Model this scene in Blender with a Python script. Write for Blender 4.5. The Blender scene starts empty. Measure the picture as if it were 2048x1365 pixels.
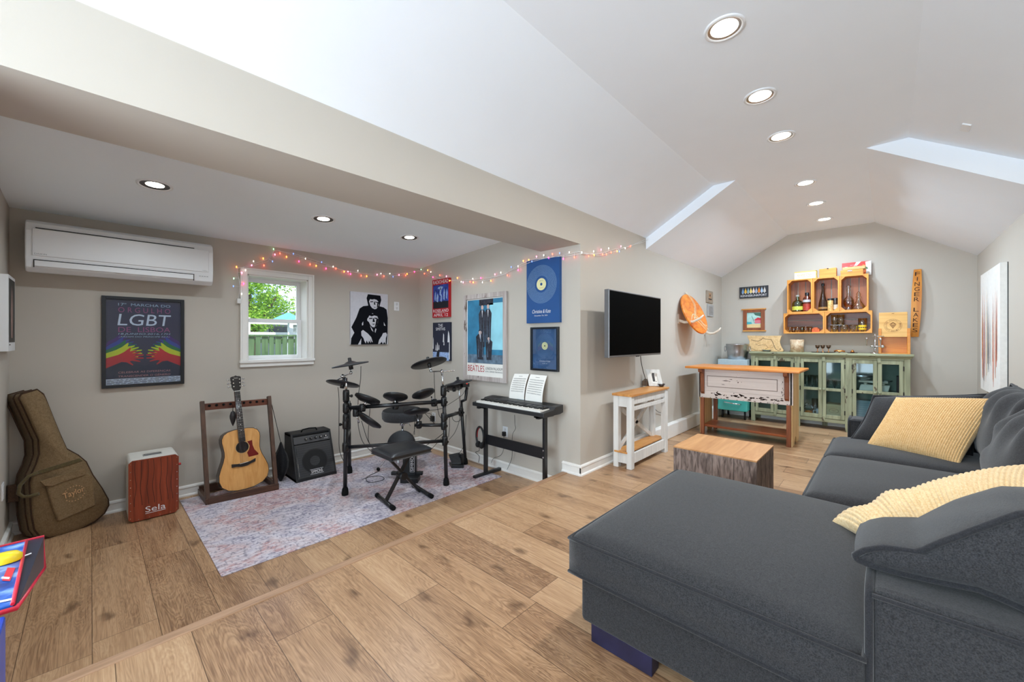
import bpy, math, random
from mathutils import Vector, Matrix
random.seed(7)
S = bpy.context.scene
COL = S.collection
R = math.radians

# ------------------------------------------------------------------ camera, sky, sun, exposure
IMW, IMH = 2048, 1365
F_PX, CX, CY, CAM_H = 795.0, 1024.0, 678.0, 1.3
PSI = math.atan(750 / F_PX)
cd = bpy.data.cameras.new('camera'); cam = bpy.data.objects.new('camera', cd); COL.objects.link(cam)
cd.sensor_width = 36; cd.lens = F_PX / IMW * 36
cd.shift_y = -(IMH / 2 - CY) / IMW
cd.clip_start = 0.05; cd.clip_end = 200
cam.location = (0, 0, CAM_H)
cam.rotation_euler = (math.pi / 2, 0, PSI - math.pi / 2)
S.camera = cam
S.view_settings.view_transform = 'Standard'
S.view_settings.look = 'None'
S.view_settings.gamma = 1
S.view_settings.use_curve_mapping = False
S.view_settings.exposure = 0.04
S.cycles.use_denoising = True
S.cycles.max_bounces = 10
S.cycles.diffuse_bounces = 6
S.cycles.transparent_max_bounces = 16
S.cycles.sample_clamp_indirect = 6

w = bpy.data.worlds.new('sky'); S.world = w; w.use_nodes = True
wn = w.node_tree.nodes; wl = w.node_tree.links
bg = wn['Background']
tc = wn.new('ShaderNodeTexCoord'); nz = wn.new('ShaderNodeTexNoise'); nz.inputs['Scale'].default_value = 3.2
nz.inputs['Detail'].default_value = 6
rp = wn.new('ShaderNodeValToRGB')
rp.color_ramp.elements[0].position = 0.42; rp.color_ramp.elements[0].color = (0.16, 0.36, 0.85, 1)
rp.color_ramp.elements[1].position = 0.55; rp.color_ramp.elements[1].color = (0.95, 0.97, 1, 1)
wl.new(tc.outputs['Generated'], nz.inputs['Vector']); wl.new(nz.outputs['Fac'], rp.inputs['Fac'])
wl.new(rp.outputs['Color'], bg.inputs['Color']); bg.inputs['Strength'].default_value = 2.2
sd = bpy.data.lights.new('sun', 'SUN'); sd.energy = 5.0; sd.angle = R(1.0); sd.color = (1, .95, .86)
sun = bpy.data.objects.new('sun', sd); COL.objects.link(sun)
sun.rotation_euler = (R(48), 0, R(-25))

# main dimensions (metres; x runs towards the bar, y towards the music alcove)
ZA = -0.18            # alcove floor, one step down
BY, WX, LX = 4.80, 3.19, -0.42    # alcove back, right and left walls
TY, FX, RY, NX = 2.117, 7.61, -0.822, -2.6   # tv wall, bar wall, right wall, near end
ZF = 2.95             # flat of the vaulted ceiling

def can_light(x, y, z, power, col=(1, 1, 1), size=.13, spread=160):
    d = bpy.data.lights.new('lamp', 'AREA'); d.shape = 'DISK'; d.size = size; d.energy = power
    d.color = col; d.spread = R(spread)
    o = bpy.data.objects.new('lamp', d); COL.objects.link(o); o.location = (x, y, z)
    return o
MAIN_CANS = [2.308, 3.121, 3.859, 5.192, 6.061, 6.944]
low_z = lambda y: 2.44 - (y - 2.55) * .15 / 2.25      # the alcove ceiling falls gently towards the window
ALC_CANS = [(x, y, low_z(y)) for x, y in ((.305, 3.68), (1.421, 3.645), (2.30, 3.652))]
for x in MAIN_CANS: can_light(x, .628, ZF - .004, 11.2 if x < 4.5 else 33 if x < 6.5 else 15, (1, .95, .89) if x < 4.5 else (.68, .85, 1))
for x in (.7, -.9): can_light(x, .628, ZF - .004, 7.2, (1, .95, .89))
for (x, y, z) in ALC_CANS: can_light(x, y, z - .005, 8.9, (.80, .92, 1), .10).rotation_euler = (-.0667, 0, 0)
# daylight as fill, from an unseen window added behind the camera
d = bpy.data.lights.new('daylight_lamp', 'AREA'); d.shape = 'RECTANGLE'; d.size = 2.3; d.size_y = 2.5; d.energy = 210; d.color = (.75, .91, 1)
o = bpy.data.objects.new('daylight_lamp', d); COL.objects.link(o); o.location = (NX - .02, .65, 1.3); o.rotation_euler = (0, R(-90), 0)
# daylight portal of the alcove window
d = bpy.data.lights.new('daylight_lamp', 'AREA'); d.shape = 'RECTANGLE'; d.size = .56; d.size_y = .86; d.energy = 14; d.color = (.86, .93, 1); d.cycles.is_portal = True
o = bpy.data.objects.new('daylight_lamp', d); COL.objects.link(o); o.location = (1.40, 5.16, 1.52); o.rotation_euler = (R(-90), 0, 0)

# unseen area lamp added above the alcove window to brighten its sill and jambs
d = bpy.data.lights.new('daylight_lamp', 'AREA'); d.shape = 'RECTANGLE'; d.size = .7; d.size_y = .6; d.energy = 30; d.color = (.9, .96, 1)
o = bpy.data.objects.new('daylight_lamp', d); COL.objects.link(o); o.location = (.95, 5.75, 2.75)
o.rotation_euler = (Vector((1.5, 4.95, 1.45)) - o.location).to_track_quat('-Z', 'Y').to_euler()

# ------------------------------------------------------------------ helpers
_c, _s = math.cos(PSI), math.sin(PSI)
def ray(px, py):
    u = (px - CX) / F_PX; v = (CY - py) / F_PX
    return Vector((_c + u * _s, _s - u * _c, v))
def at(px, py, X=None, Y=None, Z=None, D=None):
    """the point of a known plane (or at a known forward distance) that stands where the photo shows it"""
    d = ray(px, py)
    t = X / d.x if X is not None else Y / d.y if Y is not None else (Z - CAM_H) / d.z if Z is not None else D
    return Vector((0, 0, CAM_H)) + d * t

def lin(c):
    return tuple(((v / 255) / 12.92 if v / 255 <= .04045 else ((v / 255 + .055) / 1.055) ** 2.4) for v in c[:3])

class Fr:
    """a flat frame on a wall: origin, u to the right, v up"""
    def __init__(s, o, u, v): s.o = Vector(o); s.u = Vector(u); s.v = Vector(v); s.n = s.u.cross(s.v).normalized()
    def p(s, x, y, l=0): return s.o + s.u * x + s.v * y + s.n * l
def wall_frame(kind, o):
    U = {'back': (1, 0, 0), 'far': (0, -1, 0), 'right': (-1, 0, 0), 'left': (0, 1, 0)}[kind]
    return Fr(o, U, (0, 0, 1))

_tcache = {}
def text_geo(s, shear=0.0):
    k = (s, shear)
    if k in _tcache: return _tcache[k]
    cu = bpy.data.curves.new('t', 'FONT'); cu.body = s; cu.size = 1; cu.resolution_u = 3; cu.shear = shear
    ob = bpy.data.objects.new('t', cu); COL.objects.link(ob)
    bpy.context.view_layer.update()
    dg = bpy.context.evaluated_depsgraph_get()
    me = bpy.data.meshes.new_from_object(ob.evaluated_get(dg))
    vs = [(v.co.x, v.co.y) for v in me.vertices]; fs = [tuple(p.vertices) for p in me.polygons]
    bpy.data.objects.remove(ob); bpy.data.curves.remove(cu); bpy.data.meshes.remove(me)
    _tcache[k] = (vs, fs)
    return _tcache[k]

class MB:
    """collects shapes, then links them as one mesh object"""
    def __init__(s, mat=None):
        s.v = []; s.f = []; s.mi = []; s.sm = []; s.mats = []; s.M = None
        if mat: s.use(mat)
    def use(s, mat):
        if mat not in s.mats: s.mats.append(mat)
        s.cur = s.mats.index(mat); return s
    def add(s, vs, fs, smooth=False):
        b = len(s.v)
        for v in vs:
            v = Vector(v)
            s.v.append(s.M @ v if s.M is not None else v)
        for f in fs:
            s.f.append(tuple(b + i for i in f)); s.mi.append(s.cur); s.sm.append(smooth)
        return s
    def box(s, a, b):
        x0, x1 = sorted((a[0], b[0])); y0, y1 = sorted((a[1], b[1])); z0, z1 = sorted((a[2], b[2]))
        vs = [(x0, y0, z0), (x1, y0, z0), (x1, y1, z0), (x0, y1, z0), (x0, y0, z1), (x1, y0, z1), (x1, y1, z1), (x0, y1, z1)]
        return s.add(vs, [(3, 2, 1, 0), (4, 5, 6, 7), (0, 1, 5, 4), (1, 2, 6, 5), (2, 3, 7, 6), (3, 0, 4, 7)])
    def cbox(s, c, sz): return s.box([c[i] - sz[i] / 2 for i in range(3)], [c[i] + sz[i] / 2 for i in range(3)])
    def bar(s, p, q, wd, hg, up=(0, 0, 1)):
        """square bar from p to q"""
        p = Vector(p); q = Vector(q); d = (q - p).normalized(); up = Vector(up)
        a = d.cross(up)
        if a.length < 1e-4: a = d.cross(Vector((1, 0, 0)))
        a.normalize(); b = a.cross(d).normalized(); a = a * wd / 2; b = b * hg / 2
        vs = [p - a - b, p + a - b, p + a + b, p - a + b, q - a - b, q + a - b, q + a + b, q - a + b]
        return s.add(vs, [(0, 1, 2, 3), (7, 6, 5, 4), (4, 5, 1, 0), (5, 6, 2, 1), (6, 7, 3, 2), (7, 4, 0, 3)])
    def tube(s, pts, r, n=8, cap=True, closed=False):
        pts = [Vector(p) for p in pts]; k = len(pts)
        rs = r if isinstance(r, (list, tuple)) else [r] * k
        vs = []; ref = None
        for i, p in enumerate(pts):
            if closed: t = pts[(i + 1) % k] - pts[i - 1]
            else: t = pts[min(i + 1, k - 1)] - pts[max(i - 1, 0)]
            t.normalize()
            if ref is None:
                ref = t.cross(Vector((0, 0, 1)))
                if ref.length < 1e-3: ref = t.cross(Vector((1, 0, 0)))
            ref = (ref - t * ref.dot(t)).normalized(); bb = t.cross(ref)
            for j in range(n):
                a = 2 * math.pi * j / n
                vs.append(p + (ref * math.cos(a) + bb * math.sin(a)) * rs[i])
        fs = []
        for i in range(k if closed else k - 1):
            i2 = (i + 1) % k
            for j in range(n):
                j2 = (j + 1) % n
                fs.append((i * n + j, i * n + j2, i2 * n + j2, i2 * n + j))
        s.add(vs, fs, True)
        if cap and not closed:
            b = len(s.v) - k * n
            s.f.append(tuple(b + j for j in reversed(range(n)))); s.mi.append(s.cur); s.sm.append(False)
            s.f.append(tuple(b + (k - 1) * n + j for j in range(n))); s.mi.append(s.cur); s.sm.append(False)
        return s
    def cyl(s, p, q, r0, r1=None, n=16): return s.tube([p, q], [r0, r0 if r1 is None else r1], n)
    def lathe(s, prof, o=(0, 0, 0), axis=(0, 0, 1), n=24, smooth=True):
        """prof = [(radius, height)]"""
        ax = Vector(axis).normalized(); a = ax.orthogonal().normalized(); b = ax.cross(a); o = Vector(o)
        vs = []
        for (r, h) in prof:
            for j in range(n):
                t = 2 * math.pi * j / n
                vs.append(o + ax * h + (a * math.cos(t) + b * math.sin(t)) * max(r, 1e-5))
        fs = []
        for i in range(len(prof) - 1):
            for j in range(n):
                j2 = (j + 1) % n
                fs.append((i * n + j, i * n + j2, (i + 1) * n + j2, (i + 1) * n + j))
        return s.add(vs, fs, smooth)
    def ball(s, c, r, n=10, m=6, sc=(1, 1, 1)):
        vs = []; c = Vector(c)
        for i in range(m + 1):
            th = math.pi * i / m
            for j in range(n):
                ph = 2 * math.pi * j / n
                q = Vector((math.sin(th) * math.cos(ph) * sc[0], math.sin(th) * math.sin(ph) * sc[1], math.cos(th) * sc[2])) * r
                vs.append(c + q)
        fs = []
        for i in range(m):
            for j in range(n):
                j2 = (j + 1) % n
                fs.append((i * n + j, (i + 1) * n + j, (i + 1) * n + j2, i * n + j2))
        return s.add(vs, fs, True)
    def prism(s, pts, dvec, smooth=False):
        """closed outline swept by dvec"""
        k = len(pts); d = Vector(dvec); pts = [Vector(p) for p in pts]
        vs = pts + [p + d for p in pts]
        fs = [tuple(reversed(range(k))), tuple(range(k, 2 * k))]
        s.add(vs, fs)
        b = len(s.v) - 2 * k
        for i in range(k):
            j = (i + 1) % k
            s.f.append((b + i, b + j, b + k + j, b + k + i)); s.mi.append(s.cur); s.sm.append(smooth)
        return s
    def rect(s, fr, x0, y0, x1, y1, l=0.0):
        return s.add([fr.p(x0, y0, l), fr.p(x1, y0, l), fr.p(x1, y1, l), fr.p(x0, y1, l)], [(0, 1, 2, 3)])
    def slab(s, fr, x0, y0, x1, y1, l0, l1):
        a = [fr.p(x0, y0, l0), fr.p(x1, y0, l0), fr.p(x1, y1, l0), fr.p(x0, y1, l0)]
        return s.prism(a, fr.n * (l1 - l0))
    def poly(s, fr, pts, l=0.0):
        return s.add([fr.p(x, y, l) for x, y in pts], [tuple(range(len(pts)))])
    def disc(s, fr, x, y, rx, ry=None, l=0.0, n=32):
        ry = rx if ry is None else ry
        return s.poly(fr, [(x + rx * math.cos(2 * math.pi * i / n), y + ry * math.sin(2 * math.pi * i / n)) for i in range(n)], l)
    def ring(s, fr, x, y, r0, r1, l=0.0, n=48, ys=1.0):
        vs = []; fs = []
        for i in range(n):
            t = 2 * math.pi * i / n
            for r in (r0, r1): vs.append(fr.p(x + r * math.cos(t), y + r * ys * math.sin(t), l))
        for i in range(n):
            j = (i + 1) % n
            fs.append((2 * i, 2 * i + 1, 2 * j + 1, 2 * j))
        return s.add(vs, fs)
    def line(s, fr, pts, wd, l=0.0):
        for (x0, y0), (x1, y1) in zip(pts[:-1], pts[1:]):
            dx, dy = x1 - x0, y1 - y0; L = math.hypot(dx, dy) or 1; nx, ny = -dy / L * wd / 2, dx / L * wd / 2
            s.poly(fr, [(x0 - nx, y0 - ny), (x1 - nx, y1 - ny), (x1 + nx, y1 + ny), (x0 + nx, y0 + ny)], l)
        return s
    def text(s, fr, txt, x0, y0, x1, y1, l=0.0, shear=0.0):
        """lettering fitted to the box"""
        vs, fs = text_geo(txt, shear)
        if not vs: return s
        ax = min(v[0] for v in vs); bx = max(v[0] for v in vs); ay = min(v[1] for v in vs); by = max(v[1] for v in vs)
        kx = (x1 - x0) / max(bx - ax, 1e-6); ky = (y1 - y0) / max(by - ay, 1e-6)
        return s.add([fr.p(x0 + (v[0] - ax) * kx, y0 + (v[1] - ay) * ky, l) for v in vs], fs)
    def grid(s, fn, nu, nv, smooth=True):
        vs = [fn(i / nu, j / nv) for i in range(nu + 1) for j in range(nv + 1)]
        fs = [(i * (nv + 1) + j, (i + 1) * (nv + 1) + j, (i + 1) * (nv + 1) + j + 1, i * (nv + 1) + j + 1) for i in range(nu) for j in range(nv)]
        return s.add(vs, fs, smooth)
    def build(s, name, parent=None, bevel=0.0, seg=2, sub=0, label=None, smooth_all=False, merge=False):
        off = Vector((0, 0, 0)); q = parent
        while q is not None:
            off += q.location; q = q.parent
        if parent is None and 'origin' in s.__dict__: off = s.origin
        me = bpy.data.meshes.new(name)
        me.from_pydata([tuple(v - off) for v in s.v], [], s.f)
        for m in s.mats: me.materials.append(m)
        me.polygons.foreach_set('material_index', s.mi)
        me.polygons.foreach_set('use_smooth', [True] * len(s.f) if smooth_all else s.sm)
        me.update()
        if merge:
            import bmesh
            bm = bmesh.new(); bm.from_mesh(me); bmesh.ops.remove_doubles(bm, verts=bm.verts, dist=1e-5)
            bmesh.ops.recalc_face_normals(bm, faces=bm.faces); bm.to_mesh(me); bm.free()
        o = bpy.data.objects.new(name, me); COL.objects.link(o)
        if parent is not None: o.parent = parent
        elif 'origin' in s.__dict__: o.location = s.origin
        if bevel:
            b = o.modifiers.new('bevel', 'BEVEL'); b.width = bevel; b.segments = seg; b.limit_method = 'ANGLE'; b.angle_limit = R(40)
            b.harden_normals = False
        if sub:
            b = o.modifiers.new('sub', 'SUBSURF'); b.levels = sub; b.render_levels = sub
        if label: o['label'] = label
        return o
    def at0(s, p): s.origin = Vector(p); return s

def tag(o, label, cat, group=None):
    o['label'] = label; o['category'] = cat
    if group: o['group'] = group
    return o
def thing(name, label, cat, loc=(0, 0, 0), group=None):
    o = bpy.data.objects.new(name, None); COL.objects.link(o); o.location = loc; o.empty_display_size = .05
    return tag(o, label, cat, group)
def struct(o):
    o['kind'] = 'structure'; return o
def dup(root, loc, label=None, group=None):
    r = root.copy(); COL.objects.link(r); r.location = loc
    if label: r['label'] = label
    if group: r['group'] = group
    for ch in list(root.children):
        c = ch.copy(); COL.objects.link(c); c.parent = r
        for g in list(ch.children):
            e = g.copy(); COL.objects.link(e); e.parent = c
    return r

# ------------------------------------------------------------------ materials
def nmat(name):
    m = bpy.data.materials.new(name); m.use_nodes = True
    return m, m.node_tree.nodes, m.node_tree.links, m.node_tree.nodes['Principled BSDF']
def plain(name, rgb, rough=.5, metal=0.0, spec=.5, var=0.04, scale=30, bump=0.0, bscale=200, coat=0):
    m, n, l, b = nmat(name)
    b.inputs['Roughness'].default_value = rough; b.inputs['Metallic'].default_value = metal
    b.inputs['Specular IOR Level'].default_value = spec; b.inputs['Coat Weight'].default_value = coat
    tx = n.new('ShaderNodeTexCoord'); a = n.new('ShaderNodeTexNoise'); a.inputs['Scale'].default_value = scale; a.inputs['Detail'].default_value = 3
    l.new(tx.outputs['Object'], a.inputs['Vector'])
    r = n.new('ShaderNodeValToRGB'); c = lin(rgb)
    r.color_ramp.elements[0].position = .3; r.color_ramp.elements[1].position = .7
    r.color_ramp.elements[0].color = tuple(max(0, v * (1 - var)) for v in c) + (1,)
    r.color_ramp.elements[1].color = tuple(min(1, v * (1 + var)) for v in c) + (1,)
    l.new(a.outputs['Fac'], r.inputs['Fac']); l.new(r.outputs['Color'], b.inputs['Base Color'])
    if bump:
        a2 = n.new('ShaderNodeTexNoise'); a2.inputs['Scale'].default_value = bscale; a2.inputs['Detail'].default_value = 2
        l.new(tx.outputs['Object'], a2.inputs['Vector'])
        bp = n.new('ShaderNodeBump'); bp.inputs['Strength'].default_value = bump; bp.inputs['Distance'].default_value = .002
        l.new(a2.outputs['Fac'], bp.inputs['Height']); l.new(bp.outputs['Normal'], b.inputs['Normal'])
    return m
def wood(name, c1, c2, axis='X', freq=14, rough=.45, contrast=(.3, .7), stretch=.07, bump=.1, chips=None, chip_at=.62, chip_scale=9):
    m, n, l, b = nmat(name); b.inputs['Roughness'].default_value = rough
    tx = n.new('ShaderNodeTexCoord'); mp = n.new('ShaderNodeMapping')
    sc = [freq] * 3; sc['XYZ'.index(axis)] = freq * stretch
    mp.inputs['Scale'].default_value = sc; l.new(tx.outputs['Object'], mp.inputs['Vector'])
    a = n.new('ShaderNodeTexNoise'); a.inputs['Scale'].default_value = 1.6; a.inputs['Detail'].default_value = 8; a.inputs['Distortion'].default_value = .9
    l.new(mp.outputs['Vector'], a.inputs['Vector'])
    r = n.new('ShaderNodeValToRGB')
    r.color_ramp.elements[0].position = contrast[0]; r.color_ramp.elements[1].position = contrast[1]
    r.color_ramp.elements[0].color = lin(c2) + (1,); r.color_ramp.elements[1].color = lin(c1) + (1,)
    l.new(a.outputs['Fac'], r.inputs['Fac']); out = r.outputs['Color']
    if chips:
        mp2 = n.new('ShaderNodeMapping'); sc2 = [chip_scale] * 3; sc2['XYZ'.index(axis)] = chip_scale * .35
        mp2.inputs['Scale'].default_value = sc2; l.new(tx.outputs['Object'], mp2.inputs['Vector'])
        a3 = n.new('ShaderNodeTexNoise'); a3.inputs['Scale'].default_value = 1.0; a3.inputs['Detail'].default_value = 6; a3.inputs['Roughness'].default_value = .65
        l.new(mp2.outputs['Vector'], a3.inputs['Vector'])
        r3 = n.new('ShaderNodeValToRGB'); r3.color_ramp.elements[0].position = chip_at; r3.color_ramp.elements[1].position = chip_at + .02
        l.new(a3.outputs['Fac'], r3.inputs['Fac'])
        mx = n.new('ShaderNodeMix'); mx.data_type = 'RGBA'
        l.new(r3.outputs['Color'], mx.inputs['Factor']); l.new(out, mx.inputs['A']); mx.inputs['B'].default_value = lin(chips) + (1,)
        out = mx.outputs['Result']
    l.new(out, b.inputs['Base Color'])
    bp = n.new('ShaderNodeBump'); bp.inputs['Strength'].default_value = bump; bp.inputs['Distance'].default_value = .003
    l.new(a.outputs['Fac'], bp.inputs['Height']); l.new(bp.outputs['Normal'], b.inputs['Normal'])
    return m
def fabric(name, rgb, rgb2, scale=260, rough=.95, bump=.35, sheen=.2):
    m, n, l, b = nmat(name); b.inputs['Roughness'].default_value = rough; b.inputs['Specular IOR Level'].default_value = .15
    b.inputs['Sheen Weight'].default_value = sheen
    tx = n.new('ShaderNodeTexCoord')
    a = n.new('ShaderNodeTexNoise'); a.inputs['Scale'].default_value = scale; a.inputs['Detail'].default_value = 3
    g = n.new('ShaderNodeTexNoise'); g.inputs['Scale'].default_value = scale / 3; g.inputs['Detail'].default_value = 5
    l.new(tx.outputs['Object'], a.inputs['Vector']); l.new(tx.outputs['Object'], g.inputs['Vector'])
    ad = n.new('ShaderNodeMath'); ad.operation = 'MULTIPLY_ADD'; ad.inputs[1].default_value = .7
    h = n.new('ShaderNodeMath'); h.operation = 'MULTIPLY'; h.inputs[1].default_value = .3
    l.new(g.outputs['Fac'], h.inputs[0]); l.new(a.outputs['Fac'], ad.inputs[0]); l.new(h.outputs[0], ad.inputs[2])
    r = n.new('ShaderNodeValToRGB'); r.color_ramp.elements[0].position = .35; r.color_ramp.elements[1].position = .65
    r.color_ramp.elements[0].color = lin(rgb2) + (1,); r.color_ramp.elements[1].color = lin(rgb) + (1,)
    l.new(ad.outputs[0], r.inputs['Fac']); l.new(r.outputs['Color'], b.inputs['Base Color'])
    bp = n.new('ShaderNodeBump'); bp.inputs['Strength'].default_value = bump; bp.inputs['Distance'].default_value = .0015
    l.new(a.outputs['Fac'], bp.inputs['Height']); l.new(bp.outputs['Normal'], b.inputs['Normal'])
    return m
def glow(name, rgb, strength):
    m, n, l, b = nmat(name); b.inputs['Base Color'].default_value = lin(rgb) + (1,)
    b.inputs['Emission Color'].default_value = lin(rgb) + (1,); b.inputs['Emission Strength'].default_value = strength
    return m
def glass(name, tint=(255, 255, 255), fac=.12, rough=.02):
    """thin clear sheet or wall: mostly lets light through, mirrors a little, more at grazing angles"""
    m = bpy.data.materials.new(name); m.use_nodes = True; n = m.node_tree.nodes; l = m.node_tree.links; n.clear()
    o = n.new('ShaderNodeOutputMaterial'); t = n.new('ShaderNodeBsdfTransparent'); g = n.new('ShaderNodeBsdfGlossy')
    t.inputs['Color'].default_value = lin(tint) + (1,); g.inputs['Roughness'].default_value = rough
    fr = n.new('ShaderNodeLayerWeight'); fr.inputs['Blend'].default_value = .25
    ma = n.new('ShaderNodeMath'); ma.operation = 'MULTIPLY_ADD'; ma.inputs[1].default_value = .6; ma.inputs[2].default_value = fac
    mx = n.new('ShaderNodeMixShader'); l.new(fr.outputs['Fresnel'], ma.inputs[0]); l.new(ma.outputs[0], mx.inputs['Fac'])
    l.new(t.outputs[0], mx.inputs[1]); l.new(g.outputs[0], mx.inputs[2]); l.new(mx.outputs[0], o.inputs['Surface'])
    return m
def liquid(name, rgb, fac=.1):
    return glass(name, rgb, fac, .03)

def planks(name, cols, width=.24, phase=.307, length=1.22, seamc=(70, 48, 32)):
    m, n, l, b = nmat(name); b.inputs['Roughness'].default_value = .33; b.inputs['Specular IOR Level'].default_value = .5
    tx = n.new('ShaderNodeTexCoord'); sp = n.new('ShaderNodeSeparateXYZ'); l.new(tx.outputs['Object'], sp.inputs[0])
    def M(op, a, bb=None, c=None):
        q = n.new('ShaderNodeMath'); q.operation = op
        for i, v in enumerate((a, bb, c)):
            if v is None: continue
            if isinstance(v, (int, float)): q.inputs[i].default_value = v
            else: l.new(v, q.inputs[i])
        return q.outputs[0]
    xr = M('DIVIDE', M('SUBTRACT', sp.outputs['X'], phase - 40 * width), width)
    row = M('FLOOR', xr); fx = M('FRACT', xr)
    wn_ = n.new('ShaderNodeTexWhiteNoise'); wn_.noise_dimensions = '1D'; l.new(row, wn_.inputs['W'])
    yr = M('ADD', M('DIVIDE', sp.outputs['Y'], length), M('MULTIPLY', wn_.outputs['Value'], 7.3))
    ci = M('FLOOR', yr); fy = M('FRACT', yr)
    idn = n.new('ShaderNodeTexWhiteNoise'); idn.noise_dimensions = '2D'
    cm = n.new('ShaderNodeCombineXYZ'); l.new(row, cm.inputs[0]); l.new(ci, cm.inputs[1]); l.new(cm.outputs[0], idn.inputs['Vector'])
    rnd = idn.outputs['Value']
    gv = n.new('ShaderNodeCombineXYZ')
    l.new(M('MULTIPLY', sp.outputs['X'], 9.0), gv.inputs[0]); l.new(M('MULTIPLY', sp.outputs['Y'], 1.1), gv.inputs[1]); l.new(M('MULTIPLY', rnd, 40), gv.inputs[2])
    g1 = n.new('ShaderNodeTexNoise'); g1.inputs['Scale'].default_value = 1.0; g1.inputs['Detail'].default_value = 5; g1.inputs['Distortion'].default_value = .6
    l.new(gv.outputs[0], g1.inputs['Vector'])
    # cathedral rings: bands of a warped noise
    rings = M('FRACT', M('MULTIPLY', g1.outputs['Fac'], 26))
    rings = M('ABSOLUTE', M('SUBTRACT', rings, .5))
    fine = n.new('ShaderNodeTexNoise'); fine.inputs['Scale'].default_value = 1; fine.inputs['Detail'].default_value = 3
    fv = n.new('ShaderNodeCombineXYZ'); l.new(M('MULTIPLY', sp.outputs['X'], 170), fv.inputs[0]); l.new(M('MULTIPLY', sp.outputs['Y'], 5), fv.inputs[1]); l.new(M('MULTIPLY', rnd, 13), fv.inputs[2])
    l.new(fv.outputs[0], fine.inputs['Vector'])
    val = M('ADD', M('MULTIPLY', rings, .42), M('ADD', M('MULTIPLY', fine.outputs['Fac'], .62), M('MULTIPLY', M('SUBTRACT', rnd, .5), .32)))
    val = M('ADD', val, M('SUBTRACT', M('MULTIPLY', M('SUBTRACT', g1.outputs['Fac'], .5), .55), .06))
    r = n.new('ShaderNodeValToRGB'); e = r.color_ramp.elements
    e[0].position = .05; e[0].color = lin(cols[0]) + (1,); e[1].position = .75; e[1].color = lin(cols[2]) + (1,)
    x = e.new(.38); x.color = lin(cols[1]) + (1,)
    l.new(val, r.inputs['Fac'])
    # knots
    kv = n.new('ShaderNodeCombineXYZ'); l.new(M('MULTIPLY', sp.outputs['X'], 4.6), kv.inputs[0]); l.new(M('MULTIPLY', sp.outputs['Y'], 2.4), kv.inputs[1]); kv.inputs[2].default_value = 3.3
    wv = n.new('ShaderNodeTexNoise'); wv.inputs['Scale'].default_value = 2.2; l.new(kv.outputs[0], wv.inputs['Vector'])
    av = n.new('ShaderNodeVectorMath'); av.operation = 'MULTIPLY_ADD'; av.inputs[1].default_value = (.7, .7, 0); l.new(wv.outputs['Color'], av.inputs[0]); l.new(kv.outputs[0], av.inputs[2])
    vo = n.new('ShaderNodeTexVoronoi'); vo.inputs['Scale'].default_value = 1.0; vo.voronoi_dimensions = '2D'; l.new(av.outputs[0], vo.inputs['Vector'])
    sc_ = n.new('ShaderNodeSeparateColor'); l.new(vo.outputs['Color'], sc_.inputs[0])
    sel = M('GREATER_THAN', sc_.outputs[0], .5)
    kr = n.new('ShaderNodeMapRange'); kr.inputs['From Min'].default_value = .02; kr.inputs['From Max'].default_value = .17; kr.inputs['To Min'].default_value = .7; kr.inputs['To Max'].default_value = 0
    l.new(vo.outputs['Distance'], kr.inputs['Value'])
    mk = n.new('ShaderNodeMix'); mk.data_type = 'RGBA'; l.new(M('MULTIPLY', kr.outputs[0], sel), mk.inputs['Factor']); l.new(r.outputs['Color'], mk.inputs['A']); mk.inputs['B'].default_value = lin((74, 48, 28)) + (1,)
    # seams
    ex = M('MINIMUM', fx, M('SUBTRACT', 1, fx)); ey = M('MINIMUM', fy, M('SUBTRACT', 1, fy))
    sx = M('LESS_THAN', ex, .007); sy = M('LESS_THAN', ey, .0013)
    seam = M('MULTIPLY', M('MAXIMUM', sx, sy), .75)
    ms = n.new('ShaderNodeMix'); ms.data_type = 'RGBA'; l.new(seam, ms.inputs['Factor']); l.new(mk.outputs['Result'], ms.inputs['A']); ms.inputs['B'].default_value = lin(seamc) + (1,)
    l.new(ms.outputs['Result'], b.inputs['Base Color'])
    bp = n.new('ShaderNodeBump'); bp.inputs['Strength'].default_value = .12; bp.inputs['Distance'].default_value = .002
    l.new(val, bp.inputs['Height']); l.new(bp.outputs['Normal'], b.inputs['Normal'])
    return m

WALL = plain('wall_paint', (192, 185, 175), .85, spec=.2, var=.01, scale=3, bump=.05, bscale=400)
CEIL = plain('ceiling_paint', (240, 245, 252), .9, spec=.15, var=.008, scale=3)
TRIM = plain('trim_paint', (236, 234, 230), .4, var=.01)
FLOOR = planks('oak_planks', ((124, 92, 66), (172, 136, 102), (200, 166, 130)))
WHITE = plain('white_plastic', (232, 233, 235), .35, var=.005)
BLACK = plain('black_plastic', (22, 23, 25), .38, var=.1)
RUBBER = plain('black_rubber', (16, 16, 17), .8, spec=.2, var=.1)
BMETAL = plain('black_metal', (24, 25, 28), .32, .0, .6, var=.1)
CHROME = plain('chrome', (215, 217, 220), .12, 1.0, var=.02)
STEEL = plain('brushed_steel', (190, 192, 196), .28, 1.0, var=.06, scale=12)
SOFA = fabric('charcoal_fabric', (58, 58, 60), (33, 33, 35), 280)
PIPE = fabric('charcoal_piping', (46, 46, 49), (32, 32, 35), 300)
SOCKET = plain('socket_shadow', (60, 60, 60), .6)
PAPER = plain('paper', (236, 234, 228), .8, spec=.1, var=.01)
INK = plain('printed_ink', (70, 70, 72), .8, spec=.1)
WINE = wood('honey_pine', (222, 160, 74), (188, 118, 40), 'Y', 16)
PANE = glass('window_pane', (250, 253, 252), .03)
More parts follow.
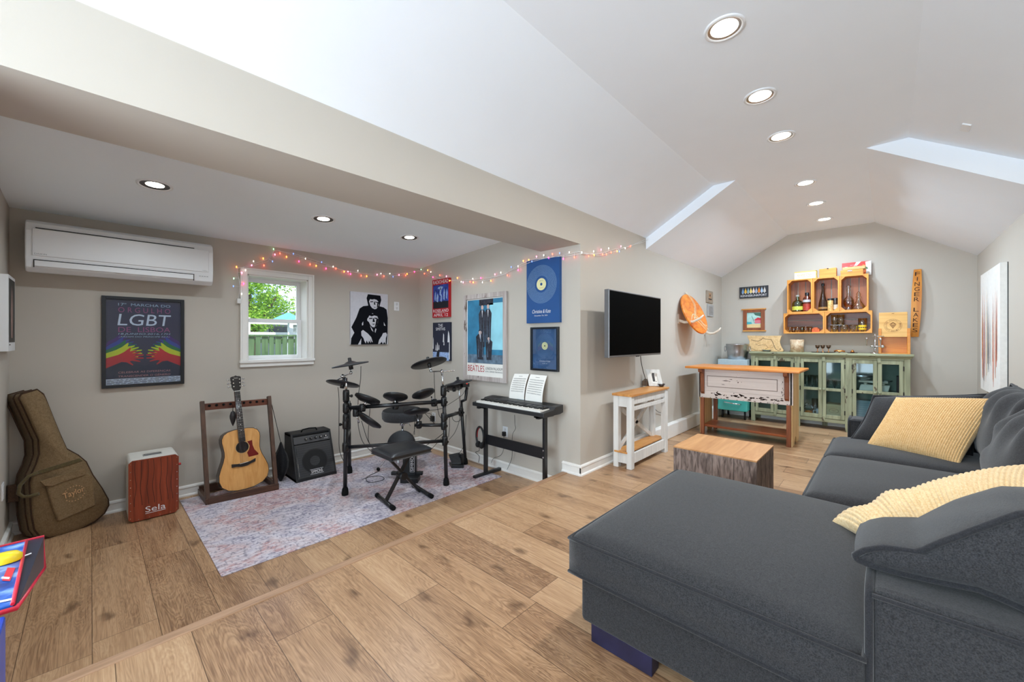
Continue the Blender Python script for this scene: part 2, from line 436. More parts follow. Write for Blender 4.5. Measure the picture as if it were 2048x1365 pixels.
# ------------------------------------------------------------------ the room shell
def quad(m, *p): m.add(p, [tuple(range(len(p)))])
b = MB(FLOOR); b.box((NX, RY, -.02), (FX, TY, 0)); b.box((NX, TY, -.02), (WX, 2.255, 0)); struct(b.build('floor'))
FLOOR_LOW = planks('oak_planks_low', ((124, 92, 66), (172, 136, 102), (200, 166, 130)), phase=.245)
b = MB(FLOOR_LOW); b.box((LX, 2.2, ZA - .02), (WX, BY, ZA)); struct(b.build('floor'))
b = MB(FLOOR); b.box((NX, 2.235, ZA - .01), (WX, 2.255, -.02)); struct(b.build('floor_riser'))
NOSE = wood('nosing_oak', (178, 142, 112), (150, 116, 88), 'X', 30)
b = MB(NOSE); b.box((NX, 2.245, -.035), (WX - .03, 2.30, .006)); struct(b.build('trim_1', bevel=.004))

# alcove walls
wx0, wx1, wz0, wz1 = 1.108, 1.698, 1.078, 1.966        # window opening
b = MB(WALL)
for (x0, x1, z0, z1) in ((LX - .1, wx0, -.3, 2.6), (wx1, WX, -.3, 2.6), (wx0, wx1, -.3, wz0), (wx0, wx1, wz1, 2.6)):
    b.box((x0, BY, z0), (x1, BY + .25, z1))
struct(b.build('wall_back'))
b = MB(WALL); b.box((WX, TY + .1, -.3), (WX + .1, BY + .25, 2.6)); struct(b.build('wall_right'))
b = MB(WALL); b.box((LX - .1, TY + .1, -.3), (LX, BY + .25, 2.6)); struct(b.build('wall_left'))
b = MB(WALL); b.box((LX, TY, 2.20), (WX, 2.60, 2.56)); struct(b.build('ceiling_beam'))
CEIL_LIFTED = plain('low_ceiling_lifted', (242, 249, 255), .9, spec=.15, var=.008, scale=3)  # ceiling paint, lightened and cooled in colour to offset the alcove's weak light
b = MB(CEIL_LIFTED); quad(b, (LX, 2.55, 2.44), (WX, 2.55, 2.44), (WX, BY, 2.29), (LX, BY, 2.29)); struct(b.build('ceiling'))
# main room walls
b = MB(WALL); b.box((WX, TY, -.1), (FX + .1, TY + .1, 2.56)); struct(b.build('wall_television'))
b = MB(WALL); b.box((NX, TY, -.3), (LX, TY + .1, 2.56)); struct(b.build('wall_left_near'))
NEAR = [(TY, 2.515), (1.36, ZF), (-.13, ZF), (RY, 2.52)]
FAR = [(TY, 2.38), (1.145, ZF), (.13, ZF), (RY, 2.34)]
b = MB(WALL); b.prism([(FX, TY, -.1), (FX, TY, 2.6), (FX, 1.1, 3.1), (FX, 0, 3.1), (FX, RY, 2.6), (FX, RY, -.1)], (.1, 0, 0)); struct(b.build('wall_far'))
b = MB(WALL); b.box((NX, RY - .1, -.1), (FX + .1, RY, 2.58)); struct(b.build('wall_right'))
b = MB(WALL)
for (y0, y1, z0, z1) in ((RY, -.6, 0, 3.1), (1.9, TY, 0, 3.1), (-.6, 1.9, 2.45, 3.1)): b.box((NX - .1, y0, z0), (NX, y1, z1))
struct(b.build('wall_near'))
b = MB(TRIM)
for (y0, y1, z0, z1) in ((-.67, -.6, 0, 2.52), (1.9, 1.97, 0, 2.52), (-.6, 1.9, 2.45, 2.52), (.62, .68, 0, 2.45)): b.box((NX, y0, z0), (NX + .02, y1, z1))
struct(b.build('window_added'))  # unseen window frame, added around the fill lamp
# vaulted ceiling: shallow near part, lower far part, the step between
XS = 4.6
b = MB(CEIL)
for i in range(3):
    (y0, z0), (y1, z1) = NEAR[i], NEAR[i + 1]; quad(b, (NX, y0, z0), (XS, y0, z0), (XS, y1, z1), (NX, y1, z1))
    (y0, z0), (y1, z1) = FAR[i], FAR[i + 1]; quad(b, (XS, y0, z0), (FX, y0, z0), (FX, y1, z1), (XS, y1, z1))
quad(b, (XS, TY, NEAR[0][1]), (XS, NEAR[1][0], ZF), (XS, FAR[1][0], ZF), (XS, TY, FAR[0][1]))
quad(b, (XS, RY, NEAR[3][1]), (XS, NEAR[2][0], ZF), (XS, FAR[2][0], ZF), (XS, RY, FAR[3][1]))
struct(b.build('ceiling'))

def baseboard(name, p, q, nrm, h=.10, t=.014, z=0.0):
    p = Vector((p[0], p[1], z)); q = Vector((q[0], q[1], z)); n = Vector((nrm[0], nrm[1], 0)); u = Vector((0, 0, 1))
    prof = [(0, 0), (t + .012, 0), (t + .011, .012), (t, .022), (t, h - .026), (t + .006, h - .02), (t + .004, h - .008), (.004, h), (0, h)]
    m = MB(TRIM); m.prism([p + n * a + u * c for a, c in prof], q - p); return struct(m.build(name))
baseboard('baseboard_back', (LX, BY), (WX, BY), (0, -1), z=ZA)
baseboard('baseboard_right', (WX, 2.3), (WX, BY), (-1, 0), z=ZA)
baseboard('baseboard_left', (LX, 2.3), (LX, BY), (1, 0), z=ZA)
baseboard('baseboard_corner', (WX, TY - .014), (WX, 2.32), (-1, 0))
baseboard('baseboard_television', (WX - .014, TY), (FX, TY), (0, -1))
baseboard('baseboard_far', (FX, RY), (FX, TY), (-1, 0), h=.12)
baseboard('baseboard_side', (NX, RY), (FX, RY), (0, 1))
b = MB(TRIM); b.box((4.1, TY - .07, 0), (FX, TY, .185)); struct(b.build('trim_2', bevel=.012))

# ------------------------------------------------------------------ alcove window
wf = wall_frame('back', (0, BY, 0))
win = bpy.data.objects.new('window_1', None); COL.objects.link(win); win.location = (1.4, BY, 1.5); struct(win)
b = MB(TRIM)   # casing with a stepped profile
ox0, ox1, oz0, oz1 = 1.043, 1.758, 1.008, 2.03
for (x0, x1, z0, z1) in ((ox0, wx0, wz0 + .0012, oz1), (wx1, ox1, wz0 + .0012, oz1), (wx0, wx1, wz1, oz1), (ox0, ox1, oz0, wz0 - .0285)):
    b.box((x0, BY - .02, z0), (x1, BY, z1))
for (x0, x1, z0, z1) in ((ox0, ox0 + .018, wz0 + .0015, oz1), (ox1 - .018, ox1, wz0 + .0015, oz1), (ox0 + .018, ox1 - .018, oz1 - .018, oz1)):
    b.box((x0, BY - .03, z0), (x1, BY - .02, z1))
b.build('casing', win, bevel=.003)
b = MB(TRIM); b.box((ox0 - .006, BY - .036, wz0 - .028), (ox1 + .006, BY - .0005, wz0 + .001)); b.box((wx0 + .001, BY, wz0 - .02), (wx1 - .001, BY + .2, wz0 + .0005)); b.build('stool', win, bevel=.003)
b = MB(TRIM); t = .012
b.box((wx0, BY, wz0), (wx0 + t, BY + .25, wz1)); b.box((wx1 - t, BY, wz0), (wx1, BY + .25, wz1)); b.box((wx0, BY, wz1 - t), (wx1, BY + .25, wz1)); b.build('reveal', win)
VINYL = plain('window_vinyl', (240, 241, 243), .35, var=.004)
mz = 1.50
def sash(y, z0, z1, nm):
    m = MB(VINYL); w_ = .04; x0, x1 = wx0 + t, wx1 - t
    for (a, c, e, f) in ((x0, x0 + w_, z0, z1), (x1 - w_, x1, z0, z1), (x0 + w_, x1 - w_, z0, z0 + w_), (x0 + w_, x1 - w_, z1 - w_, z1)): m.box((a, y, e), (c, y + .03, f))
    s_ = m.build(nm, win, bevel=.003)
    g = MB(PANE); g.box((x0 + w_, y + .012, z0 + w_), (x1 - w_, y + .016, z1 - w_)); g.build('pane', s_)
sash(BY + .17, wz0, mz + .02, 'lower_sash'); sash(BY + .205, mz - .02, wz1 - t, 'upper_sash')

# ------------------------------------------------------------------ the yard seen through the window
GRASS = plain('lawn', (92, 120, 52), .95, var=.3, scale=20)
b = MB(GRASS); quad(b, (-30, BY + .3, -.5), (40, BY + .3, -.5), (40, 45, -.5), (-30, 45, -.5)); struct(b.build('ground'))
FENCE = wood('green_stained_board', (96, 124, 84), (66, 90, 60), 'Z', 10)
fe = thing('board_fence', 'green stained board fence across the yard, seen through the window', 'fence', (3.5, 11, -.5))
b = MB(FENCE)
for i in range(48):
    x = -.2 + i * .145; lo = i % 2
    b.box((x, 11 - .05 * (1 - lo), -.5), (x + (.10 if lo == 0 else .13), 11 - .05 * (1 - lo) + .02, 1.36))
b.build('boards', fe)
b = MB(FENCE); b.box((-.4, 11.02, 1.2), (7, 11.06, 1.29)); b.box((-.4, 11.02, .1), (7, 11.06, .19)); b.build('rail', fe)
b = MB(FENCE); b.box((-.4, 10.93, 1.36), (7, 11.08, 1.40)); b.build('cap', fe)
PVC = plain('white_railing', (240, 240, 240), .5)
gz = thing('deck_railing', 'white deck railing with posts rising behind the green fence', 'railing', (4.5, 13, -.5))
b = MB(PVC)
for z in (1.42, 1.72): b.box((2.9, 13, z), (7, 13.06, z + .07))
b.build('rail', gz)
for x in (2.95, 4.05, 5.15, 6.25):
    b = MB(PVC); b.box((x, 12.97, -.5), (x + .12, 13.09, 1.9)); b.build('post', gz)
hs = thing('garden_shed', 'grey shed with a dark window behind the white railing', 'shed', (5.2, 18, -.5))
b = MB(plain('shed_boards', (150, 156, 160), .8)); b.box((4.2, 18, -.5), (8, 21, 2.0)); b.build('walls', hs)
b = MB(plain('shed_glass', (40, 52, 56), .2)); b.box((4.9, 17.97, 1.1), (5.6, 18, 1.8)); b.build('window', hs)
b = MB(plain('shed_roof', (90, 94, 98), .9)); b.prism([(4.0, 17.8, 2.0), (8.2, 17.8, 2.0), (6.1, 17.8, 2.5)], (0, 3.4, 0)); b.build('roof', hs)
um = thing('patio_umbrella', 'teal patio umbrella open in the yard beyond the fence', 'umbrella', (0, 0, 0))
ub = at(577, 641, Y=12.4); um.location = (ub.x, ub.y, -.5)
TEAL = fabric('teal_canvas', (110, 205, 195), (90, 185, 176), 60)
b = MB(TEAL); b.lathe([(.43, ub.z), (.24, ub.z + .11), (.02, ub.z + .22)], (ub.x, ub.y, 0), n=8, smooth=False); b.build('canopy', um)
b = MB(PVC); b.cyl((ub.x, ub.y, -.5), (ub.x, ub.y, ub.z + .27), .02); b.build('pole', um)
tr = thing('leafy_tree', 'leafy green tree filling the upper half of the window', 'tree', (3.55, 15, -.5))
b = MB(wood('bark', (110, 92, 72), (78, 62, 48), 'Z', 8)); b.tube([(3.55, 15, -.5), (3.6, 15, 1.2), (3.5, 15.1, 3)], [.16, .13, .08]); b.tube([(3.6, 15, 1.4), (4.3, 14.8, 2.8)], [.07, .03]); b.tube([(3.55, 15, 1.5), (2.8, 15.1, 2.9)], [.07, .03]); b.build('trunk', tr)
lm, ln, ll, lb = nmat('leaves'); lb.inputs['Roughness'].default_value = .6
oi = ln.new('ShaderNodeTexCoord'); nn = ln.new('ShaderNodeTexNoise'); nn.inputs['Scale'].default_value = 9
ll.new(oi.outputs['Object'], nn.inputs['Vector']); rr = ln.new('ShaderNodeValToRGB')
rr.color_ramp.elements[0].position = .35; rr.color_ramp.elements[0].color = lin((84, 150, 26)) + (1,); rr.color_ramp.elements[1].position = .65; rr.color_ramp.elements[1].color = lin((200, 232, 96)) + (1,)
ll.new(nn.outputs['Fac'], rr.inputs['Fac']); ll.new(rr.outputs['Color'], lb.inputs['Base Color'])
tl = ln.new('ShaderNodeBsdfTranslucent'); ll.new(rr.outputs['Color'], tl.inputs['Color']); mxs = ln.new('ShaderNodeMixShader'); mxs.inputs['Fac'].default_value = .45
ll.new(lb.outputs[0], mxs.inputs[1]); ll.new(tl.outputs[0], mxs.inputs[2]); ll.new(mxs.outputs[0], ln['Material Output'].inputs['Surface'])
b = MB(lm)
clumps = [(Vector((random.uniform(2.2, 4.7), random.uniform(14.2, 15.8), random.uniform(1.75, 4.6))), random.uniform(.3, .6)) for _ in range(90)]
clumps = [c for c in clumps if (c[0].x - 3.4) ** 2 / 2.3 + (c[0].z - 3.0) ** 2 / 2.6 < 1]
for c, r_ in clumps:
    for _ in range(210):
        p = c + Vector((random.gauss(0, .5), random.gauss(0, .5), random.gauss(0, .5))) * r_
        a = Vector((random.uniform(-1, 1), random.uniform(-1, 1), random.uniform(-1, 1))).normalized(); q = a.orthogonal().normalized()
        a *= .055; q *= .03
        b.add([p - a, p + q, p + a, p - q], [(0, 1, 2, 3)])
b.build('foliage', tr)

# ------------------------------------------------------------------ recessed lights
LENS = glow('lamp_lens', (255, 246, 232), 12)
BAFFLE = plain('dark_baffle', (70, 62, 56), .35, .6)
def can(x, y, z, dark, label, group, first=[None, None]):
    i = 1 if dark else 0
    if first[i] is not None:
        return dup(first[i], (x, y, z), label, group)
    r = thing('recessed_light', label, 'ceiling light', (x, y, z), group); o = Vector((x, y, z)); ax = (0, .0667, 1) if dark else (0, 0, 1)
    m = MB(WHITE); m.lathe([(.098, 0), (.097, -.006), (.088, -.009), (.08, -.004)], o, ax, n=32); m.build('trim_ring', r)
    m = MB(BAFFLE if dark else STEEL); m.lathe([(.08, -.004), (.05 if dark else .066, -.0015)], o, ax, n=32); m.build('baffle', r)
    m = MB(LENS); m.lathe([(.05 if dark else .066, -.0015), (.03, -.003), (0, -.003)], o, ax, n=32); m.build('lens', r)
    first[i] = r
    return r
nth = ['nearest of the six down the vaulted ceiling', 'second of the six down the vaulted ceiling', 'third of the six down the vaulted ceiling, before the gap', 'fourth of the six, just past the ceiling step', 'fifth of the six, one from the bar end', 'last of the six, closest to the bar wall']
for x, q in zip(MAIN_CANS, nth): can(x, .628, ZF, False, 'lit recessed light, ' + q, 'recessed lights in the vaulted ceiling')
for (x, y, z), q in zip(ALC_CANS, ['nearest the white air conditioner', 'middle one, out from the window', 'nearest the drum kit corner']):
    can(x, y, z, True, 'dark-ringed recessed light in the low ceiling, ' + q, 'recessed lights in the alcove ceiling')
b = MB(WHITE); p = at(1870, 282, Z=2.80)
b.M = Matrix.Translation((4.2, -.40, 2.778)) @ Matrix.Rotation(math.atan2(.43, .692), 4, 'X'); b.cbox((0, 0, 0), (.12, .05, .012)); b.M = None
tag(b.at0((4.2, -.4, 2.77)).build('vent_cover', bevel=.003), 'small white vent plate on the sloping ceiling near the step', 'vent')
# ------------------------------------------------------------------ things on the alcove walls
def on_plane(px, py, P0, N):
    d = ray(px, py); o = Vector((0, 0, CAM_H)); return o + d * ((P0 - o).dot(N) / d.dot(N))
# air conditioner
x0, x1, zc = -.33, .785, 2.0
t = thing('air_conditioner', 'white wall-mounted split air conditioner above the framed march poster', 'air conditioner', (.23, BY, 1.8))
prof = [(0, 1.83), (-.10, 1.802), (-.17, 1.80), (-.215, 1.83), (-.228, 1.90), (-.228, 2.10), (-.21, 2.16), (-.16, 2.185), (0, 2.19)]
b = MB(WHITE); b.prism([(x0, BY + y, z) for y, z in prof], (x1 - x0, 0, 0)); b.build('body', t, bevel=.008)
b = MB(WHITE); b.box((x0 + .035, BY - .236, 1.915), (x1 - .035, BY - .226, 2.115)); b.build('front_panel', t, bevel=.003)
b = MB(plain('vent_gap', (30, 31, 34), .6)); b.box((x0 + .05, BY - .2315, 2.119), (x1 - .14, BY - .22, 2.124))
b.box((x0 + .04, BY - .232, 1.882), (x1 - .14, BY - .20, 1.887)); b.box((x0 + .04, BY - .228, 1.83), (x0 + .045, BY - .2, 1.887)); b.box((x1 - .145, BY - .228, 1.83), (x1 - .14, BY - .2, 1.887)); b.build('air_slot', t)
b = MB(WHITE); b.box((x0 + .046, BY - .2295, 1.84), (x1 - .146, BY - .2, 1.881)); b.build('louver', t)
fr = Fr((x0, BY - .2365, 0), (1, 0, 0), (0, 0, 1)); b = MB(plain('grey_print', (150, 153, 158), .6)); b.text(fr, 'DAIKIN', .045, 1.923, .105, 1.934); b.build('lettering', t); b = MB(b.mats[0]); b.text(fr, 'inverter', x1 - x0 - .08, 1.923, x1 - x0 - .045, 1.931)
b.build('lettering', t)
b = MB(plain('indicator', (120, 124, 130), .5)); fr = Fr((x0, BY - .2305, 0), (1, 0, 0), (0, 0, 1))
for i in range(4): b.rect(fr, 1.01 + i * .018, 1.872, 1.022 + i * .018, 1.876)
b.build('indicator', t)

def frame_mb(m, fr, x0, y0, x1, y1, w_, d):
    m.slab(fr, x0, y0, x0 + w_, y1, 0, d); m.slab(fr, x1 - w_, y0, x1, y1, 0, d)
    m.slab(fr, x0 + w_, y0, x1 - w_, y0 + w_, 0, d); m.slab(fr, x0 + w_, y1 - w_, x1 - w_, y1, 0, d)

# framed march poster
FBLACK = plain('black_frame', (20, 26, 34), .3)
fr = wall_frame('back', (.062, BY, .880)); W_, H_ = .538, .783
t = thing('framed_poster', 'black framed rainbow march poster under the air conditioner', 'poster', (.33, BY, .88))
b = MB(FBLACK); frame_mb(b, fr, 0, 0, W_, H_, .026, .03); b.build('frame', t, bevel=.002)
PC = {k: plain('print_' + k, v, .75, spec=.1, var=.03, scale=20) for k, v in dict(ground=(62, 66, 88), ltblue=(160, 190, 214), purple=(150, 88, 132), white=(205, 222, 236), red=(196, 58, 66), yel=(196, 214, 60), grn=(46, 118, 78), blu=(62, 82, 160), vio=(76, 58, 120), pink=(196, 150, 158), dark=(52, 62, 84)).items()}
b = MB(PC['ground']); b.slab(fr, .02, .02, W_ - .02, H_ - .02, .004, .012)
L = .0135
b.use(PC['ltblue']); b.text(fr, '17º  MARCHA DO', .10, .705, .44, .728, L)
b.use(PC['purple']); b.text(fr, 'O R G U L H O', .10, .648, .44, .692, L)
b.use(PC['white']); b.text(fr, 'LGBT', .095, .535, .445, .635, L, .12)
b.use(PC['purple']); b.text(fr, 'DE  LISBOA', .10, .478, .44, .522, L)
b.use(PC['ltblue']); b.text(fr, '18.JUNHO.2016.17H', .10, .450, .44, .470, L, .15); b.text(fr, 'JARDIM DO PRINCIPE REAL', .10, .428, .44, .443, L, .15)
arm = [(.026, .235), (.10, .262), (.135, .285), (.165, .315), (.175, .325), (.178, .312), (.172, .29), (.215, .30), (.218, .293), (.185, .272), (.24, .285), (.243, .277), (.195, .256), (.262, .262), (.263, .253), (.198, .241), (.265, .233), (.264, .224), (.196, .224), (.24, .203), (.236, .196), (.185, .208), (.17, .203), (.195, .172), (.188, .168), (.152, .196), (.12, .200), (.026, .150)]
def hands(col, dx, dy, l):
    b.use(PC[col])
    pts = [(min(max(x + dx, .0265), .26), y + dy) for x, y in arm]
    b.poly(fr, pts, l); b.poly(fr, [(W_ - x, y) for x, y in reversed(pts)], l)
for i, (c_, dx, dy) in enumerate([('vio', -.062, .135), ('blu', -.047, .112), ('grn', -.03, .088), ('yel', -.014, .062), ('red', 0, .02)]): hands(c_, dx, dy, L + .0002 * i)
b.use(PC['dark']); b.poly(fr, [(.0265, .17), (.12, .222), (.19, .20), (.27, .18), (W_ - .19, .20), (W_ - .12, .222), (W_ - .0265, .17), (W_ - .0265, .08), (.0265, .08)], L + .0012)
hands('red', 0, .02, L + .0016)
b.use(PC['pink']); b.text(fr, 'CELEBRAR AS DIFERENÇAS', .10, .118, .44, .138, L + .003, .1); b.text(fr, 'TRANSCENDER O GÉNERO', .10, .088, .44, .108, L + .003, .1)
b.use(PC['white']); b.rect(fr, .0265, .0265, W_ - .0265, .077, L + .0032)
b.use(PC['dark'])
for r_ in range(5):
    x = .032
    while x < W_ - .05:
        q = random.uniform(.012, .05); b.rect(fr, x, .031 + r_ * .009, min(x + q, W_ - .03), .0345 + r_ * .009, L + .0036); x += q + random.uniform(.004, .02)
b.build('poster_print', t)
b = MB(glass('poster_glass', (250, 250, 255), .03, .05)); b.rect(fr, .02, .02, W_ - .02, H_ - .02, .024); b.build('pane', t)

# white framed photograph on the left wall
fr = wall_frame('left', (LX, 4.30, 1.215)); W_, H_ = .345, .52
t = thing('framed_photograph', 'white box frame with a dark photo on the left wall', 'picture', (LX, 4.47, 1.2))
b = MB(WHITE); b.slab(fr, 0, 0, W_, H_, .0, .04); b.build('frame', t)
b = MB(plain('dark_photo', (52, 52, 50), .6, var=.5, scale=14)); b.rect(fr, .022, .06, W_ - .022, H_ - .022, .0408)
b.use(plain('photo_figure', (150, 120, 112), .6, var=.3, scale=25)); b.poly(fr, [(.13, .09), (.2, .09), (.21, .28), (.19, .4), (.16, .46), (.14, .4), (.11, .28)], .0412)
b.use(INK); b.rect(fr, .03, .04, .1, .047, .0408); b.build('photo_print', t)

# black and white canvas with two sitting men
fr = wall_frame('back', (2.182, BY, 1.228)); W_, H_ = .50, .655
t = thing('canvas_print', 'black and white canvas of two men in dark suits, above the drum kit', 'picture', (2.43, BY, 1.2))
CW = plain('canvas_white', (206, 205, 212), .8, spec=.1); CB = plain('canvas_black', (18, 20, 26), .8, spec=.1)
b = MB(CW); b.slab(fr, 0, 0, W_, H_, 0, .025); b.build('stretched_canvas', t)
b = MB(CB); L = .0258
def cv(seq): return [((x - 1190) / 340 * .5, (1043 - y) / 483 * .655) for x, y in seq]
b.poly(fr, cv([(1192, 1043), (1196, 985), (1222, 935), (1197, 885), (1240, 795), (1268, 712), (1300, 688), (1345, 680), (1336, 640), (1330, 612), (1342, 574), (1458, 578), (1466, 620), (1458, 650), (1450, 680), (1490, 688), (1518, 708), (1529, 790), (1527, 935), (1518, 1043)]), L)
b.use(CW)
b.poly(fr, cv([(1352, 640), (1362, 618), (1380, 622), (1400, 616), (1425, 622), (1440, 640), (1442, 668), (1434, 690), (1420, 706), (1404, 711), (1382, 702), (1364, 680)]), L + .0004)
b.poly(fr, cv([(1345, 792), (1356, 772), (1376, 780), (1400, 770), (1428, 776), (1438, 800), (1432, 840), (1420, 868), (1400, 882), (1384, 880), (1364, 862), (1352, 835), (1336, 820), (1336, 804)]), L + .0004)
b.poly(fr, cv([(1360, 866), (1386, 905), (1392, 925), (1376, 910)]), L + .0004); b.poly(fr, cv([(1412, 890), (1420, 900), (1410, 935), (1404, 920)]), L + .0004)
b.poly(fr, cv([(1282, 922), (1298, 908), (1340, 940), (1372, 975), (1386, 1022), (1376, 1020), (1366, 990), (1368, 1030), (1352, 1008), (1345, 1034), (1330, 1005), (1322, 1034), (1310, 1010), (1302, 985), (1284, 960)]), L + .0004)
b.poly(fr, cv([(1484, 935), (1512, 930), (1522, 950), (1510, 985), (1508, 1043), (1494, 1020), (1482, 1043), (1470, 1018), (1454, 1038), (1436, 1040), (1446, 1000), (1470, 965)]), L + .0004)
b.poly(fr, cv([(1288, 850), (1300, 830), (1300, 862), (1290, 868)]), L + .0004); b.poly(fr, cv([(1490, 830), (1508, 866), (1492, 862)]), L + .0004); b.poly(fr, cv([(1254, 1043), (1284, 985), (1280, 1043)]), L + .0004)
b.use(CB)
for q_ in ([(1362, 640), (1390, 636), (1388, 645), (1364, 648)], [(1406, 638), (1434, 642), (1432, 650), (1408, 646)], [(1390, 690), (1420, 692), (1404, 697)], [(1396, 640), (1404, 640), (1412, 668), (1398, 668)],
           [(1352, 796), (1384, 792), (1382, 802), (1354, 806)], [(1400, 790), (1430, 792), (1428, 802), (1402, 800)], [(1376, 850), (1412, 848), (1394, 858)], [(1388, 796), (1396, 796), (1408, 832), (1384, 832)], [(1420, 800), (1438, 800), (1430, 845), (1420, 866), (1404, 880), (1412, 850)], [(1430, 640), (1442, 640), (1436, 685), (1424, 700), (1426, 668)]):
    b.poly(fr, cv(q_), L + .0008)
b.use(CW); b.poly(fr, cv([(1376, 752), (1392, 758), (1386, 750)]), L + .0008)
b.build('print', t)

def outlet(fr, x, y, label, group='wall outlets', w_=.075, h=.117, name='wall_outlet'):
    t = thing(name, label, 'outlet', fr.p(x, y), group)
    m = MB(WHITE); m.slab(fr, x - w_ / 2, y - h / 2, x + w_ / 2, y + h / 2, 0, .006); m.build('cover_plate', t, bevel=.002)
    m = MB(plain('outlet_face', (222, 222, 222), .4)); m.slab(fr, x - .017, y - .045, x + .017, y - .008, .006, .008); m.slab(fr, x - .017, y + .008, x + .017, y + .045, .006, .008); m.build('socket_face', t)
    m = MB(SOCKET)
    for dy in (-.026, .026):
        for dx in (-.007, .007): m.rect(fr, x + dx - .0015, y + dy - .002, x + dx + .0015, y + dy + .009, .0083)
        m.disc(fr, x, y + dy - .010, .0025, l=.0083, n=8)
    m.build('slot', t)
    return t
fb = wall_frame('back', (0, BY, 0)); ff = wall_frame('far', (WX, 0, 0)); fl = wall_frame('left', (LX, 0, 0)); ft = wall_frame('back', (0, TY, 0))
p = at(793, 613, Y=BY); outlet(fb, p.x, p.z, 'white wall outlet high beside the black and white canvas')
p = at(503, 868, Y=BY); outlet(fb, p.x, p.z, 'white wall outlet mostly hidden behind the guitar body')
p = at(868, 834, X=WX); outlet(ff, -p.y, p.z, 'white wall outlet behind the drum rack cables'); OUT_DRUM = p
p = at(1011, 864, X=WX); outlet(ff, -p.y, p.z, 'white wall outlet under the electric keyboard'); OUT_KEY = p
p = at(4, 984, X=LX); outlet(fl, p.y, p.z, 'white wall outlet low on the left wall by the gig bag')
p = at(1329, 798, Y=TY); outlet(ft, p.x, p.z, 'white wall outlet behind the console table')

# posters on the right wall
def far_box(name, label, y0, z0, w_, h, d, side, cat='poster', X=WX):
    fr = wall_frame('far', (X, y0, z0)); t = thing(name, label, cat, (X, y0 - w_ / 2, z0))
    m = MB(side); m.slab(fr, 0, 0, w_, h, 0, d); m.build('stretched_canvas', t)
    return fr, t
RED = plain('poster_red', (176, 24, 34), .7); PW = plain('poster_white', (226, 226, 230), .7); NAVY = plain('poster_navy', (34, 38, 58), .7)
PBLUE = plain('poster_blue', (40, 66, 150), .7, var=.6, scale=22); PDARK = plain('poster_dark', (16, 20, 32), .7); PLB = plain('poster_pale_blue', (150, 176, 220), .7, var=.3, scale=40)
fr, t = far_box('concert_poster', 'red concert poster canvas at the top by the alcove corner', 4.455, 1.582, .37, .505, .03, RED)
b = MB(PW); b.text(fr, 'RADIOHEAD', .02, .445, .35, .492, .0308)
b.use(PDARK); b.rect(fr, .02, .12, .35, .43, .0306); b.use(PBLUE); b.rect(fr, .02, .21, .35, .43, .0309)
b.use(PLB)
for (x, y, w2, h2) in ((.05, .24, .03, .12), (.09, .22, .05, .1), (.16, .30, .04, .1), (.18, .22, .035, .09), (.24, .24, .04, .14), (.30, .25, .03, .12), (.12, .38, .12, .03)):
    b.poly(fr, [(x, y), (x + w2 * .7, y - .02), (x + w2, y + h2 * .6), (x + w2 * .5, y + h2), (x + .004, y + h2 * .5)], .0311)
b.use(PW); b.text(fr, 'ROSELAND', .02, .068, .35, .108, .0308); b.text(fr, 'PLUS SPECIAL GUESTS', .08, .055, .29, .063, .0308); b.text(fr, 'APRIL 12', .03, .012, .34, .05, .0308); b.build('print', t)
fr, t = far_box('concert_poster', 'dark blue band poster canvas below the red one, behind the tilted cymbal', 4.445, 1.015, .37, .50, .03, NAVY)
b = MB(PW); b.text(fr, 'THE', .12, .44, .22, .48, .0308); b.text(fr, 'SMITHS', .07, .395, .27, .432, .0308)
for (x, y, w2, h2) in ((.06, .13, .02, .08), (.09, .12, .025, .12), (.125, .14, .02, .07), (.22, .24, .03, .12), (.235, .2, .02, .06), (.32, .24, .035, .15), (.0, .15, .018, .16), (.35, .02, .018, .34)):
    b.poly(fr, [(x, y), (x + w2, y), (x + w2 * .9, y + h2 * .8), (x + w2 * .4, y + h2)], .0308)
b.use(PLB); b.rect(fr, 0, .0, .35, .11, .0306); b.use(PDARK); b.poly(fr, [(.08, .05), (.14, .04), (.15, .12), (.10, .13)], .0309); b.build('print', t)

RUSTIC = wood('whitewashed_frame', (206, 198, 194), (160, 146, 140), 'Z', 12, chips=(104, 88, 78), chip_at=.6, chip_scale=14)
fr = wall_frame('far', (WX, 3.815, .803)); W_, H_ = .745, 1.03
t = thing('framed_poster', 'tall blue band photo poster in a whitewashed rustic frame', 'poster', (WX, 3.44, .803))
b = MB(RUSTIC); frame_mb(b, fr, 0, 0, W_, H_, .055, .03); b.build('frame', t, bevel=.003)
b = MB(PAPER); b.rect(fr, .05, .05, W_ - .05, H_ - .05, .012)
CY1 = plain('poster_teal', (48, 120, 156), .7, var=.3, scale=6); CY2 = plain('poster_cyan', (150, 214, 230), .7, var=.12, scale=5); SU = plain('poster_suit', (44, 46, 58), .7, var=.6, scale=30); SK = plain('poster_skin', (206, 178, 168), .7); GB = plain('poster_grey_blue', (96, 118, 138), .7, var=.4, scale=20)
b.use(CY1); b.rect(fr, .068, .205, W_ - .068, H_ - .068, .0126)
b.use(GB); b.rect(fr, .068, .205, W_ - .068, .31, .013)
b.use(CY2); b.rect(fr, .46, .37, W_ - .068, H_ - .12, .013)
b.use(SU); b.rect(fr, .28, H_ - .14, .52, H_ - .068, .013)
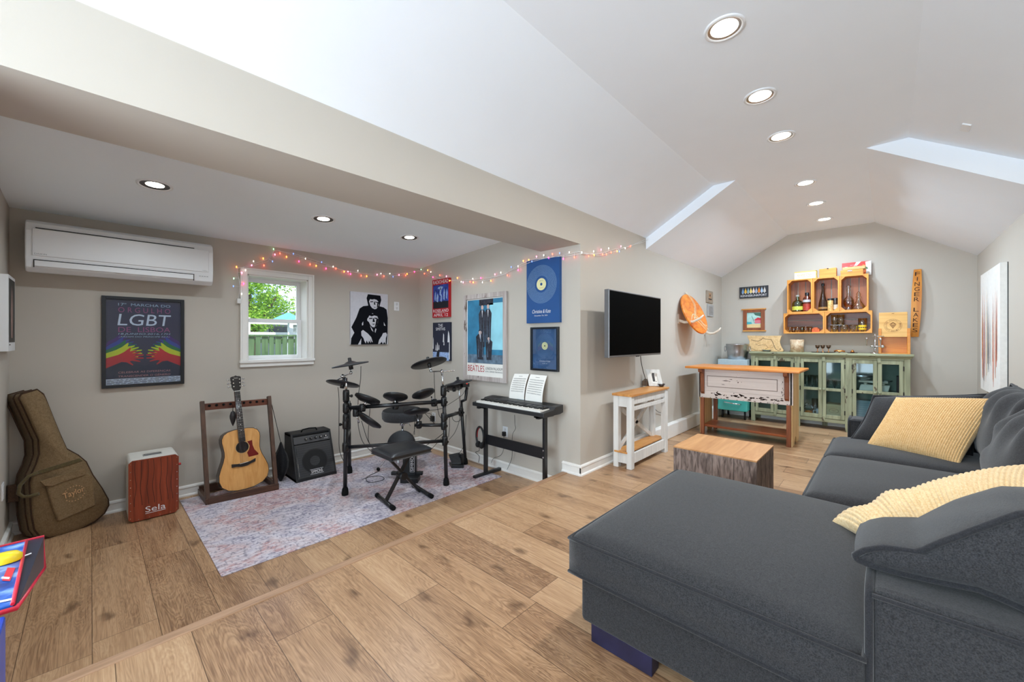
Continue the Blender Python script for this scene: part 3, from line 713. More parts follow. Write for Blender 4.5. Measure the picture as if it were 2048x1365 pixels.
def man(cx, base, h, wd, l):
    b.use(SU); b.poly(fr, [(cx - wd * .35, base), (cx + wd * .35, base), (cx + wd * .42, base + h * .45), (cx + wd * .5, base + h * .75), (cx + wd * .25, base + h * .84), (cx - wd * .25, base + h * .84), (cx - wd * .5, base + h * .75), (cx - wd * .42, base + h * .45)], l)
    b.use(SK); b.disc(fr, cx, base + h * .90, wd * .17, h * .055 if h > .4 else h * .09, l + .0003, 16)
    b.use(PDARK); b.poly(fr, [(cx - wd * .2, base + h * .9), (cx - wd * .17, base + h * .97), (cx, base + h), (cx + wd * .17, base + h * .97), (cx + wd * .2, base + h * .9), (cx + wd * .1, base + h * .945), (cx - wd * .1, base + h * .945)], l + .0006)
    b.use(PW); b.poly(fr, [(cx - wd * .07, base + h * .83), (cx + wd * .07, base + h * .83), (cx, base + h * .66)], l + .0003)
man(.335, .40, .52, .125, .0136); man(.435, .40, .525, .12, .0142)
man(.30, .25, .36, .15, .015); man(.45, .25, .28, .12, .0148)
b.use(GB)
for x_, y0_, y1_ in ((.305, .46, .80), (.355, .46, .78), (.415, .46, .80), (.455, .46, .78), (.265, .28, .50), (.335, .28, .48), (.425, .28, .42)): b.poly(fr, [(x_, y0_), (x_ + .012, y0_), (x_ + .006, y1_)], .0158)
b.use(RED); b.text(fr, 'THE', .17, .188, .22, .198, .0128); b.text(fr, 'BEATLES', .075, .105, .37, .178, .0128)
b.use(INK); b.text(fr, 'LONDON PALLADIUM', .39, .135, W_ - .075, .165, .0128); b.text(fr, 'ROYAL COMMAND PERFORMANCE', .39, .105, W_ - .075, .122, .0128)
b.build('poster_print', t)

REC = plain('record_blue', (24, 76, 136), .65, var=.08, scale=4); CREAM = plain('record_cream', (226, 222, 168), .7); GROOVE = plain('record_groove', (136, 168, 200), .7)
fr, t = far_box('canvas_print', 'large blue canvas of a vinyl record, hung up by the beam', 2.765, 1.462, .43, .655, .035, REC, 'picture')
b = MB(GROOVE)
for i in range(15): b.ring(fr, .20, .395, .088 + i * .0075, .0898 + i * .0075, .0356, 56)
b.use(CREAM); b.disc(fr, .20, .395, .062, l=.0358); b.use(REC); b.disc(fr, .20, .395, .015, l=.0362, n=20); b.text(fr, 'Side A', .175, .425, .225, .435, .0362)
b.use(plain('record_red_print', (190, 120, 90), .7)); b.text(fr, '12 07 21', .175, .352, .225, .362, .0362)
b.use(PW); b.text(fr, 'Christine & Kate', .08, .10, .32, .138, .0358, .25); b.text(fr, 'December 7th, 2021', .11, .068, .28, .082, .0358); b.build('print', t)
fr = wall_frame('far', (WX, 2.72, .972)); W_, H_ = .36, .448
t = thing('framed_print', 'small black framed vinyl record print behind glass, above the sheet music', 'picture', (WX, 2.54, .972))
b = MB(FBLACK); frame_mb(b, fr, 0, 0, W_, H_, .02, .03); b.build('frame', t, bevel=.002)
b = MB(plain('dusty_blue_print', (66, 100, 140), .6, var=.25, scale=6)); b.rect(fr, .015, .015, W_ - .015, H_ - .015, .010)
b.use(GROOVE)
for i in range(9): b.ring(fr, .18, .255, .05 + i * .009, .0512 + i * .009, .0105, 48)
b.use(CREAM); b.disc(fr, .18, .255, .04, l=.0107); b.use(PDARK); b.disc(fr, .18, .255, .008, l=.011, n=12)
b.use(PW); b.text(fr, 'Christine & Kate', .11, .092, .25, .108, .0105, .25); b.text(fr, '12.07.21', .15, .07, .21, .08, .0105); b.build('print', t)
b = MB(glass('frame_glass', (245, 250, 255), .12, .03)); b.rect(fr, .018, .018, W_ - .018, H_ - .018, .02); b.build('pane', t)

# ------------------------------------------------------------------ string lights
BULB = {k: glow('bulb_' + k, v, s_) for k, v, s_ in (('r', (255, 60, 40), 18), ('o', (255, 130, 40), 18), ('p', (255, 110, 160), 14), ('k', (255, 40, 110), 18), ('g', (150, 255, 170), 5), ('b', (110, 150, 255), 2.5), ('w', (255, 240, 220), 5))}
c5 = [(150, 335, 'o'), (125, 440, 'g'), (200, 388, 'p'), (232, 365, 'w'), (215, 487, 'k'), (122, 510, 'b'), (198, 580, 'w'), (288, 320, 'p'), (305, 283, 'w'), (400, 322, 'r'), (393, 258, 'o'), (487, 172, 'g'), (500, 222, 'p'), (478, 285, 'b'), (545, 212, 'r'), (605, 243, 'o'), (668, 215, 'b'), (718, 285, 'k'), (778, 260, 'w'), (820, 312, 'r'), (875, 325, 'o'), (925, 292, 'b'), (965, 350, 'k'), (1030, 332, 'w'), (1055, 350, 'r'), (1130, 378, 'o'), (1165, 378, 'p'), (1188, 400, 'k'), (1255, 370, 'w'), (1285, 415, 'r'), (1335, 420, 'o'), (1430, 405, 'p'), (1465, 397, 'w'), (1492, 420, 'r'), (1545, 397, 'w'), (1575, 425, 'b'), (1630, 408, 'p'), (1690, 412, 'r'), (1703, 400, 'o'), (1770, 380, 'k')]
c6 = [(10, 268, 'g'), (40, 305, 'r'), (70, 275, 'o'), (98, 290, 'w'), (117, 338, 'k'), (180, 320, 'r'), (240, 330, 'p'), (270, 370, 'o'), (340, 345, 'o'), (375, 380, 'w'), (392, 385, 'p'), (455, 380, 'r'), (485, 385, 'o'), (480, 352, 'w'), (553, 345, 'k'), (568, 385, 'w'), (645, 370, 'o'), (682, 312, 'p'), (735, 295, 'w'), (795, 320, 'r'), (830, 245, 'b'), (892, 237, 'w'), (893, 272, 'k'), (940, 190, 'o'), (990, 180, 'o'), (1018, 195, 'b'), (1060, 150, 'p'), (1125, 137, 'w'), (1170, 160, 'k'), (1205, 127, 'r'), (1270, 118, 'b'), (1305, 170, 'k'), (1358, 110, 'w'), (1405, 155, 'r')]
c7 = [(575, 300, 'w'), (640, 335, 'r'), (690, 325, 'o'), (685, 290, 'w'), (755, 275, 'p'), (770, 320, 'r'), (805, 318, 'r'), (850, 300, 'r'), (825, 262, 'w'), (905, 290, 'o'), (925, 292, 'b'), (940, 243, 'p'), (980, 262, 'w'), (1030, 243, 'r')]
pts = [(at(440 + x * .2198, 460 + y * .2198, Y=BY - (.028 if x > 240 else .045)), k) for x, y, k in c5]
pts += [(at(840 + x * .2198, 480 + y * .2198, X=WX - (.045 if 960 < x < 1340 else .028)), k) for x, y, k in c6]
pts += [(at(1040 + x * .2148, 440 + y * .2148, Y=TY - .028), k) for x, y, k in c7]
t = thing('string_lights', 'strand of multicoloured fairy lights strung round the alcove and over the window', 'string lights', (1.1, BY - .03, 2.1))
way = [at(477, 600, Y=BY - .02), at(480, 570, Y=BY - .04), at(474, 536, Y=BY - .04), at(505, 529, Y=BY - .028), at(536, 520, Y=BY - .028), at(549, 499, Y=BY - .02), at(590, 508, Y=BY - .02), at(640, 526, Y=BY - .02), at(690, 541, Y=BY - .02), at(745, 549, Y=BY - .02), at(800, 549, Y=BY - .02), at(828, 543, Y=BY - .02)]
way += [at(842, 540, X=WX - .02), at(860, 550, X=WX - .02), at(890, 560, X=WX - .02), at(930, 561, X=WX - .02), at(975, 558, X=WX - .02), at(1008, 548, X=WX - .02), at(1036, 532, X=WX - .02), at(1062, 521, X=WX - .045), at(1100, 514, X=WX - .045), at(1140, 508, X=WX - .03), at(1158, 505, X=WX - .02)]
way += [at(1170, 506, Y=TY - .02), at(1200, 508, Y=TY - .02), at(1230, 500, Y=TY - .02), at(1258, 492, Y=TY - .02), at(1285, 482, Y=TY - .02), at(1300, 475, Y=TY - .03), at(1318, 463, Y=TY - .12)]
CORD = plain('white_cord', (226, 226, 224), .5)
b = MB(CORD)
for off in (0, .012):
    b.tube([q + Vector((0, 0, math.sin(i * 2.1 + off * 300) * .010 - off)) for i, q in enumerate(way)], .0022, 5)
for q, k in pts:
    n_ = min(way, key=lambda v_: (v_ - q).length)
    bi = min(range(len(way) - 1), key=lambda i: (way[i].lerp(way[i + 1], .5) - q).length); A_, B_ = way[bi], way[bi + 1]
    tt = max(0, min(1, (q - A_).dot(B_ - A_) / max((B_ - A_).length_squared, 1e-6)))
    b.tube([A_.lerp(B_, tt), q], .0018, 4)
b.build('wire', t)
b = MB(CORD); p = at(477, 603, Y=BY); b.cbox((p.x, BY - .02, p.z), (.035, .04, .05)); b.build('plug', t, bevel=.003)
b = MB(CORD); p = at(1322, 460, Y=TY - .14); b.cbox(p, (.03, .02, .02)); b.build('end_plug', t)
for q, k in pts:
    b = MB(BULB[k]); b.lathe([(.0, .013), (.003, .010), (.0043, .003), (.0035, -.004), (0, -.005)], q, (0, 0, -1), 8); b.build('bulb', t)
# ------------------------------------------------------------------ rug
m, n, l, bs = nmat('distressed_rug'); bs.inputs['Roughness'].default_value = .95; bs.inputs['Specular IOR Level'].default_value = .1
tx = n.new('ShaderNodeTexCoord')
def noi(sc, det, mp=None, dist=0):
    a = n.new('ShaderNodeTexNoise'); a.inputs['Scale'].default_value = sc; a.inputs['Detail'].default_value = det; a.inputs['Distortion'].default_value = dist
    if mp:
        q = n.new('ShaderNodeMapping'); q.inputs['Scale'].default_value = mp; l.new(tx.outputs['Object'], q.inputs['Vector']); l.new(q.outputs[0], a.inputs['Vector'])
    else: l.new(tx.outputs['Object'], a.inputs['Vector'])
    return a.outputs['Fac']
def ramp(f, st):
    r = n.new('ShaderNodeValToRGB'); e = r.color_ramp.elements
    e[0].position = st[0][0]; e[0].color = lin(st[0][1]) + (1,); e[1].position = st[-1][0]; e[1].color = lin(st[-1][1]) + (1,)
    for p_, c_ in st[1:-1]:
        x = e.new(p_); x.color = lin(c_) + (1,)
    l.new(f, r.inputs['Fac']); return r.outputs['Color']
base = ramp(noi(2.6, 5, dist=.6), [(.3, (142, 136, 156)), (.42, (174, 168, 182)), (.5, (188, 172, 176)), (.58, (184, 146, 146)), (.68, (158, 152, 168))])
wear = ramp(noi(1, 7, (16, 60, 26)), [(.44, (0, 0, 0)), (.56, (255, 255, 255))])
dark = ramp(noi(1, 7, (60, 30, 30)), [(.53, (0, 0, 0)), (.62, (255, 255, 255))])
m1 = n.new('ShaderNodeMix'); m1.data_type = 'RGBA'; fm = n.new('ShaderNodeMath'); fm.operation = 'MULTIPLY'; fm.inputs[1].default_value = .7
l.new(wear, fm.inputs[0]); l.new(fm.outputs[0], m1.inputs['Factor']); l.new(base, m1.inputs['A']); m1.inputs['B'].default_value = lin((214, 208, 214)) + (1,)
m2 = n.new('ShaderNodeMix'); m2.data_type = 'RGBA'; fm2 = n.new('ShaderNodeMath'); fm2.operation = 'MULTIPLY'; fm2.inputs[1].default_value = .5
l.new(dark, fm2.inputs[0]); l.new(fm2.outputs[0], m2.inputs['Factor']); l.new(m1.outputs['Result'], m2.inputs['A']); m2.inputs['B'].default_value = lin((92, 92, 112)) + (1,)
l.new(m2.outputs['Result'], bs.inputs['Base Color'])
RUG = m
b = MB(RUG).at0((1.8, 3.85, ZA)); b.box((.556, 3.0, ZA), (3.02, 4.69, ZA + .007)); tag(b.build('area_rug', bevel=.002), 'faded purple and pink distressed rug under the drum kit', 'rug')
ZR = ZA + .007

# ------------------------------------------------------------------ gig bag leaning in the corner
BAG = fabric('olive_canvas', (134, 112, 84), (106, 86, 60), 180, sheen=.05); BAGD = fabric('brown_binding', (78, 58, 44), (58, 42, 32), 160, sheen=.05)
N = Vector((.32, -.94, .11)).normalized(); P0 = Vector((-.22, 4.52, ZA))
g = lambda x, y, lift=0: on_plane(x * .2636, 740 + y * .2636, P0 + N * lift, N)
t = thing('guitar_gig_bag', 'brown canvas guitar gig bag leaning in the left corner', 'guitar bag', P0)
out = [(145, 215), (160, 185), (280, 150), (325, 185), (345, 230), (400, 370), (450, 490), (500, 600), (590, 650), (650, 700), (700, 800), (770, 900), (818, 985), (822, 1030), (790, 1090), (720, 1150), (600, 1215), (460, 1262), (370, 1275), (300, 1262), (262, 1215), (240, 1100), (232, 980), (225, 860), (240, 790), (275, 715), (298, 640), (292, 530), (240, 420), (190, 310)]
dv = -N * .115 + Vector((-.035, 0, .0))
front = [g(*q) for q in out]; cen = sum(front, Vector()) / len(front)
inner = [p.lerp(cen, .07) + N * .035 for p in front]
b = MB(BAG); k = len(front); b.add(front + inner, [(i, (i + 1) % k, k + (i + 1) % k, k + i) for i in range(k)] + [tuple(range(k, 2 * k))], True); b.build('front_panel', t)
back = [p + dv for p in front]
b = MB(BAG); b.add(front + back, [(i, k + i, k + (i + 1) % k, (i + 1) % k) for i in range(k)] + [tuple(k + i for i in reversed(range(k)))], True); b.build('gusset', t)
b = MB(BAGD); b.tube(front, .007, 6, closed=True); b.tube([p + dv * .42 for p in front], .006, 6, closed=True); b.tube([p + dv for p in front], .007, 6, closed=True); b.build('piping', t)
gl = lambda x, y: g(x, y, .045)
pk = [gl(*q) for q in [(345, 880), (650, 780), (700, 800), (725, 1030), (440, 1155), (405, 1080)]]
b = MB(BAG); b.prism([p - N * .05 for p in pk], N * .062); b.build('pocket', t, bevel=.012, seg=3)
fp = [g(x, y, .062) for x, y in [(300, 845), (640, 745), (655, 775), (640, 800), (480, 850), (395, 885), (340, 882)]]
b = MB(BAG); b.prism(fp, N * .006); b.build('pocket_flap', t, bevel=.003)
b = MB(fabric('webbing', (96, 84, 56), (76, 66, 44), 200)); st = [g(x, y, .037) for x, y in [(285, 770), (600, 672), (625, 690), (290, 795)]]; b.prism(st, N * .004)
h = [g(x, y, l_) for x, y, l_ in [(290, 778, .04), (215, 810, .03), (150, 880, .02), (140, 940, .02), (175, 965, .02), (230, 960, .03), (295, 940, .05)]]; b.tube(h, .011, 8); b.build('carry_handle', t)
q0 = g(490, 990, .0645); q1 = g(650, 925, .0645); q2 = g(490, 900, .0645)
u_ = (q1 - q0).normalized(); v_ = N.cross(u_).normalized(); fr = Fr(q0, u_, v_); wl_ = (q1 - q0).length
b = MB(plain('tan_stitching', (196, 150, 104), .8)); b.text(fr, 'Taylor', 0, -.005, wl_, .05, .0, .1)
for i in range(22):
    a = 2 * math.pi * i / 22
    if abs(math.sin(a)) > .3: b.disc(fr, wl_ * .5 + .058 * math.cos(a), .02 + .055 * math.sin(a), .0035, l=0, n=6)
b.build('embroidery', t)
b = MB(BAGD); b.prism([g(x, y, -.1) for x, y in [(58, 880), (125, 868), (150, 1000), (60, 1010)]], -N * .03); b.build('strap_flap', t, bevel=.004)

# ------------------------------------------------------------------ cajon
t = thing('cajon', 'white cajon drum box with red striped wood front', 'drum', (.36, 4.57, ZA))
x0, x1, y0, y1, z0, z1 = .206, .516, 4.40, 4.755, ZA + .008, .318
b = MB(plain('white_shell', (214, 212, 206), .45)); b.box((x0, y0 + .01, z0), (x1, y1, z1)); b.build('shell', t, bevel=.025, seg=4)
ROSE = wood('red_striped_veneer', (152, 68, 42), (104, 40, 24), 'Z', 16, .3, (.3, .62), .04, .05)
b = MB(ROSE); a = .022; oc = [(x0 + a, z0), (x1 - a, z0), (x1, z0 + a), (x1, z1 - a), (x1 - a, z1), (x0 + a, z1), (x0, z1 - a), (x0, z0 + a)]
b.prism([(x, y0 + .008, z) for x, z in oc], (0, -.012, 0))
b.use(plain('dark_grain', (58, 24, 16), .4)); fr = Fr((x0, y0 - .0042, z0), (1, 0, 0), (0, 0, 1))
for gx in (.04, .075, .115, .15, .195, .235, .265):
    ph = random.random() * 6; b.line(fr, [(gx + .006 * math.sin(i * .8 + ph) * (1 if i < 6 else .5), .12 + i * .036) for i in range(11)], .0035, .0)
b.build('front_plate', t)
b = MB(PW); b.text(fr, 'Sela', .10, .055, .225, .10, .0008); b.line(fr, [(.10, .045), (.225, .047)], .004, .0008); b.build('lettering', t)
b = MB(CHROME)
for i in range(8):
    for x in (.012, .298): b.disc(fr, x, .03 + i * .062, .003, l=.0006, n=8)
for i in range(4): b.disc(fr, .06 + i * .065, .012, .003, l=.0006, n=8); b.disc(fr, .06 + i * .065, .482, .003, l=.0006, n=8)
b.build('screw', t)
b = MB(STEEL); b.box((.30, 4.50, z1), (.42, 4.57, z1 + .006)); b.use(SOCKET); b.box((.308, 4.507, z1 + .0055), (.412, 4.563, z1 + .0066)); b.use(STEEL); b.box((.312, 4.525, z1 + .006), (.408, 4.545, z1 + .014)); b.build('handle_plate', t)
b = MB(plain('red_knob', (170, 30, 34), .4)); b.cyl((x1, 4.46, .215), (x1 + .022, 4.46, .215), .010); b.build('knob', t)
for x in (x0 + .03, x1 - .03):
    for y in (y0 + .04, y1 - .04): b = MB(RUBBER); b.cyl((x, y, ZA), (x, y, z0 + .002), .014); b.build('foot', t)

# ------------------------------------------------------------------ guitar rack and guitar
WAL = wood('walnut', (92, 62, 46), (62, 40, 30), 'X', 22, .4); WALZ = wood('walnut_post', (92, 64, 48), (64, 42, 32), 'Z', 22, .4)
t = thing('guitar_rack', 'walnut guitar rack standing on the rug beside the cajon', 'guitar rack', (.97, 4.5, ZR))
PL0, PL1 = Vector((.715, 4.395, ZR)), Vector((.705, 4.60, .722)); PR0, PR1 = Vector((1.243, 4.34, ZR)), Vector((1.245, 4.58, .715))
for p, q in ((PL0, PL1), (PR0, PR1)): b = MB(WALZ); b.bar(p, q, .032, .045, (0, 1, 0)); b.build('post', t, bevel=.003)
b = MB(WAL); b.bar(PL0 + Vector((0, -.01, .03)), PR0 + Vector((.02, -.01, .03)), .028, .06); b.build('front_rail', t, bevel=.003)
b = MB(WAL); b.bar((.705, 4.745, ZR + .04), (1.245, 4.715, ZR + .04), .03, .07); b.build('back_rail', t, bevel=.003)
for x, y0_, y1_ in ((.71, 4.38, 4.75), (1.245, 4.33, 4.72)): b = MB(WAL); b.bar((x, y0_, ZR + .025), (x, y1_, ZR + .025), .028, .05); b.build('side_rail', t, bevel=.003)
b = MB(wood('walnut_inner', (112, 64, 46), (82, 44, 32), 'X', 20)); b.bar(PL1 + Vector((0, .0, -.055)), PR1 + Vector((0, .0, -.055)), .02, .062); hb = b.build('neck_rail', t, bevel=.003)
for i in range(9):
    if i in (4,): continue
    p = (PL1.lerp(PR1, (i + 1) / 10.0)) + Vector((0, -.012, -.045)); b = MB(RUBBER); b.ball(p, .012, 10, 6, (1, .5, 1)); b.build('notch', hb)
# guitar, drawn in its own plane then tilted back
GB0, GH = Vector((1.010, 4.405, ZR + .055)), Vector((.957, 4.565, .932))
vv = (GH - GB0); GL = vv.length; vv.normalize(); uu = Vector((1, .06, 0)); uu = (uu - vv * uu.dot(vv)).normalized(); nn_ = uu.cross(vv).normalized()
gf = Fr(GB0, uu, vv)
t = thing('acoustic_guitar', 'acoustic guitar with natural spruce top standing in the walnut rack', 'guitar', GB0)
half = [(0, 0), (.07, .004), (.14, .025), (.185, .065), (.203, .12), (.20, .175), (.182, .23), (.160, .285), (.146, .335), (.144, .37), (.150, .42), (.156, .46), (.155, .495), (.138, .53), (.105, .552), (.06, .562), (0, .565)]
outl = half + [(-x, y) for x, y in reversed(half[1:-1])]
SPR = wood('spruce_top', (226, 172, 108), (204, 146, 82), 'Z', 18, .25, (.3, .7), .03, .03)
SIDE = wood('dark_side', (84, 70, 60), (58, 48, 42), 'Z', 12, .35)
b = MB(SIDE); ob_ = [gf.p(x, y, -.10) for x, y in outl]; b.prism(ob_, gf.n * .095); b.build('body_sides', t)
b = MB(SPR); b.prism([gf.p(x, y, -.006) for x, y in outl], gf.n * .007); b.build('soundboard', t)
b = MB(plain('guitar_binding', (60, 44, 34), .4)); b.tube([gf.p(x, y, 0) for x, y in outl], .0025, 5, closed=True); b.build('binding', t)
b = MB(plain('sound_hole', (26, 20, 18), .9)); b.disc(gf, 0, .39, .050, l=.0016, n=40); b.use(plain('rosette', (190, 150, 96), .4)); b.ring(gf, 0, .39, .053, .059, .0018); b.use(PDARK); b.ring(gf, 0, .39, .0495, .053, .0019); b.build('sound_hole', t)
b = MB(plain('tortoise_guard', (112, 30, 26), .25)); b.prism([gf.p(x, y, .001) for x, y in [(.045, .435), (.085, .438), (.086, .39), (.098, .345), (.128, .30), (.125, .288), (.045, .286), (.034, .33), (.052, .355), (.061, .39)]], gf.n * .0015); b.build('pick_guard', t)
EB = plain('ebony', (34, 30, 30), .35)
b = MB(EB); b.prism([gf.p(x, y, .001) for x, y in [(-.098, .255), (-.05, .245), (.05, .245), (.098, .262), (.094, .232), (.05, .222), (.025, .212), (-.025, .212), (-.06, .222), (-.1, .225)]], gf.n * .009)
b.use(PAPER); b.prism([gf.p(x, y, .009) for x, y in [(-.036, .240), (.036, .244), (.036, .247), (-.036, .243)]], gf.n * .003); b.build('bridge', t)
b = MB(wood('mahogany_neck', (122, 74, 46), (94, 54, 34), 'Z', 20)); b.prism([gf.p(x, y, -.012) for x, y in [(-.026, .5), (.026, .5), (.022, .925), (-.022, .925)]], gf.n * .02); b.build('neck', t, bevel=.004)
b = MB(EB); b.prism([gf.p(x, y, .008) for x, y in [(-.028, .442), (.028, .442), (.022, .925), (-.022, .925)]], gf.n * .006)
b.use(CHROME); sc_ = .66
for i in range(1, 20):
    y = .925 - sc_ * (1 - 2 ** (-i / 12)); hw = .022 + .006 * (.925 - y) / .48; b.prism([gf.p(-hw, y, .014), gf.p(hw, y, .014), gf.p(hw, y + .0013, .014), gf.p(-hw, y + .0013, .014)], gf.n * .001)
b.use(PAPER)
for i in (3, 5, 7, 9, 12, 15): y = .925 - sc_ * (1 - 2 ** (-(i - .5) / 12)); b.disc(gf, 0, y, .0035, l=.0146, n=8)
b.build('fretboard', t)
b = MB(EB); b.prism([gf.p(x, y, -.01) for x, y in [(-.022, .928), (-.036, .958), (-.043, 1.06), (-.03, 1.068), (-.012, 1.07), (0, 1.078), (.012, 1.07), (.03, 1.068), (.043, 1.06), (.036, .958), (.022, .928)]], gf.n * .018); hd = b.build('headstock', t, bevel=.002)
b = MB(PAPER); b.text(gf, 'Taylor', -.018, 1.046, .018, 1.056, .0085); b.prism([gf.p(-.022, .924, .014), gf.p(.022, .924, .014), gf.p(.022, .929, .014), gf.p(-.022, .929, .014)], gf.n * .003); b.build('inlay', hd)
for sx in (-1, 1):
    for y in (.972, 1.004, 1.038):
        b = MB(CHROME); b.cyl(gf.p(sx * .026, y, .008), gf.p(sx * .026, y, .02), .0055); b.cyl(gf.p(sx * .036, y, -.004), gf.p(sx * .058, y, -.004), .003); b.ball(gf.p(sx * .065, y, -.004), .009, 8, 6, (1, .6, .8)); b.build('tuner', hd)
b = MB(STEEL)
for i in range(6): o_ = (i - 2.5); b.tube([gf.p(o_ * .011, .243, .012), gf.p(o_ * .007, .927, .018)], .0004 + .00008 * (5 - i), 4)
b.build('strings', t)
# little pouch on the rack, drawstring sack
p = at(466, 812, Y=4.575); q = at(465, 825, Y=4.56); r_ = at(467, 852, Y=4.56)
t = thing('leather_pouch', 'small black leather teardrop pouch hanging from the rack rail', 'pouch', q)
b = MB(plain('black_leather', (52, 50, 52), .45, bump=.3, bscale=60)); c_ = q.lerp(r_, .45); L_ = (q - r_).length
b.lathe([(.004, .55 * L_), (.018, .45 * L_), (.027, .2 * L_), (.026, 0), (.016, -.3 * L_), (.003, -.56 * L_)], c_, n=12); b.build('pouch_body', t)
b = MB(RUBBER); b.tube([p + Vector((-.005, -.012, .015)), q], .0015, 4); b.tube([p + Vector((.008, -.012, .015)), q], .0015, 4); b.build('cord', t)
t = thing('drawstring_sack', 'black drawstring sack hanging from the rack post beside the amplifier', 'bag', (1.35, 4.55, -.1))
b = MB(fabric('black_nylon', (30, 30, 33), (20, 20, 22), 90, bump=.6)); c_ = Vector((1.35, 4.56, .03))
def sack(u, v):
    a = 2 * math.pi * u; rr_ = [.008, .03, .062, .078, .074, .05, .012]; k_ = v * 6; i = min(int(k_), 5); r = rr_[i] + (rr_[i + 1] - rr_[i]) * (k_ - i)
    r *= 1 + .10 * math.sin(7 * a + v * 3) * (1 - v * .5)
    return c_ + Vector((math.cos(a) * r * .9, math.sin(a) * r * .8, .2 - v * .40))
b.grid(sack, 40, 18); b.build('sack_body', t)
b = MB(RUBBER); b.tube([PR1 + Vector((.0, -.025, -.06)), PR1 + Vector((.022, -.02, -.09)), Vector((1.345, 4.55, .23))], .003, 5); b.build('cord', t)

# ------------------------------------------------------------------ guitar amplifier
t = thing('guitar_amplifier', 'black wedge guitar amplifier on the floor left of the drum kit', 'amplifier', (1.63, 4.5, ZR))
TOL = plain('black_tolex', (28, 28, 30), .6, bump=.5, bscale=160)
side = [(4.365, ZR), (4.54, .285), (4.57, .29), (4.73, .29), (4.73, ZR)]
xa0, xa1 = 1.435, 1.845; xt = .012
b = MB(TOL)
for x in (xa0, xa1 - .022): b.prism([(x, y, z) for y, z in side], (.022, 0, 0))
b.prism([(xa0 + .02, y, z) for y, z in [(4.40, ZR + .02), (4.56, .26), (4.57, .27), (4.73, .27), (4.73, ZR + .02)]], (xa1 - xa0 - .04, 0, 0))
b.box((xa0, 4.54, .265), (xa1, 4.73, .29)); b.box((xa0, 4.372, ZR), (xa1, 4.72, ZR + .03)); b.build('cabinet', t, bevel=.004)
af = Fr((xa0 + .022, 4.378, ZR + .03), (1, 0, 0), Vector((0, .163, .425)).normalized()); AW = xa1 - xa0 - .044; AH = .45
m, n, l, bs = nmat('speaker_grille'); bs.inputs['Roughness'].default_value = .5; tx = n.new('ShaderNodeTexCoord'); vo = n.new('ShaderNodeTexVoronoi'); vo.inputs['Scale'].default_value = 120; vo.inputs['Randomness'].default_value = 0
l.new(tx.outputs['Object'], vo.inputs['Vector']); r = n.new('ShaderNodeValToRGB'); r.color_ramp.elements[0].color = (.004, .004, .004, 1); r.color_ramp.elements[1].color = (.035, .036, .04, 1); r.color_ramp.elements[0].position = .25; r.color_ramp.elements[1].position = .4
l.new(vo.outputs['Distance'], r.inputs['Fac']); l.new(r.outputs['Color'], bs.inputs['Base Color'])
b = MB(m); b.slab(af, .0, .0, AW, .345, -.012, .003); b.build('grille', t)
b = MB(BLACK); b.ring(af, AW * .5, .155, .118, .128, .0036); b.use(plain('speaker_cone', (12, 12, 13), .7)); b.ring(af, AW * .5, .155, .05, .118, .0034); b.build('speaker', t)
b = MB(plain('grey_panel', (66, 67, 70), .4)); b.slab(af, .0, .355, AW, .43, -.01, .006); b.build('control_panel', t)
for i in range(5):
    cx_ = .12 + i * .05; b = MB(BLACK); b.cyl(af.p(cx_, .395, .006), af.p(cx_, .395, .024), .015, .012); b.use(CHROME); b.cyl(af.p(cx_, .395, .024), af.p(cx_, .395, .0255), .008); b.build('knob', t)
b = MB(PW); b.text(af, 'SIMMONS', .13, .03, .245, .06, .0044); b.use(PW)
for a_, c_ in (((.12, .02), (.255, .023)), ((.12, .067), (.255, .07))): b.rect(af, a_[0], a_[1], c_[0], c_[1], .0044)
b.build('lettering', t); b = MB(PW); b.text(af, 'DA50', AW - .06, .37, AW - .02, .382, .0066); b.build('model_lettering', t)
b = MB(CHROME); b.bar(af.p(.012, .02, .006), af.p(.012, .34, .006), .003, .004, af.n); b.build('edge_strip', t)
b = MB(RUBBER); b.tube([(1.56, 4.6, .29), (1.57, 4.6, .315), (1.64, 4.6, .322), (1.71, 4.6, .315), (1.72, 4.6, .29)], .007, 6); b.build('carry_handle', t)

# ------------------------------------------------------------------ electronic drum kit
FW = Vector((_c, _s, 0)); RT = Vector((_s, -_c, 0)); UP = Vector((0, 0, 1))
def dp(px, py, fw): return at(px, py, D=fw)
t = thing('electronic_drum_kit', 'black electronic drum kit with rack, pads and cymbals in the alcove corner', 'drum kit', (2.2, 3.5, ZR))
A0 = Vector((1.645, 3.715, ZR)); C0 = Vector((2.455, 3.225, ZR)); B0 = Vector((1.95, 4.29, ZR)); D0 = Vector((3.02, 3.60, ZR))
def post(p, q):
    b = MB(BMETAL); b.tube([p + UP * .03, q], .019, 14); o_ = b.build('leg', t)
    b = MB(RUBBER); d = (q - p).normalized(); b.lathe([(.0, 0), (.029, 0), (.031, .02), (.026, .06), (.02, .075)], p, d, 16); b.build('rubber_foot', o_)
post(A0, Vector((1.655, 3.715, .75))); post(C0, Vector((2.44, 3.245, .76))); post(B0, Vector((1.94, 4.29, .62))); post(D0, Vector((2.985, 3.64, .56)))
a1, c1 = Vector((1.655, 3.715, .645)), Vector((2.44, 3.245, .668)); a2, c2 = Vector((1.65, 3.715, .275)), Vector((2.447, 3.238, .272))
def cross(p, q, r=.019):
    b = MB(BMETAL); b.tube([p, q], r, 14); b.build('crossbar', t)
cross(a1, c1); cross(a2, c2, .017); cross(a1 - UP * .1, Vector((1.94, 4.29, .55))); cross(a2 + UP * .06, Vector((1.945, 4.29, .30)))
cross(c1 - UP * .16, Vector((2.99, 3.635, .44))); cross(Vector((2.44, 3.245, .43)), dp(830, 851, 4.05), .017)
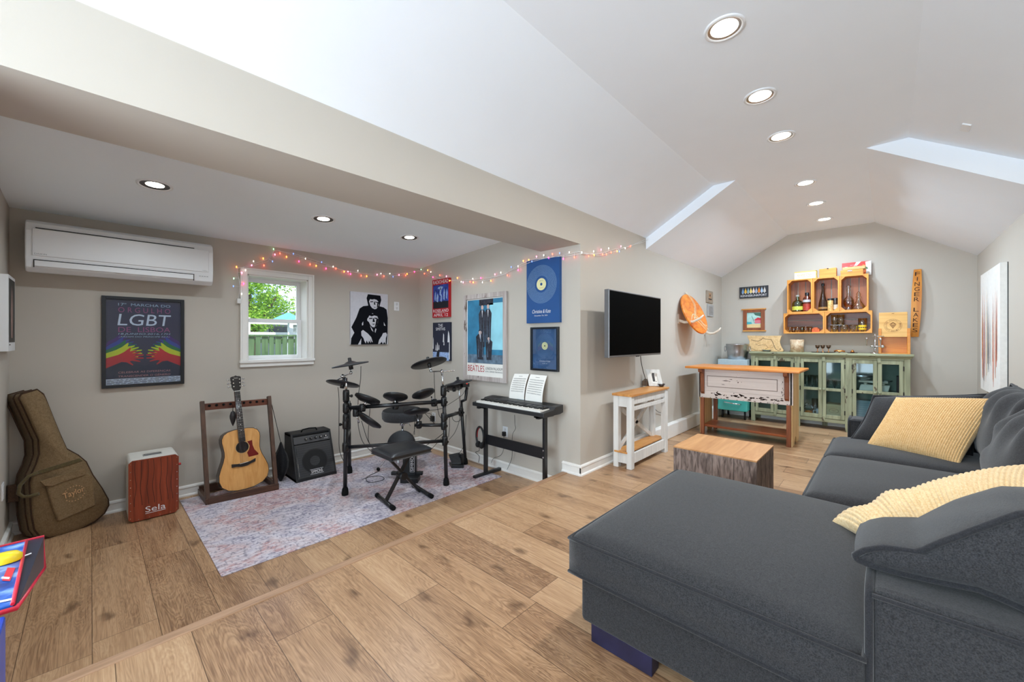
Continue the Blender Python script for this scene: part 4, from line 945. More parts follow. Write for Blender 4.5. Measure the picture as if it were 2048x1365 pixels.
def clamp(p, sz=.045, kn=None):
    b = MB(BLACK); b.lathe([(.0, -sz), (.027, -sz), (.03, -sz * .6), (.03, sz * .6), (.027, sz), (0, sz)], p, UP, 12)
    kn = kn or (-FW * .8 + RT * .6); b.cyl(p, p + kn * .05, .008); b.cyl(p + kn * .045, p + kn * .058, .014); b.build('clamp', t)
for p in (a1, c1, a2, c2, a1 - UP * .1, Vector((2.44, 3.245, .505)), Vector((2.44, 3.245, .43)), Vector((1.94, 4.29, .55)), Vector((2.985, 3.64, .44))): clamp(p)
clamp(Vector((1.652, 3.715, .49)), .04, -RT); clamp(Vector((1.655, 3.715, .76)), .055, RT); clamp(Vector((2.437, 3.248, .775)), .05, RT)
PADT = plain('drum_rubber', (36, 38, 42), .55, var=.05)
def pad(c, nrm, r, cym=False):
    nrm = nrm.normalized(); b = MB(BLACK if not cym else plain('cymbal_rubber', (26, 28, 32), .35, var=.05))
    if cym: b.lathe([(.0, -.012), (r * .35, -.010), (r * .98, -.006), (r, .0), (r * .97, .006), (r * .35, .016), (r * .22, .028), (.02, .034), (0, .034)], c, nrm, 40)
    else: b.lathe([(0, -.036), (r * .55, -.034), (r * .80, -.020), (r * .98, -.008), (r, .004), (r * .96, .014)], c, nrm, 36)
    o_ = b.build('cymbal_pad' if cym else 'drum_pad', t)
    if not cym: b = MB(PADT); b.lathe([(r * .96, .014), (r * .9, .016), (0, .016)], c, nrm, 36); b.build('playing_surface', o_)
    else: b = MB(BLACK); b.lathe([(.016, .03), (.016, .062), (.010, .068), (0, .068)], c, nrm, 12); b.lathe([(.02, -.012), (.02, -.045), (0, -.045)], c, nrm, 12); b.build('wing_nut', o_)
    return o_
def rod(pts, r=.007):
    b = MB(CHROME); b.tube(pts, r, 10); b.build('rod', t)
cm1 = dp(701, 730, 3.75); cm2 = dp(686, 768, 3.85); cm3 = dp(858, 727, 4.05); ht1 = dp(917, 766, 4.62); ht2 = dp(908, 776, 4.66)
pad(cm1, UP - RT * .16 - FW * .02, .165, True); pad(cm2, UP + RT * .10 + FW * .34, .155, True); pad(cm3, UP - RT * .30 + FW * .26, .185, True); pad(ht1, UP - RT * .19 + FW * .0, .165, True); pad(ht2, UP - RT * .1 + FW * .45, .10, True)
for px, py, fw, nr, r in ((735, 798, 3.76, UP + FW * .42 + RT * .30, .122), (791, 794, 3.92, UP + FW * .46, .120), (847, 788, 4.02, UP + FW * .36 - RT * .38, .118), (739, 841, 3.78, UP + FW * .56 + RT * .66, .13), (833, 823, 4.12, UP * 1.0 + FW * .28 - RT * .12, .135)):
    c_ = dp(px, py, fw); pad(c_, nr, r)
    tgt = {735: dp(725, 816, 3.76), 791: dp(791, 812, 3.92), 847: dp(868, 806, 4.0), 739: dp(712, 826, 3.76), 833: dp(838, 850, 4.06)}[px]
    rod([c_ - nr.normalized() * .03 + (RT * .07 if px == 847 else -RT * .08 if px == 739 else Vector()), tgt])
    clamp(tgt, .035)
rod([Vector((1.655, 3.715, .78)), Vector((1.658, 3.712, .93))], .010); rod([dp(685, 754, 3.75), dp(672, 762, 3.78)], .006)
b = MB(CHROME); b.ball(dp(685, 753, 3.75), .020); b.ball(dp(702, 746, 3.75), .016); b.tube([dp(685, 753, 3.75), dp(702, 747, 3.75), cm1 - UP * .02], .007, 8); b.build('tilter', t)
rod([Vector((2.437, 3.248, .79)), dp(884, 745, 4.0)], .010); rod([dp(860, 744, 4.02), dp(909, 742, 4.0)], .006); rod([dp(862, 743, 4.03), cm3 - UP * .02], .008)
b = MB(CHROME); b.ball(dp(884, 743, 4.0), .018); b.ball(dp(862, 742, 4.03), .016); b.build('tilter', t)
rod([dp(921, 822, 4.66), dp(918, 770, 4.62)], .009)
b = MB(BMETAL); b.tube([Vector((2.985, 3.64, .56)), dp(931, 800, 4.67), dp(934, 775, 4.67)], .018, 10); b.cbox(dp(929, 771, 4.68), (.10, .06, .04)); b.build('module_bracket', t)
b = MB(glow('red_indicator', (255, 40, 30), 2)); b.ball(dp(934, 768, 4.62), .005); b.build('indicator', t)
CAB = plain('black_cable', (18, 18, 19), .5)
def cable(pts, r=.0028, par=t, nm='cable', sag=True):
    pts = [Vector(p) for p in pts]; sm_ = []
    for i in range(len(pts) - 1):
        p0 = pts[max(i - 1, 0)]; p1 = pts[i]; p2 = pts[i + 1]; p3 = pts[min(i + 2, len(pts) - 1)]
        for k_ in range(8):
            u = k_ / 8; sm_.append(.5 * ((2 * p1) + (p2 - p0) * u + (2 * p0 - 5 * p1 + 4 * p2 - p3) * u * u + (3 * p1 - p0 - 3 * p2 + p3) * u ** 3))
    sm_.append(pts[-1]); b = MB(CAB); b.tube(sm_, r, 6); return b.build(nm, par)
K = lambda seq, fw: [dp(x, y, fw) for x, y in seq]
cable(K([(722, 733), (721, 760), (717, 790), (716, 810)], 3.78)); cable(K([(676, 775), (678, 800), (678, 860), (679, 900), (688, 925)], 3.84))
cable(K([(715, 835), (718, 860), (726, 885), (744, 905)], 3.9)); cable(K([(723, 842), (735, 880), (750, 905)], 3.9)); cable(K([(740, 818), (737, 860), (738, 885), (752, 902)], 3.95))
cable(K([(868, 745), (869, 770), (870, 800)], 4.03)); cable(K([(848, 822), (872, 820), (890, 816)], 4.1)); cable(K([(806, 815), (808, 828)], 4.0))
cable(K([(872, 800), (878, 830), (884, 838)], 4.05)); cable(K([(848, 825), (860, 838), (872, 850), (884, 852)], 4.15)); cable(K([(830, 830), (829, 850), (829, 870)], 4.1))
cable(K([(888, 815), (912, 800), (925, 790), (932, 778)], 4.4)); cable(K([(893, 862), (870, 880), (850, 893), (843, 900)], 4.2)); cable(K([(893, 862), (876, 876), (855, 890)], 4.25)); cable(K([(893, 862), (880, 880), (862, 900)], 4.2))
cable(K([(899, 830), (899, 855), (897, 875)], 4.1)); cable(K([(921, 815), (919, 840), (910, 865), (898, 880)], 4.5)); cable(K([(906, 828), (905, 838), (912, 844), (921, 840), (922, 828), (912, 824), (906, 828)], 4.5, )); cable(K([(932, 830), (931, 860), (928, 890), (918, 908), (905, 915)], 4.62))
cable([Vector((1.66, 3.70, .1)), Vector((1.72, 3.9, ZR + .01)), Vector((2.0, 4.0, ZR + .004)), Vector((2.12, 3.95, ZR + .004)), Vector((2.10, 3.82, ZR + .004)), Vector((1.96, 3.84, ZR + .004)), Vector((2.0, 4.0, ZR + .006)), Vector((2.2, 4.1, ZR + .004))])
# power brick in the outlet behind
t2 = thing('power_adapter', 'black power adapter plugged in behind the drum rack', 'adapter', OUT_DRUM)
b = MB(BLACK); b.box((WX - .045, OUT_DRUM.y - .03, OUT_DRUM.z - .06), (WX - .008, OUT_DRUM.y + .03, OUT_DRUM.z + .015)); b.build('plug_body', t2, bevel=.006)
cable([(WX - .03, OUT_DRUM.y, OUT_DRUM.z + .015), (WX - .06, OUT_DRUM.y + .03, OUT_DRUM.z + .05), (WX - .15, OUT_DRUM.y + .1, OUT_DRUM.z + .03), (WX - .2, OUT_DRUM.y + .15, .1), (WX - .25, OUT_DRUM.y + .2, ZA + .03)], .0025, t2, 'cord')

# drum throne
tc_ = dp(805, 830, 4.5); t = thing('drum_throne', 'round grey padded drum throne behind the drum rack', 'stool', (tc_.x, tc_.y, ZR))
b = MB(fabric('throne_cloth', (74, 75, 78), (58, 59, 62), 120)); b.lathe([(.0, -.065), (.15, -.065), (.205, -.055), (.222, -.03), (.225, .03), (.215, .055)], tc_, n=40); b.build('seat_side', t)
b = MB(plain('black_velour', (22, 22, 24), .9)); b.lathe([(.215, .055), (.19, .068), (0, .07)], tc_, n=40); b.build('seat_top', t)
b = MB(CHROME); b.cyl(tc_ - UP * .065, (tc_.x, tc_.y, ZR + .2), .014); b.cyl(tc_ - UP * .12, tc_ - UP * .08, .03); b.tube([tc_ - UP * .1, tc_ - UP * .1 + RT * .07, tc_ - UP * .13 + RT * .09], .005, 6); b.build('column', t)
for i in range(3):
    a = 2.1 * i + .5; d_ = Vector((math.cos(a), math.sin(a), 0)); b = MB(CHROME); b.bar(Vector((tc_.x, tc_.y, .16)), Vector((tc_.x, tc_.y, ZR + .02)) + d_ * .26, .02, .008); o_ = b.build('leg', t)
    b = MB(RUBBER); b.ball(Vector((tc_.x, tc_.y, ZR + .02)) + d_ * .26, .02); b.build('rubber_foot', o_)

# kick drum pad tower with its pedal
kb = at(816, 962, Z=ZR); t = thing('kick_drum_pad', 'black kick drum tower with domed pad behind the keyboard bench', 'drum pad', kb)
b = MB(PADT)
kc = dp(803, 890, kb.x * _c + kb.y * _s + .12); b.lathe([(0, -.03), (.14, -.03), (.148, -.02), (.148, .02), (.14, .03), (0, .032)], kc, -FW + UP * .1, 36); b.build('pad_head', t)
b = MB(BLACK); fr = Fr(kb + RT * -.06 + FW * .06, RT, UP); b.slab(fr, -.005, 0, .135, kc.z - ZR, -.03, .03); b.slab(fr, -.13, .04, .2, .075, -.025, .02); b.build('tower', t, bevel=.006)
b = MB(PW); fr2 = Fr(kb + RT * .04 + FW * .028, UP, -RT); b.text(fr2, 'SIMMONS', .09, -.012, .30, .018, .0012)
for q_ in ((.08, .024, .31, .027), (.08, -.021, .31, -.018), (.08, -.021, .083, .027), (.307, -.021, .31, .027)): b.rect(fr2, q_[0], q_[1], q_[2], q_[3], .0012)
b.build('lettering', t)
b = MB(BLACK); fr = Fr(kb - FW * .02, RT, FW); b.prism([fr.p(x, y, 0) for x, y in [(-.06, -.06), (.12, -.06), (.12, .06), (-.06, .06)]], UP * .05); b.build('base', t, bevel=.005)
b = MB(CHROME); b.cyl(kb - RT * .11 + FW * .03, kb - RT * .11 + FW * .03 + UP * .3, .007); b.build('beater_spring', t)
hp = at(912, 936, Z=ZR); t = thing('hi_hat_pedal', 'black foot pedal on the rug edge between rack legs', 'pedal', hp)
fr = Fr(hp, RT, (FW + UP * .28).normalized())
b = MB(BLACK); b.prism([hp + RT * a + FW * c for a, c in [(-.10, .12), (-.05, -.02), (.09, -.02), (.08, .12)]], UP * .03); b.build('base', t, bevel=.005)
b = MB(PADT); b.prism([hp + RT * a + FW * c + UP * e for a, c, e in [(-.11, .16, .09), (-.045, -.01, .04), (.06, -.01, .04), (.02, .18, .11)]], UP * .015); b.build('footboard', t, bevel=.004)
b = MB(BMETAL); b.cbox(hp + RT * .05 + FW * .1 + UP * .07, (.05, .05, .12)); b.build('heel_block', t, bevel=.004)

# ------------------------------------------------------------------ keyboard bench
t = thing('keyboard_bench', 'black padded keyboard bench with crossed legs in front of the drums', 'bench', (1.95, 3.2, ZR))
b = MB(plain('black_vinyl', (34, 35, 38), .38, bump=.15, bscale=90))
sc0 = Vector((1.938, 3.205, .30))
def seat(u, v):
    x, y = (u - .5) * 2, (v - .5) * 2
    h_ = .030 * (1 - abs(x) ** 4) ** .5 * (1 - abs(y) ** 4) ** .5 if abs(x) < 1 and abs(y) < 1 else 0
    return sc0 + Vector((x * .205, y * .185, h_))
b.grid(seat, 28, 28); b.add([sc0 + Vector(q) for q in ((-.205, -.185, 0), (.205, -.185, 0), (.205, .185, 0), (-.205, .185, 0), (-.195, -.175, -.035), (.195, -.175, -.035), (.195, .175, -.035), (-.195, .175, -.035))], [(0, 1, 5, 4), (1, 2, 6, 5), (2, 3, 7, 6), (3, 0, 4, 7), (7, 6, 5, 4)])
b.build('cushion', t, bevel=.01, seg=3)
def leg(x0, x1, y, foot_x, bend):
    b = MB(BMETAL); pts = [Vector((x1, y, .265)), Vector((x0, y, ZR + (.10 if bend else .018)))]
    b.bar(pts[0], pts[1], .022, .035, (0, 1, 0))
    if bend: b.bar(pts[1], Vector((foot_x, y - .05, ZR + .02)), .022, .035, (0, 1, 0))
    o_ = b.build('leg', t, bevel=.003)
    b = MB(BMETAL); b.tube([(foot_x + .02, y + .17, ZR + .02), (foot_x - .025, y - .19, ZR + .02)], .018, 12); b.build('foot_tube', o_)
    b = MB(RUBBER); b.cyl((foot_x - .02, y - .155, ZR + .02), (foot_x - .026, y - .2, ZR + .02), .021); b.build('rubber_cap', o_); b = MB(RUBBER); b.cyl((foot_x + .015, y + .14, ZR + .02), (foot_x + .021, y + .18, ZR + .02), .021); b.build('rubber_cap', o_)
leg(1.82, 2.10, 3.27, 1.805, False); leg(2.15, 1.80, 3.245, 2.18, False)
b = MB(BLACK); b.cyl((1.97, 3.21, .04), (1.97, 3.30, .04), .035); b.build('pivot', t)
b = MB(BMETAL); b.box((1.78, 3.06, .255), (2.10, 3.09, .27)); b.box((1.78, 3.32, .255), (2.10, 3.35, .27)); b.build('seat_bracket', t)

# ------------------------------------------------------------------ keyboard and its stand
yL, yR, xF, xB, zK = 3.225, 2.250, 2.80, 3.10, .585
t = thing('electric_keyboard', 'black electric keyboard piano on its stand under the record prints', 'keyboard', (2.95, 2.74, zK))
b = MB(plain('keyboard_shell', (40, 40, 42), .42, bump=.1))
b.prism([(xF, yL, zK), (xF, yL, zK + .038), (xF + .15, yL, zK + .052), (xF + .18, yL, zK + .075), (xB, yL, zK + .085), (xB, yL, zK + .01), (xB - .05, yL, zK)], (0, yR - yL, 0)); b.build('case', t, bevel=.005)
wy0, wy1 = yL - .05, yR + .05; nW = 45; pw = (wy0 - wy1) / nW
b = MB(plain('white_key', (228, 226, 220), .3, var=.01))
for i in range(nW): b.box((xF + .012, wy0 - i * pw - .0006, zK + .035), (xF + .15, wy0 - (i + 1) * pw + .0006, zK + .058))
b.build('white_keys', t, bevel=.001)
b = MB(plain('black_key', (20, 20, 21), .3))
for i in range(nW - 1):
    if i % 7 in (0, 1, 3, 4, 5): b.box((xF + .065, wy0 - (i + 1) * pw + .006, zK + .055), (xF + .152, wy0 - (i + 1) * pw - .006, zK + .071))
b.build('black_keys', t, bevel=.0015)
kf = Fr((xF + .185, yL, zK + .0765), (0, -1, 0), Vector((.12, 0, .010)).normalized())
b = MB(plain('panel_print', (120, 116, 108), .5))
for i in range(34): b.rect(kf, .30 + (i % 17) * .024, .018 + (i // 17) * .032, .315 + (i % 17) * .024, .028 + (i // 17) * .032, .001)
b.use(plain('panel_screen', (90, 130, 150), .3)); b.rect(kf, .40, .075, .50, .10, .001); b.build('control_panel', t)
SLOT = plain('speaker_slots', (16, 16, 17), .7)
for y_ in (.05, .76):
    b = MB(SLOT)
    for i in range(9): b.rect(kf, y_, .012 + i * .011, y_ + .16, .017 + i * .011, .001)
    b.build('speaker_grille', t)
for a_, c_ in ((yL - .08, yL - .14), (yR + .14, yR + .06)): b = MB(RUBBER); b.box((xF + .03, a_, zK - .02), (xF + .07, c_, zK)); b.build('foot', t)
t = thing('keyboard_stand', 'black metal keyboard stand with flat modesty bar', 'stand', (2.95, 2.74, ZA))
for y in (yL - .055, yR + .10):
    b = MB(BMETAL); b.box((2.925, y - .016, ZA + .03), (2.965, y + .016, zK - .02)); o_ = b.build('leg', t, bevel=.003)
    b = MB(BMETAL); b.box((2.775, y - .02, ZA), (3.165, y + .02, ZA + .032)); b.build('foot_bar', o_, bevel=.003)
    b = MB(BMETAL); b.box((2.83, y - .02, zK - .03), (3.06, y + .02, zK)); b.build('support_bracket', o_, bevel=.003)
b = MB(BMETAL); b.box((2.935, yR + .09, .16), (2.95, yL - .05, .265)); b.build('modesty_bar', t, bevel=.002)
b = MB(CHROME)
for z in (.18, .245): b.cyl((2.935, yR + .105, z), (2.92, yR + .105, z), .008)
b.build('bolt', t)
# sheet music
LINE = plain('stave_ink', (130, 130, 130), .8)
def sheet(label, c, first=None):
    t = thing('sheet_music', label, 'sheet music', at(*c[0], X=xB - .02), 'two pages of sheet music')
    TL, TR, BR, BL = (at(c[0][0], c[0][1], X=xB + .055), at(c[1][0], c[1][1], X=xB + .055), at(c[2][0], c[2][1], X=xB - .03), at(c[3][0], c[3][1], X=xB - .03))
    def f(u, v, l_=0):
        p = (BL.lerp(BR, u)).lerp(TL.lerp(TR, u), v); p = p + Vector((-.02 * math.sin(v * math.pi) - l_, 0, 0)); return p
    b = MB(PAPER); b.grid(lambda u, v: f(u, v), 8, 10); b.grid(lambda u, v: f(u, v, -.0012), 8, 10); b.build('page', t)
    b = MB(LINE)
    for i in range(7):
        for k_ in range(5):
            v0 = .30 + i * .082 + k_ * .008; pts_ = [(.08 + j * .105, v0) for j in range(9)]
            for (u0, v_), (u1, v1) in zip(pts_[:-1], pts_[1:]): b.add([f(u0, v_, .0012), f(u1, v_, .0012), f(u1, v_ + .003, .0012), f(u0, v_ + .003, .0012)], [(0, 1, 2, 3)])
        for j in range(10):
            u0 = .1 + random.random() * .78; v0 = .30 + i * .082 + random.random() * .03; b.add([f(u0, v0, .0014), f(u0 + .018, v0, .0014), f(u0 + .018, v0 + .008, .0014), f(u0, v0 + .008, .0014)], [(0, 1, 2, 3)])
    b.add([f(.38, .90, .0012), f(.62, .90, .0012), f(.62, .915, .0012), f(.38, .915, .0012)], [(0, 1, 2, 3)]); b.build('notation', t)
sheet('sheet of printed music propped on the keyboard, the one towards the drums', [(1029, 748), (1058, 748.5), (1048, 801), (1018, 797)])
sheet('sheet of printed music propped on the keyboard, the one towards the television', [(1061, 749), (1094, 752), (1084, 809), (1050, 802)])
# headphones on the stand
hc = Vector((2.945, 3.195, .245)); t = thing('headphones', 'black headphones with a red inner band looped over the keyboard stand', 'headphones', hc)
ring_ = [hc + Vector((-.035 + .01 * math.cos(a), .07 * math.cos(a) + .03, .105 * math.sin(a) - .01)) for a in [R(d_) for d_ in range(-60, 245, 12)]]
b = MB(BLACK); b.tube(ring_, .011, 8); b.build('headband', t)
b = MB(plain('red_band', (150, 24, 30), .5)); b.tube([q + (hc - q).normalized() * .012 for q in ring_[4:13]], .006, 6); b.build('inner_band', t)
for q in (ring_[0], ring_[-1]): b = MB(plain('ear_pad', (24, 24, 25), .8)); b.ball(q, .036, 12, 8, (1, .55, 1)); b.build('ear_cup', t)
cable([ring_[0], ring_[0] + Vector((-.01, -.03, -.06)), ring_[0] + Vector((-.02, .02, -.09)), ring_[0] + Vector((-.02, -.04, -.12)), ring_[0] + Vector((-.02, -.03, -.19))], .003, t, 'cord')
t = thing('power_adapter', 'black power adapter plugged in under the keyboard', 'adapter', OUT_KEY)
b = MB(BLACK); b.box((WX - .04, OUT_KEY.y - .02, OUT_KEY.z - .045), (WX - .008, OUT_KEY.y + .02, OUT_KEY.z + .005)); b.build('plug_body', t, bevel=.005)
cable([(WX - .03, OUT_KEY.y, OUT_KEY.z - .045), (WX - .035, OUT_KEY.y - .01, .1), (WX - .04, OUT_KEY.y + .03, 0), (WX - .05, OUT_KEY.y + .14, -.06), (WX - .05, OUT_KEY.y + .18, ZA + .06)], .0022, t, 'cord')
t = thing('power_cable', 'thin black cable dangling from the keyboard to the floor', 'cable', (3.0, 2.9, ZA))
cable([at(1029, 830, X=3.05), at(1030, 850, X=3.08), at(1031, 858, X=3.1), at(1025, 870, X=3.1), at(1024, 890, X=3.12), at(1024, 915, X=3.13), at(1020, 927, X=3.14), at(1014, 940, X=3.14)], .0022, t, 'cord')

# ------------------------------------------------------------------ arcade table at the lower left
ab = thing('arcade_table', 'blue arcade game table with red edge trim at the lower left corner', 'arcade game', (-.4, 1.2, 0))
e0 = at(88, 1074, X=-.092); e1 = at(88, 1138, X=-.092); e2 = at(33, 1217, X=-.092)
SIDEN = plain('arcade_navy', (20, 28, 52), .35); TM = plain('red_trim', (206, 36, 62), .3)
m, n, l, bs = nmat('arcade_art'); bs.inputs['Roughness'].default_value = .3; tx = n.new('ShaderNodeTexCoord')
a = n.new('ShaderNodeTexNoise'); a.inputs['Scale'].default_value = 18; a.inputs['Detail'].default_value = 8; l.new(tx.outputs['Object'], a.inputs['Vector'])
r = n.new('ShaderNodeValToRGB'); r.color_ramp.elements[0].position = .35; r.color_ramp.elements[0].color = lin((16, 40, 120)) + (1,); r.color_ramp.elements[1].position = .72; r.color_ramp.elements[1].color = lin((150, 190, 235)) + (1,)
x = r.color_ramp.elements.new(.52); x.color = lin((40, 96, 190)) + (1,)
l.new(a.outputs['Fac'], r.inputs['Fac']); l.new(r.outputs['Color'], bs.inputs['Base Color']); ART = m
wv = Vector((-.66, .0, 0))
b = MB(SIDEN); b.prism([e0, e1, e2], wv); b.build('control_deck', ab)
b = MB(ART); inn = Vector((-.03, 0, 0)); d0 = e0.lerp(e2, .035) + inn; d1 = e0.lerp(e2, .97) + Vector((-.006, 0, 0)); nn2 = (e2 - e0).cross(wv).normalized(); nn2 = nn2 if nn2.z > 0 else -nn2
b.prism([d0, d1, d1 + wv * .95, d0 + wv * .95], nn2 * .003); art_ = b
df = Fr(d1 + nn2 * .0045, (-1, 0, 0), (d0 - d1).normalized()); 
dk = lambda x, y, l_=.0045: on_plane(x, y, d1 + nn2 * l_, nn2)
b = art_; b.use(PC['red']); b.add([dk(4, 1162), dk(20, 1163), dk(31, 1136), (dk(15, 1136))], [(0, 1, 2, 3)])
b.use(PW)
for q_ in (((16, 1126), (40, 1117), (63, 1108), (63, 1106), (40, 1114), (16, 1122)), ((0, 1206), (14, 1203), (27, 1200), (28, 1196), (14, 1199), (0, 1202)), ((2, 1158), (18, 1159), (20, 1155), (4, 1154))): b.add([dk(x, y, .005) for x, y in q_], [tuple(range(len(q_)))])
b.build('deck_art', ab)
b = MB(plain('yellow_button', (236, 208, 30), .35)); b.lathe([(.03, 0), (.03, .012), (.022, .02), (0, .022)], dk(6, 1126), nn2, 20); b.build('button', ab)
b = MB(TM); b.tube([e2 + wv, e2, e1.lerp(e1, 0), e0, e0 + wv], .0045, 8); b.tube([d0 + nn2 * .004, d1 + nn2 * .004], .003, 6); b.build('edge_trim', ab)
b = MB(plain('arcade_blue', (28, 84, 206), .3, var=.35, scale=5)); b.box((-.104, .78, .12), (-.74, e2.y, e2.z - .006)); b.build('cabinet', ab, bevel=.004)
b = MB(SIDEN); b.box((-.14, .82, 0), (-.70, e2.y - .04, .12)); b.build('plinth', ab)
# ------------------------------------------------------------------ television wall
t = thing('television', 'large black flat television on a wall mount above the console table', 'television', (3.87, 1.9, 1.44))
tx0, tx1, tz0, tz1, ty = 3.285, 4.44, 1.122, 1.762, 1.867
b = MB(plain('silver_bezel', (120, 120, 122), .35, .6)); b.box((tx0, ty, tz0), (tx1, ty + .05, tz1)); b.build('bezel', t, bevel=.004)
b = MB(plain('tv_screen', (2, 2, 2), .6, spec=.02)); b.box((tx0 + .012, ty - .002, tz0 + .02), (tx1 - .012, ty + .01, tz1 - .012)); b.build('screen', t)
b = MB(BLACK); b.box((tx0 + .25, ty + .05, tz0 + .08), (tx1 - .25, ty + .09, tz1 - .15)); b.build('rear_housing', t, bevel=.01)
b = MB(BMETAL); b.box((3.78, ty + .09, 1.35), (3.98, TY, 1.40)); b.box((3.70, TY - .02, 1.25), (4.05, TY, 1.5)); b.build('wall_mount', t)
b = MB(BLACK); b.box((3.84, ty - .003, tz0 - .006), (3.90, ty + .01, tz0 + .004)); b.build('logo_bump', t)
t = thing('television_cable', 'thin black cable hanging from the television to the tabletop', 'cable', (4.0, 2.0, .76))
cable([at(1281, 708, Y=1.93), at(1282, 722, Y=1.99), at(1286, 742, Y=2.03), at(1290, 755, Y=2.04), at(1291, 764, Y=2.03)], .004, t, 'cord')

# console table
CWHT = wood('chalk_white_wood', (226, 224, 220), (206, 204, 200), 'Z', 18, .6, chips=(150, 140, 130), chip_at=.70); CTOP = wood('orange_pine', (218, 160, 92), (176, 112, 54), 'X', 12, .4, (.25, .75))
cx0, cx1, cy0, cy1, cz = 3.665, 4.56, 1.835, 2.035, .745
t = thing('console_table', 'narrow white console table with pine top and crossed side braces', 'table', (4.1, 1.94, 0))
b = MB(CTOP); b.box((cx0 - .015, cy0 - .012, cz - .022), (cx1 + .015, cy1 + .008, cz)); b.build('tabletop', t, bevel=.003)
for x in (cx0, cx1 - .062):
    for y in (cy0, cy1 - .055): b = MB(CWHT); b.box((x, y, 0), (x + .062, y + .055, cz - .022)); b.build('leg', t, bevel=.003)
b = MB(CWHT); b.box((cx0 + .06, cy0 + .012, cz - .105), (cx1 - .06, cy0 + .03, cz - .022)); b.box((cx0 + .06, cy1 - .03, cz - .105), (cx1 - .06, cy1 - .012, cz - .022))
for x in (cx0 + .01, cx1 - .03): b.box((x, cy0 + .05, cz - .13), (x + .02, cy1 - .05, cz - .022))
b.build('apron', t)
b = MB(CWHT); b.box((cx0 + .06, cy0 + .008, cz - .165), (cx1 - .06, cy0 + .04, cz - .13)); b.build('front_rail', t)
b = MB(CWHT); b.box((cx0 + .06, cy0 + .01, .05), (cx1 - .06, cy0 + .032, .15)); b.box((cx0 + .06, cy1 - .032, .05), (cx1 - .06, cy1 - .01, .15))
for x in (cx0 + .008, cx1 - .028): b.box((x, cy0 + .05, .05), (x + .02, cy1 - .05, .15))
b.build('lower_frame', t)
b = MB(CTOP)
for i in range(3): b.box((cx0 - .006 + i * .303, cy0 + .045, .15), (cx0 - .006 + i * .303 + .300, cy1 - .012, .168))
b.build('lower_shelf', t, bevel=.002)
zl, zh = .17, cz - .14
b = MB(CWHT); b.bar((cx0 + .05, cy1 - .03, zl), (cx1 - .05, cy1 - .03, zh), .018, .04); b.bar((cx0 + .05, cy1 - .03, zh), (cx1 - .05, cy1 - .03, zl), .018, .04); b.build('cross_brace', t)
# things on it
pf = thing('photo_frame', 'white wooden frame with a black and white wedding photo on the console table', 'picture', (4.33, 1.93, cz))
A_ = at(1298, 773, Z=cz); B_ = at(1326, 773.5, Z=cz); u_ = (B_ - A_); wl = u_.length; u_.normalize(); v_ = Vector((0, 0, 1)) - u_ * 0; nrm = u_.cross(Vector((0, 0, 1))).normalized(); v_ = (Vector((0, 0, 1)) - nrm * .28 - u_ * .17).normalized()
fr = Fr(A_, u_, v_); H_ = wl * 1.28
b = MB(CWHT); frame_mb(b, fr, 0, 0, wl, H_, .042, .016); b.slab(fr, .0, .0, wl, H_, -.006, .004); b.build('frame', pf, bevel=.002)
b = MB(PAPER); b.rect(fr, .03, .03, wl - .03, H_ - .03, .0045); b.use(plain('grey_photo', (132, 128, 124), .6, var=.4, scale=60)); b.rect(fr, .055, .055, wl - .055, H_ - .055, .005)
b.use(plain('photo_dark', (62, 60, 60), .6)); q = wl / 2; b.poly(fr, [(q - .02, .06), (q + .005, .06), (q + .01, .13), (q + .02, .17), (q, .20), (q - .015, .17)], .0056)
b.use(PAPER); b.poly(fr, [(q + .004, .06), (q + .035, .06), (q + .022, .14), (q + .016, .17), (q + .008, .14)], .0058); b.use(SK); b.disc(fr, q - .002, .195, .010, .012, .006, 12); b.disc(fr, q + .018, .185, .009, .011, .006, 12); b.build('photo_print', pf)
b = MB(CWHT); b.bar(A_ + u_ * wl / 2 - nrm * .008 + UP * .15, A_ + u_ * wl / 2 - nrm * .085 + UP * .004, .03, .004); b.build('easel_leg', pf)
p = at(1292, 772, Z=cz); b = MB(wood('dark_block', (104, 82, 62), (70, 54, 40), 'Z', 30)).at0(p); b.prism([p + Vector(q) for q in ((-.04, -.03, 0), (.04, -.03, 0), (.04, .03, 0), (-.04, .03, 0))], UP * .062); b.prism([p + Vector(q) for q in ((-.036, -.02, .062), (.036, -.02, .062), (.0, -.02, .082))], (0, .04, 0))
tag(b.build('wooden_block', bevel=.002), 'small dark brown wooden block beside the white photo frame', 'block')
p = Vector((4.535, 1.90, cz)); b = MB(plain('dark_bowl', (52, 40, 36), .35)).at0(p); b.lathe([(.0, 0), (.022, 0), (.024, .006), (.042, .034), (.038, .034), (.02, .01), (0, .008)], p, n=24)
tag(b.build('bowl'), 'tiny dark bowl at the right end of the console table', 'bowl')
t = thing('extension_cable', 'black cable sagging below the console tabletop against the wall', 'cable', (4.2, 2.0, .3)); cable([at(1304, 806, Y=TY - .004), at(1307, 815, Y=2.10), at(1318, 825, Y=2.10), at(1330, 823, Y=2.10), at(1330, 800, Y=TY - .008)], .003, t, 'cord')

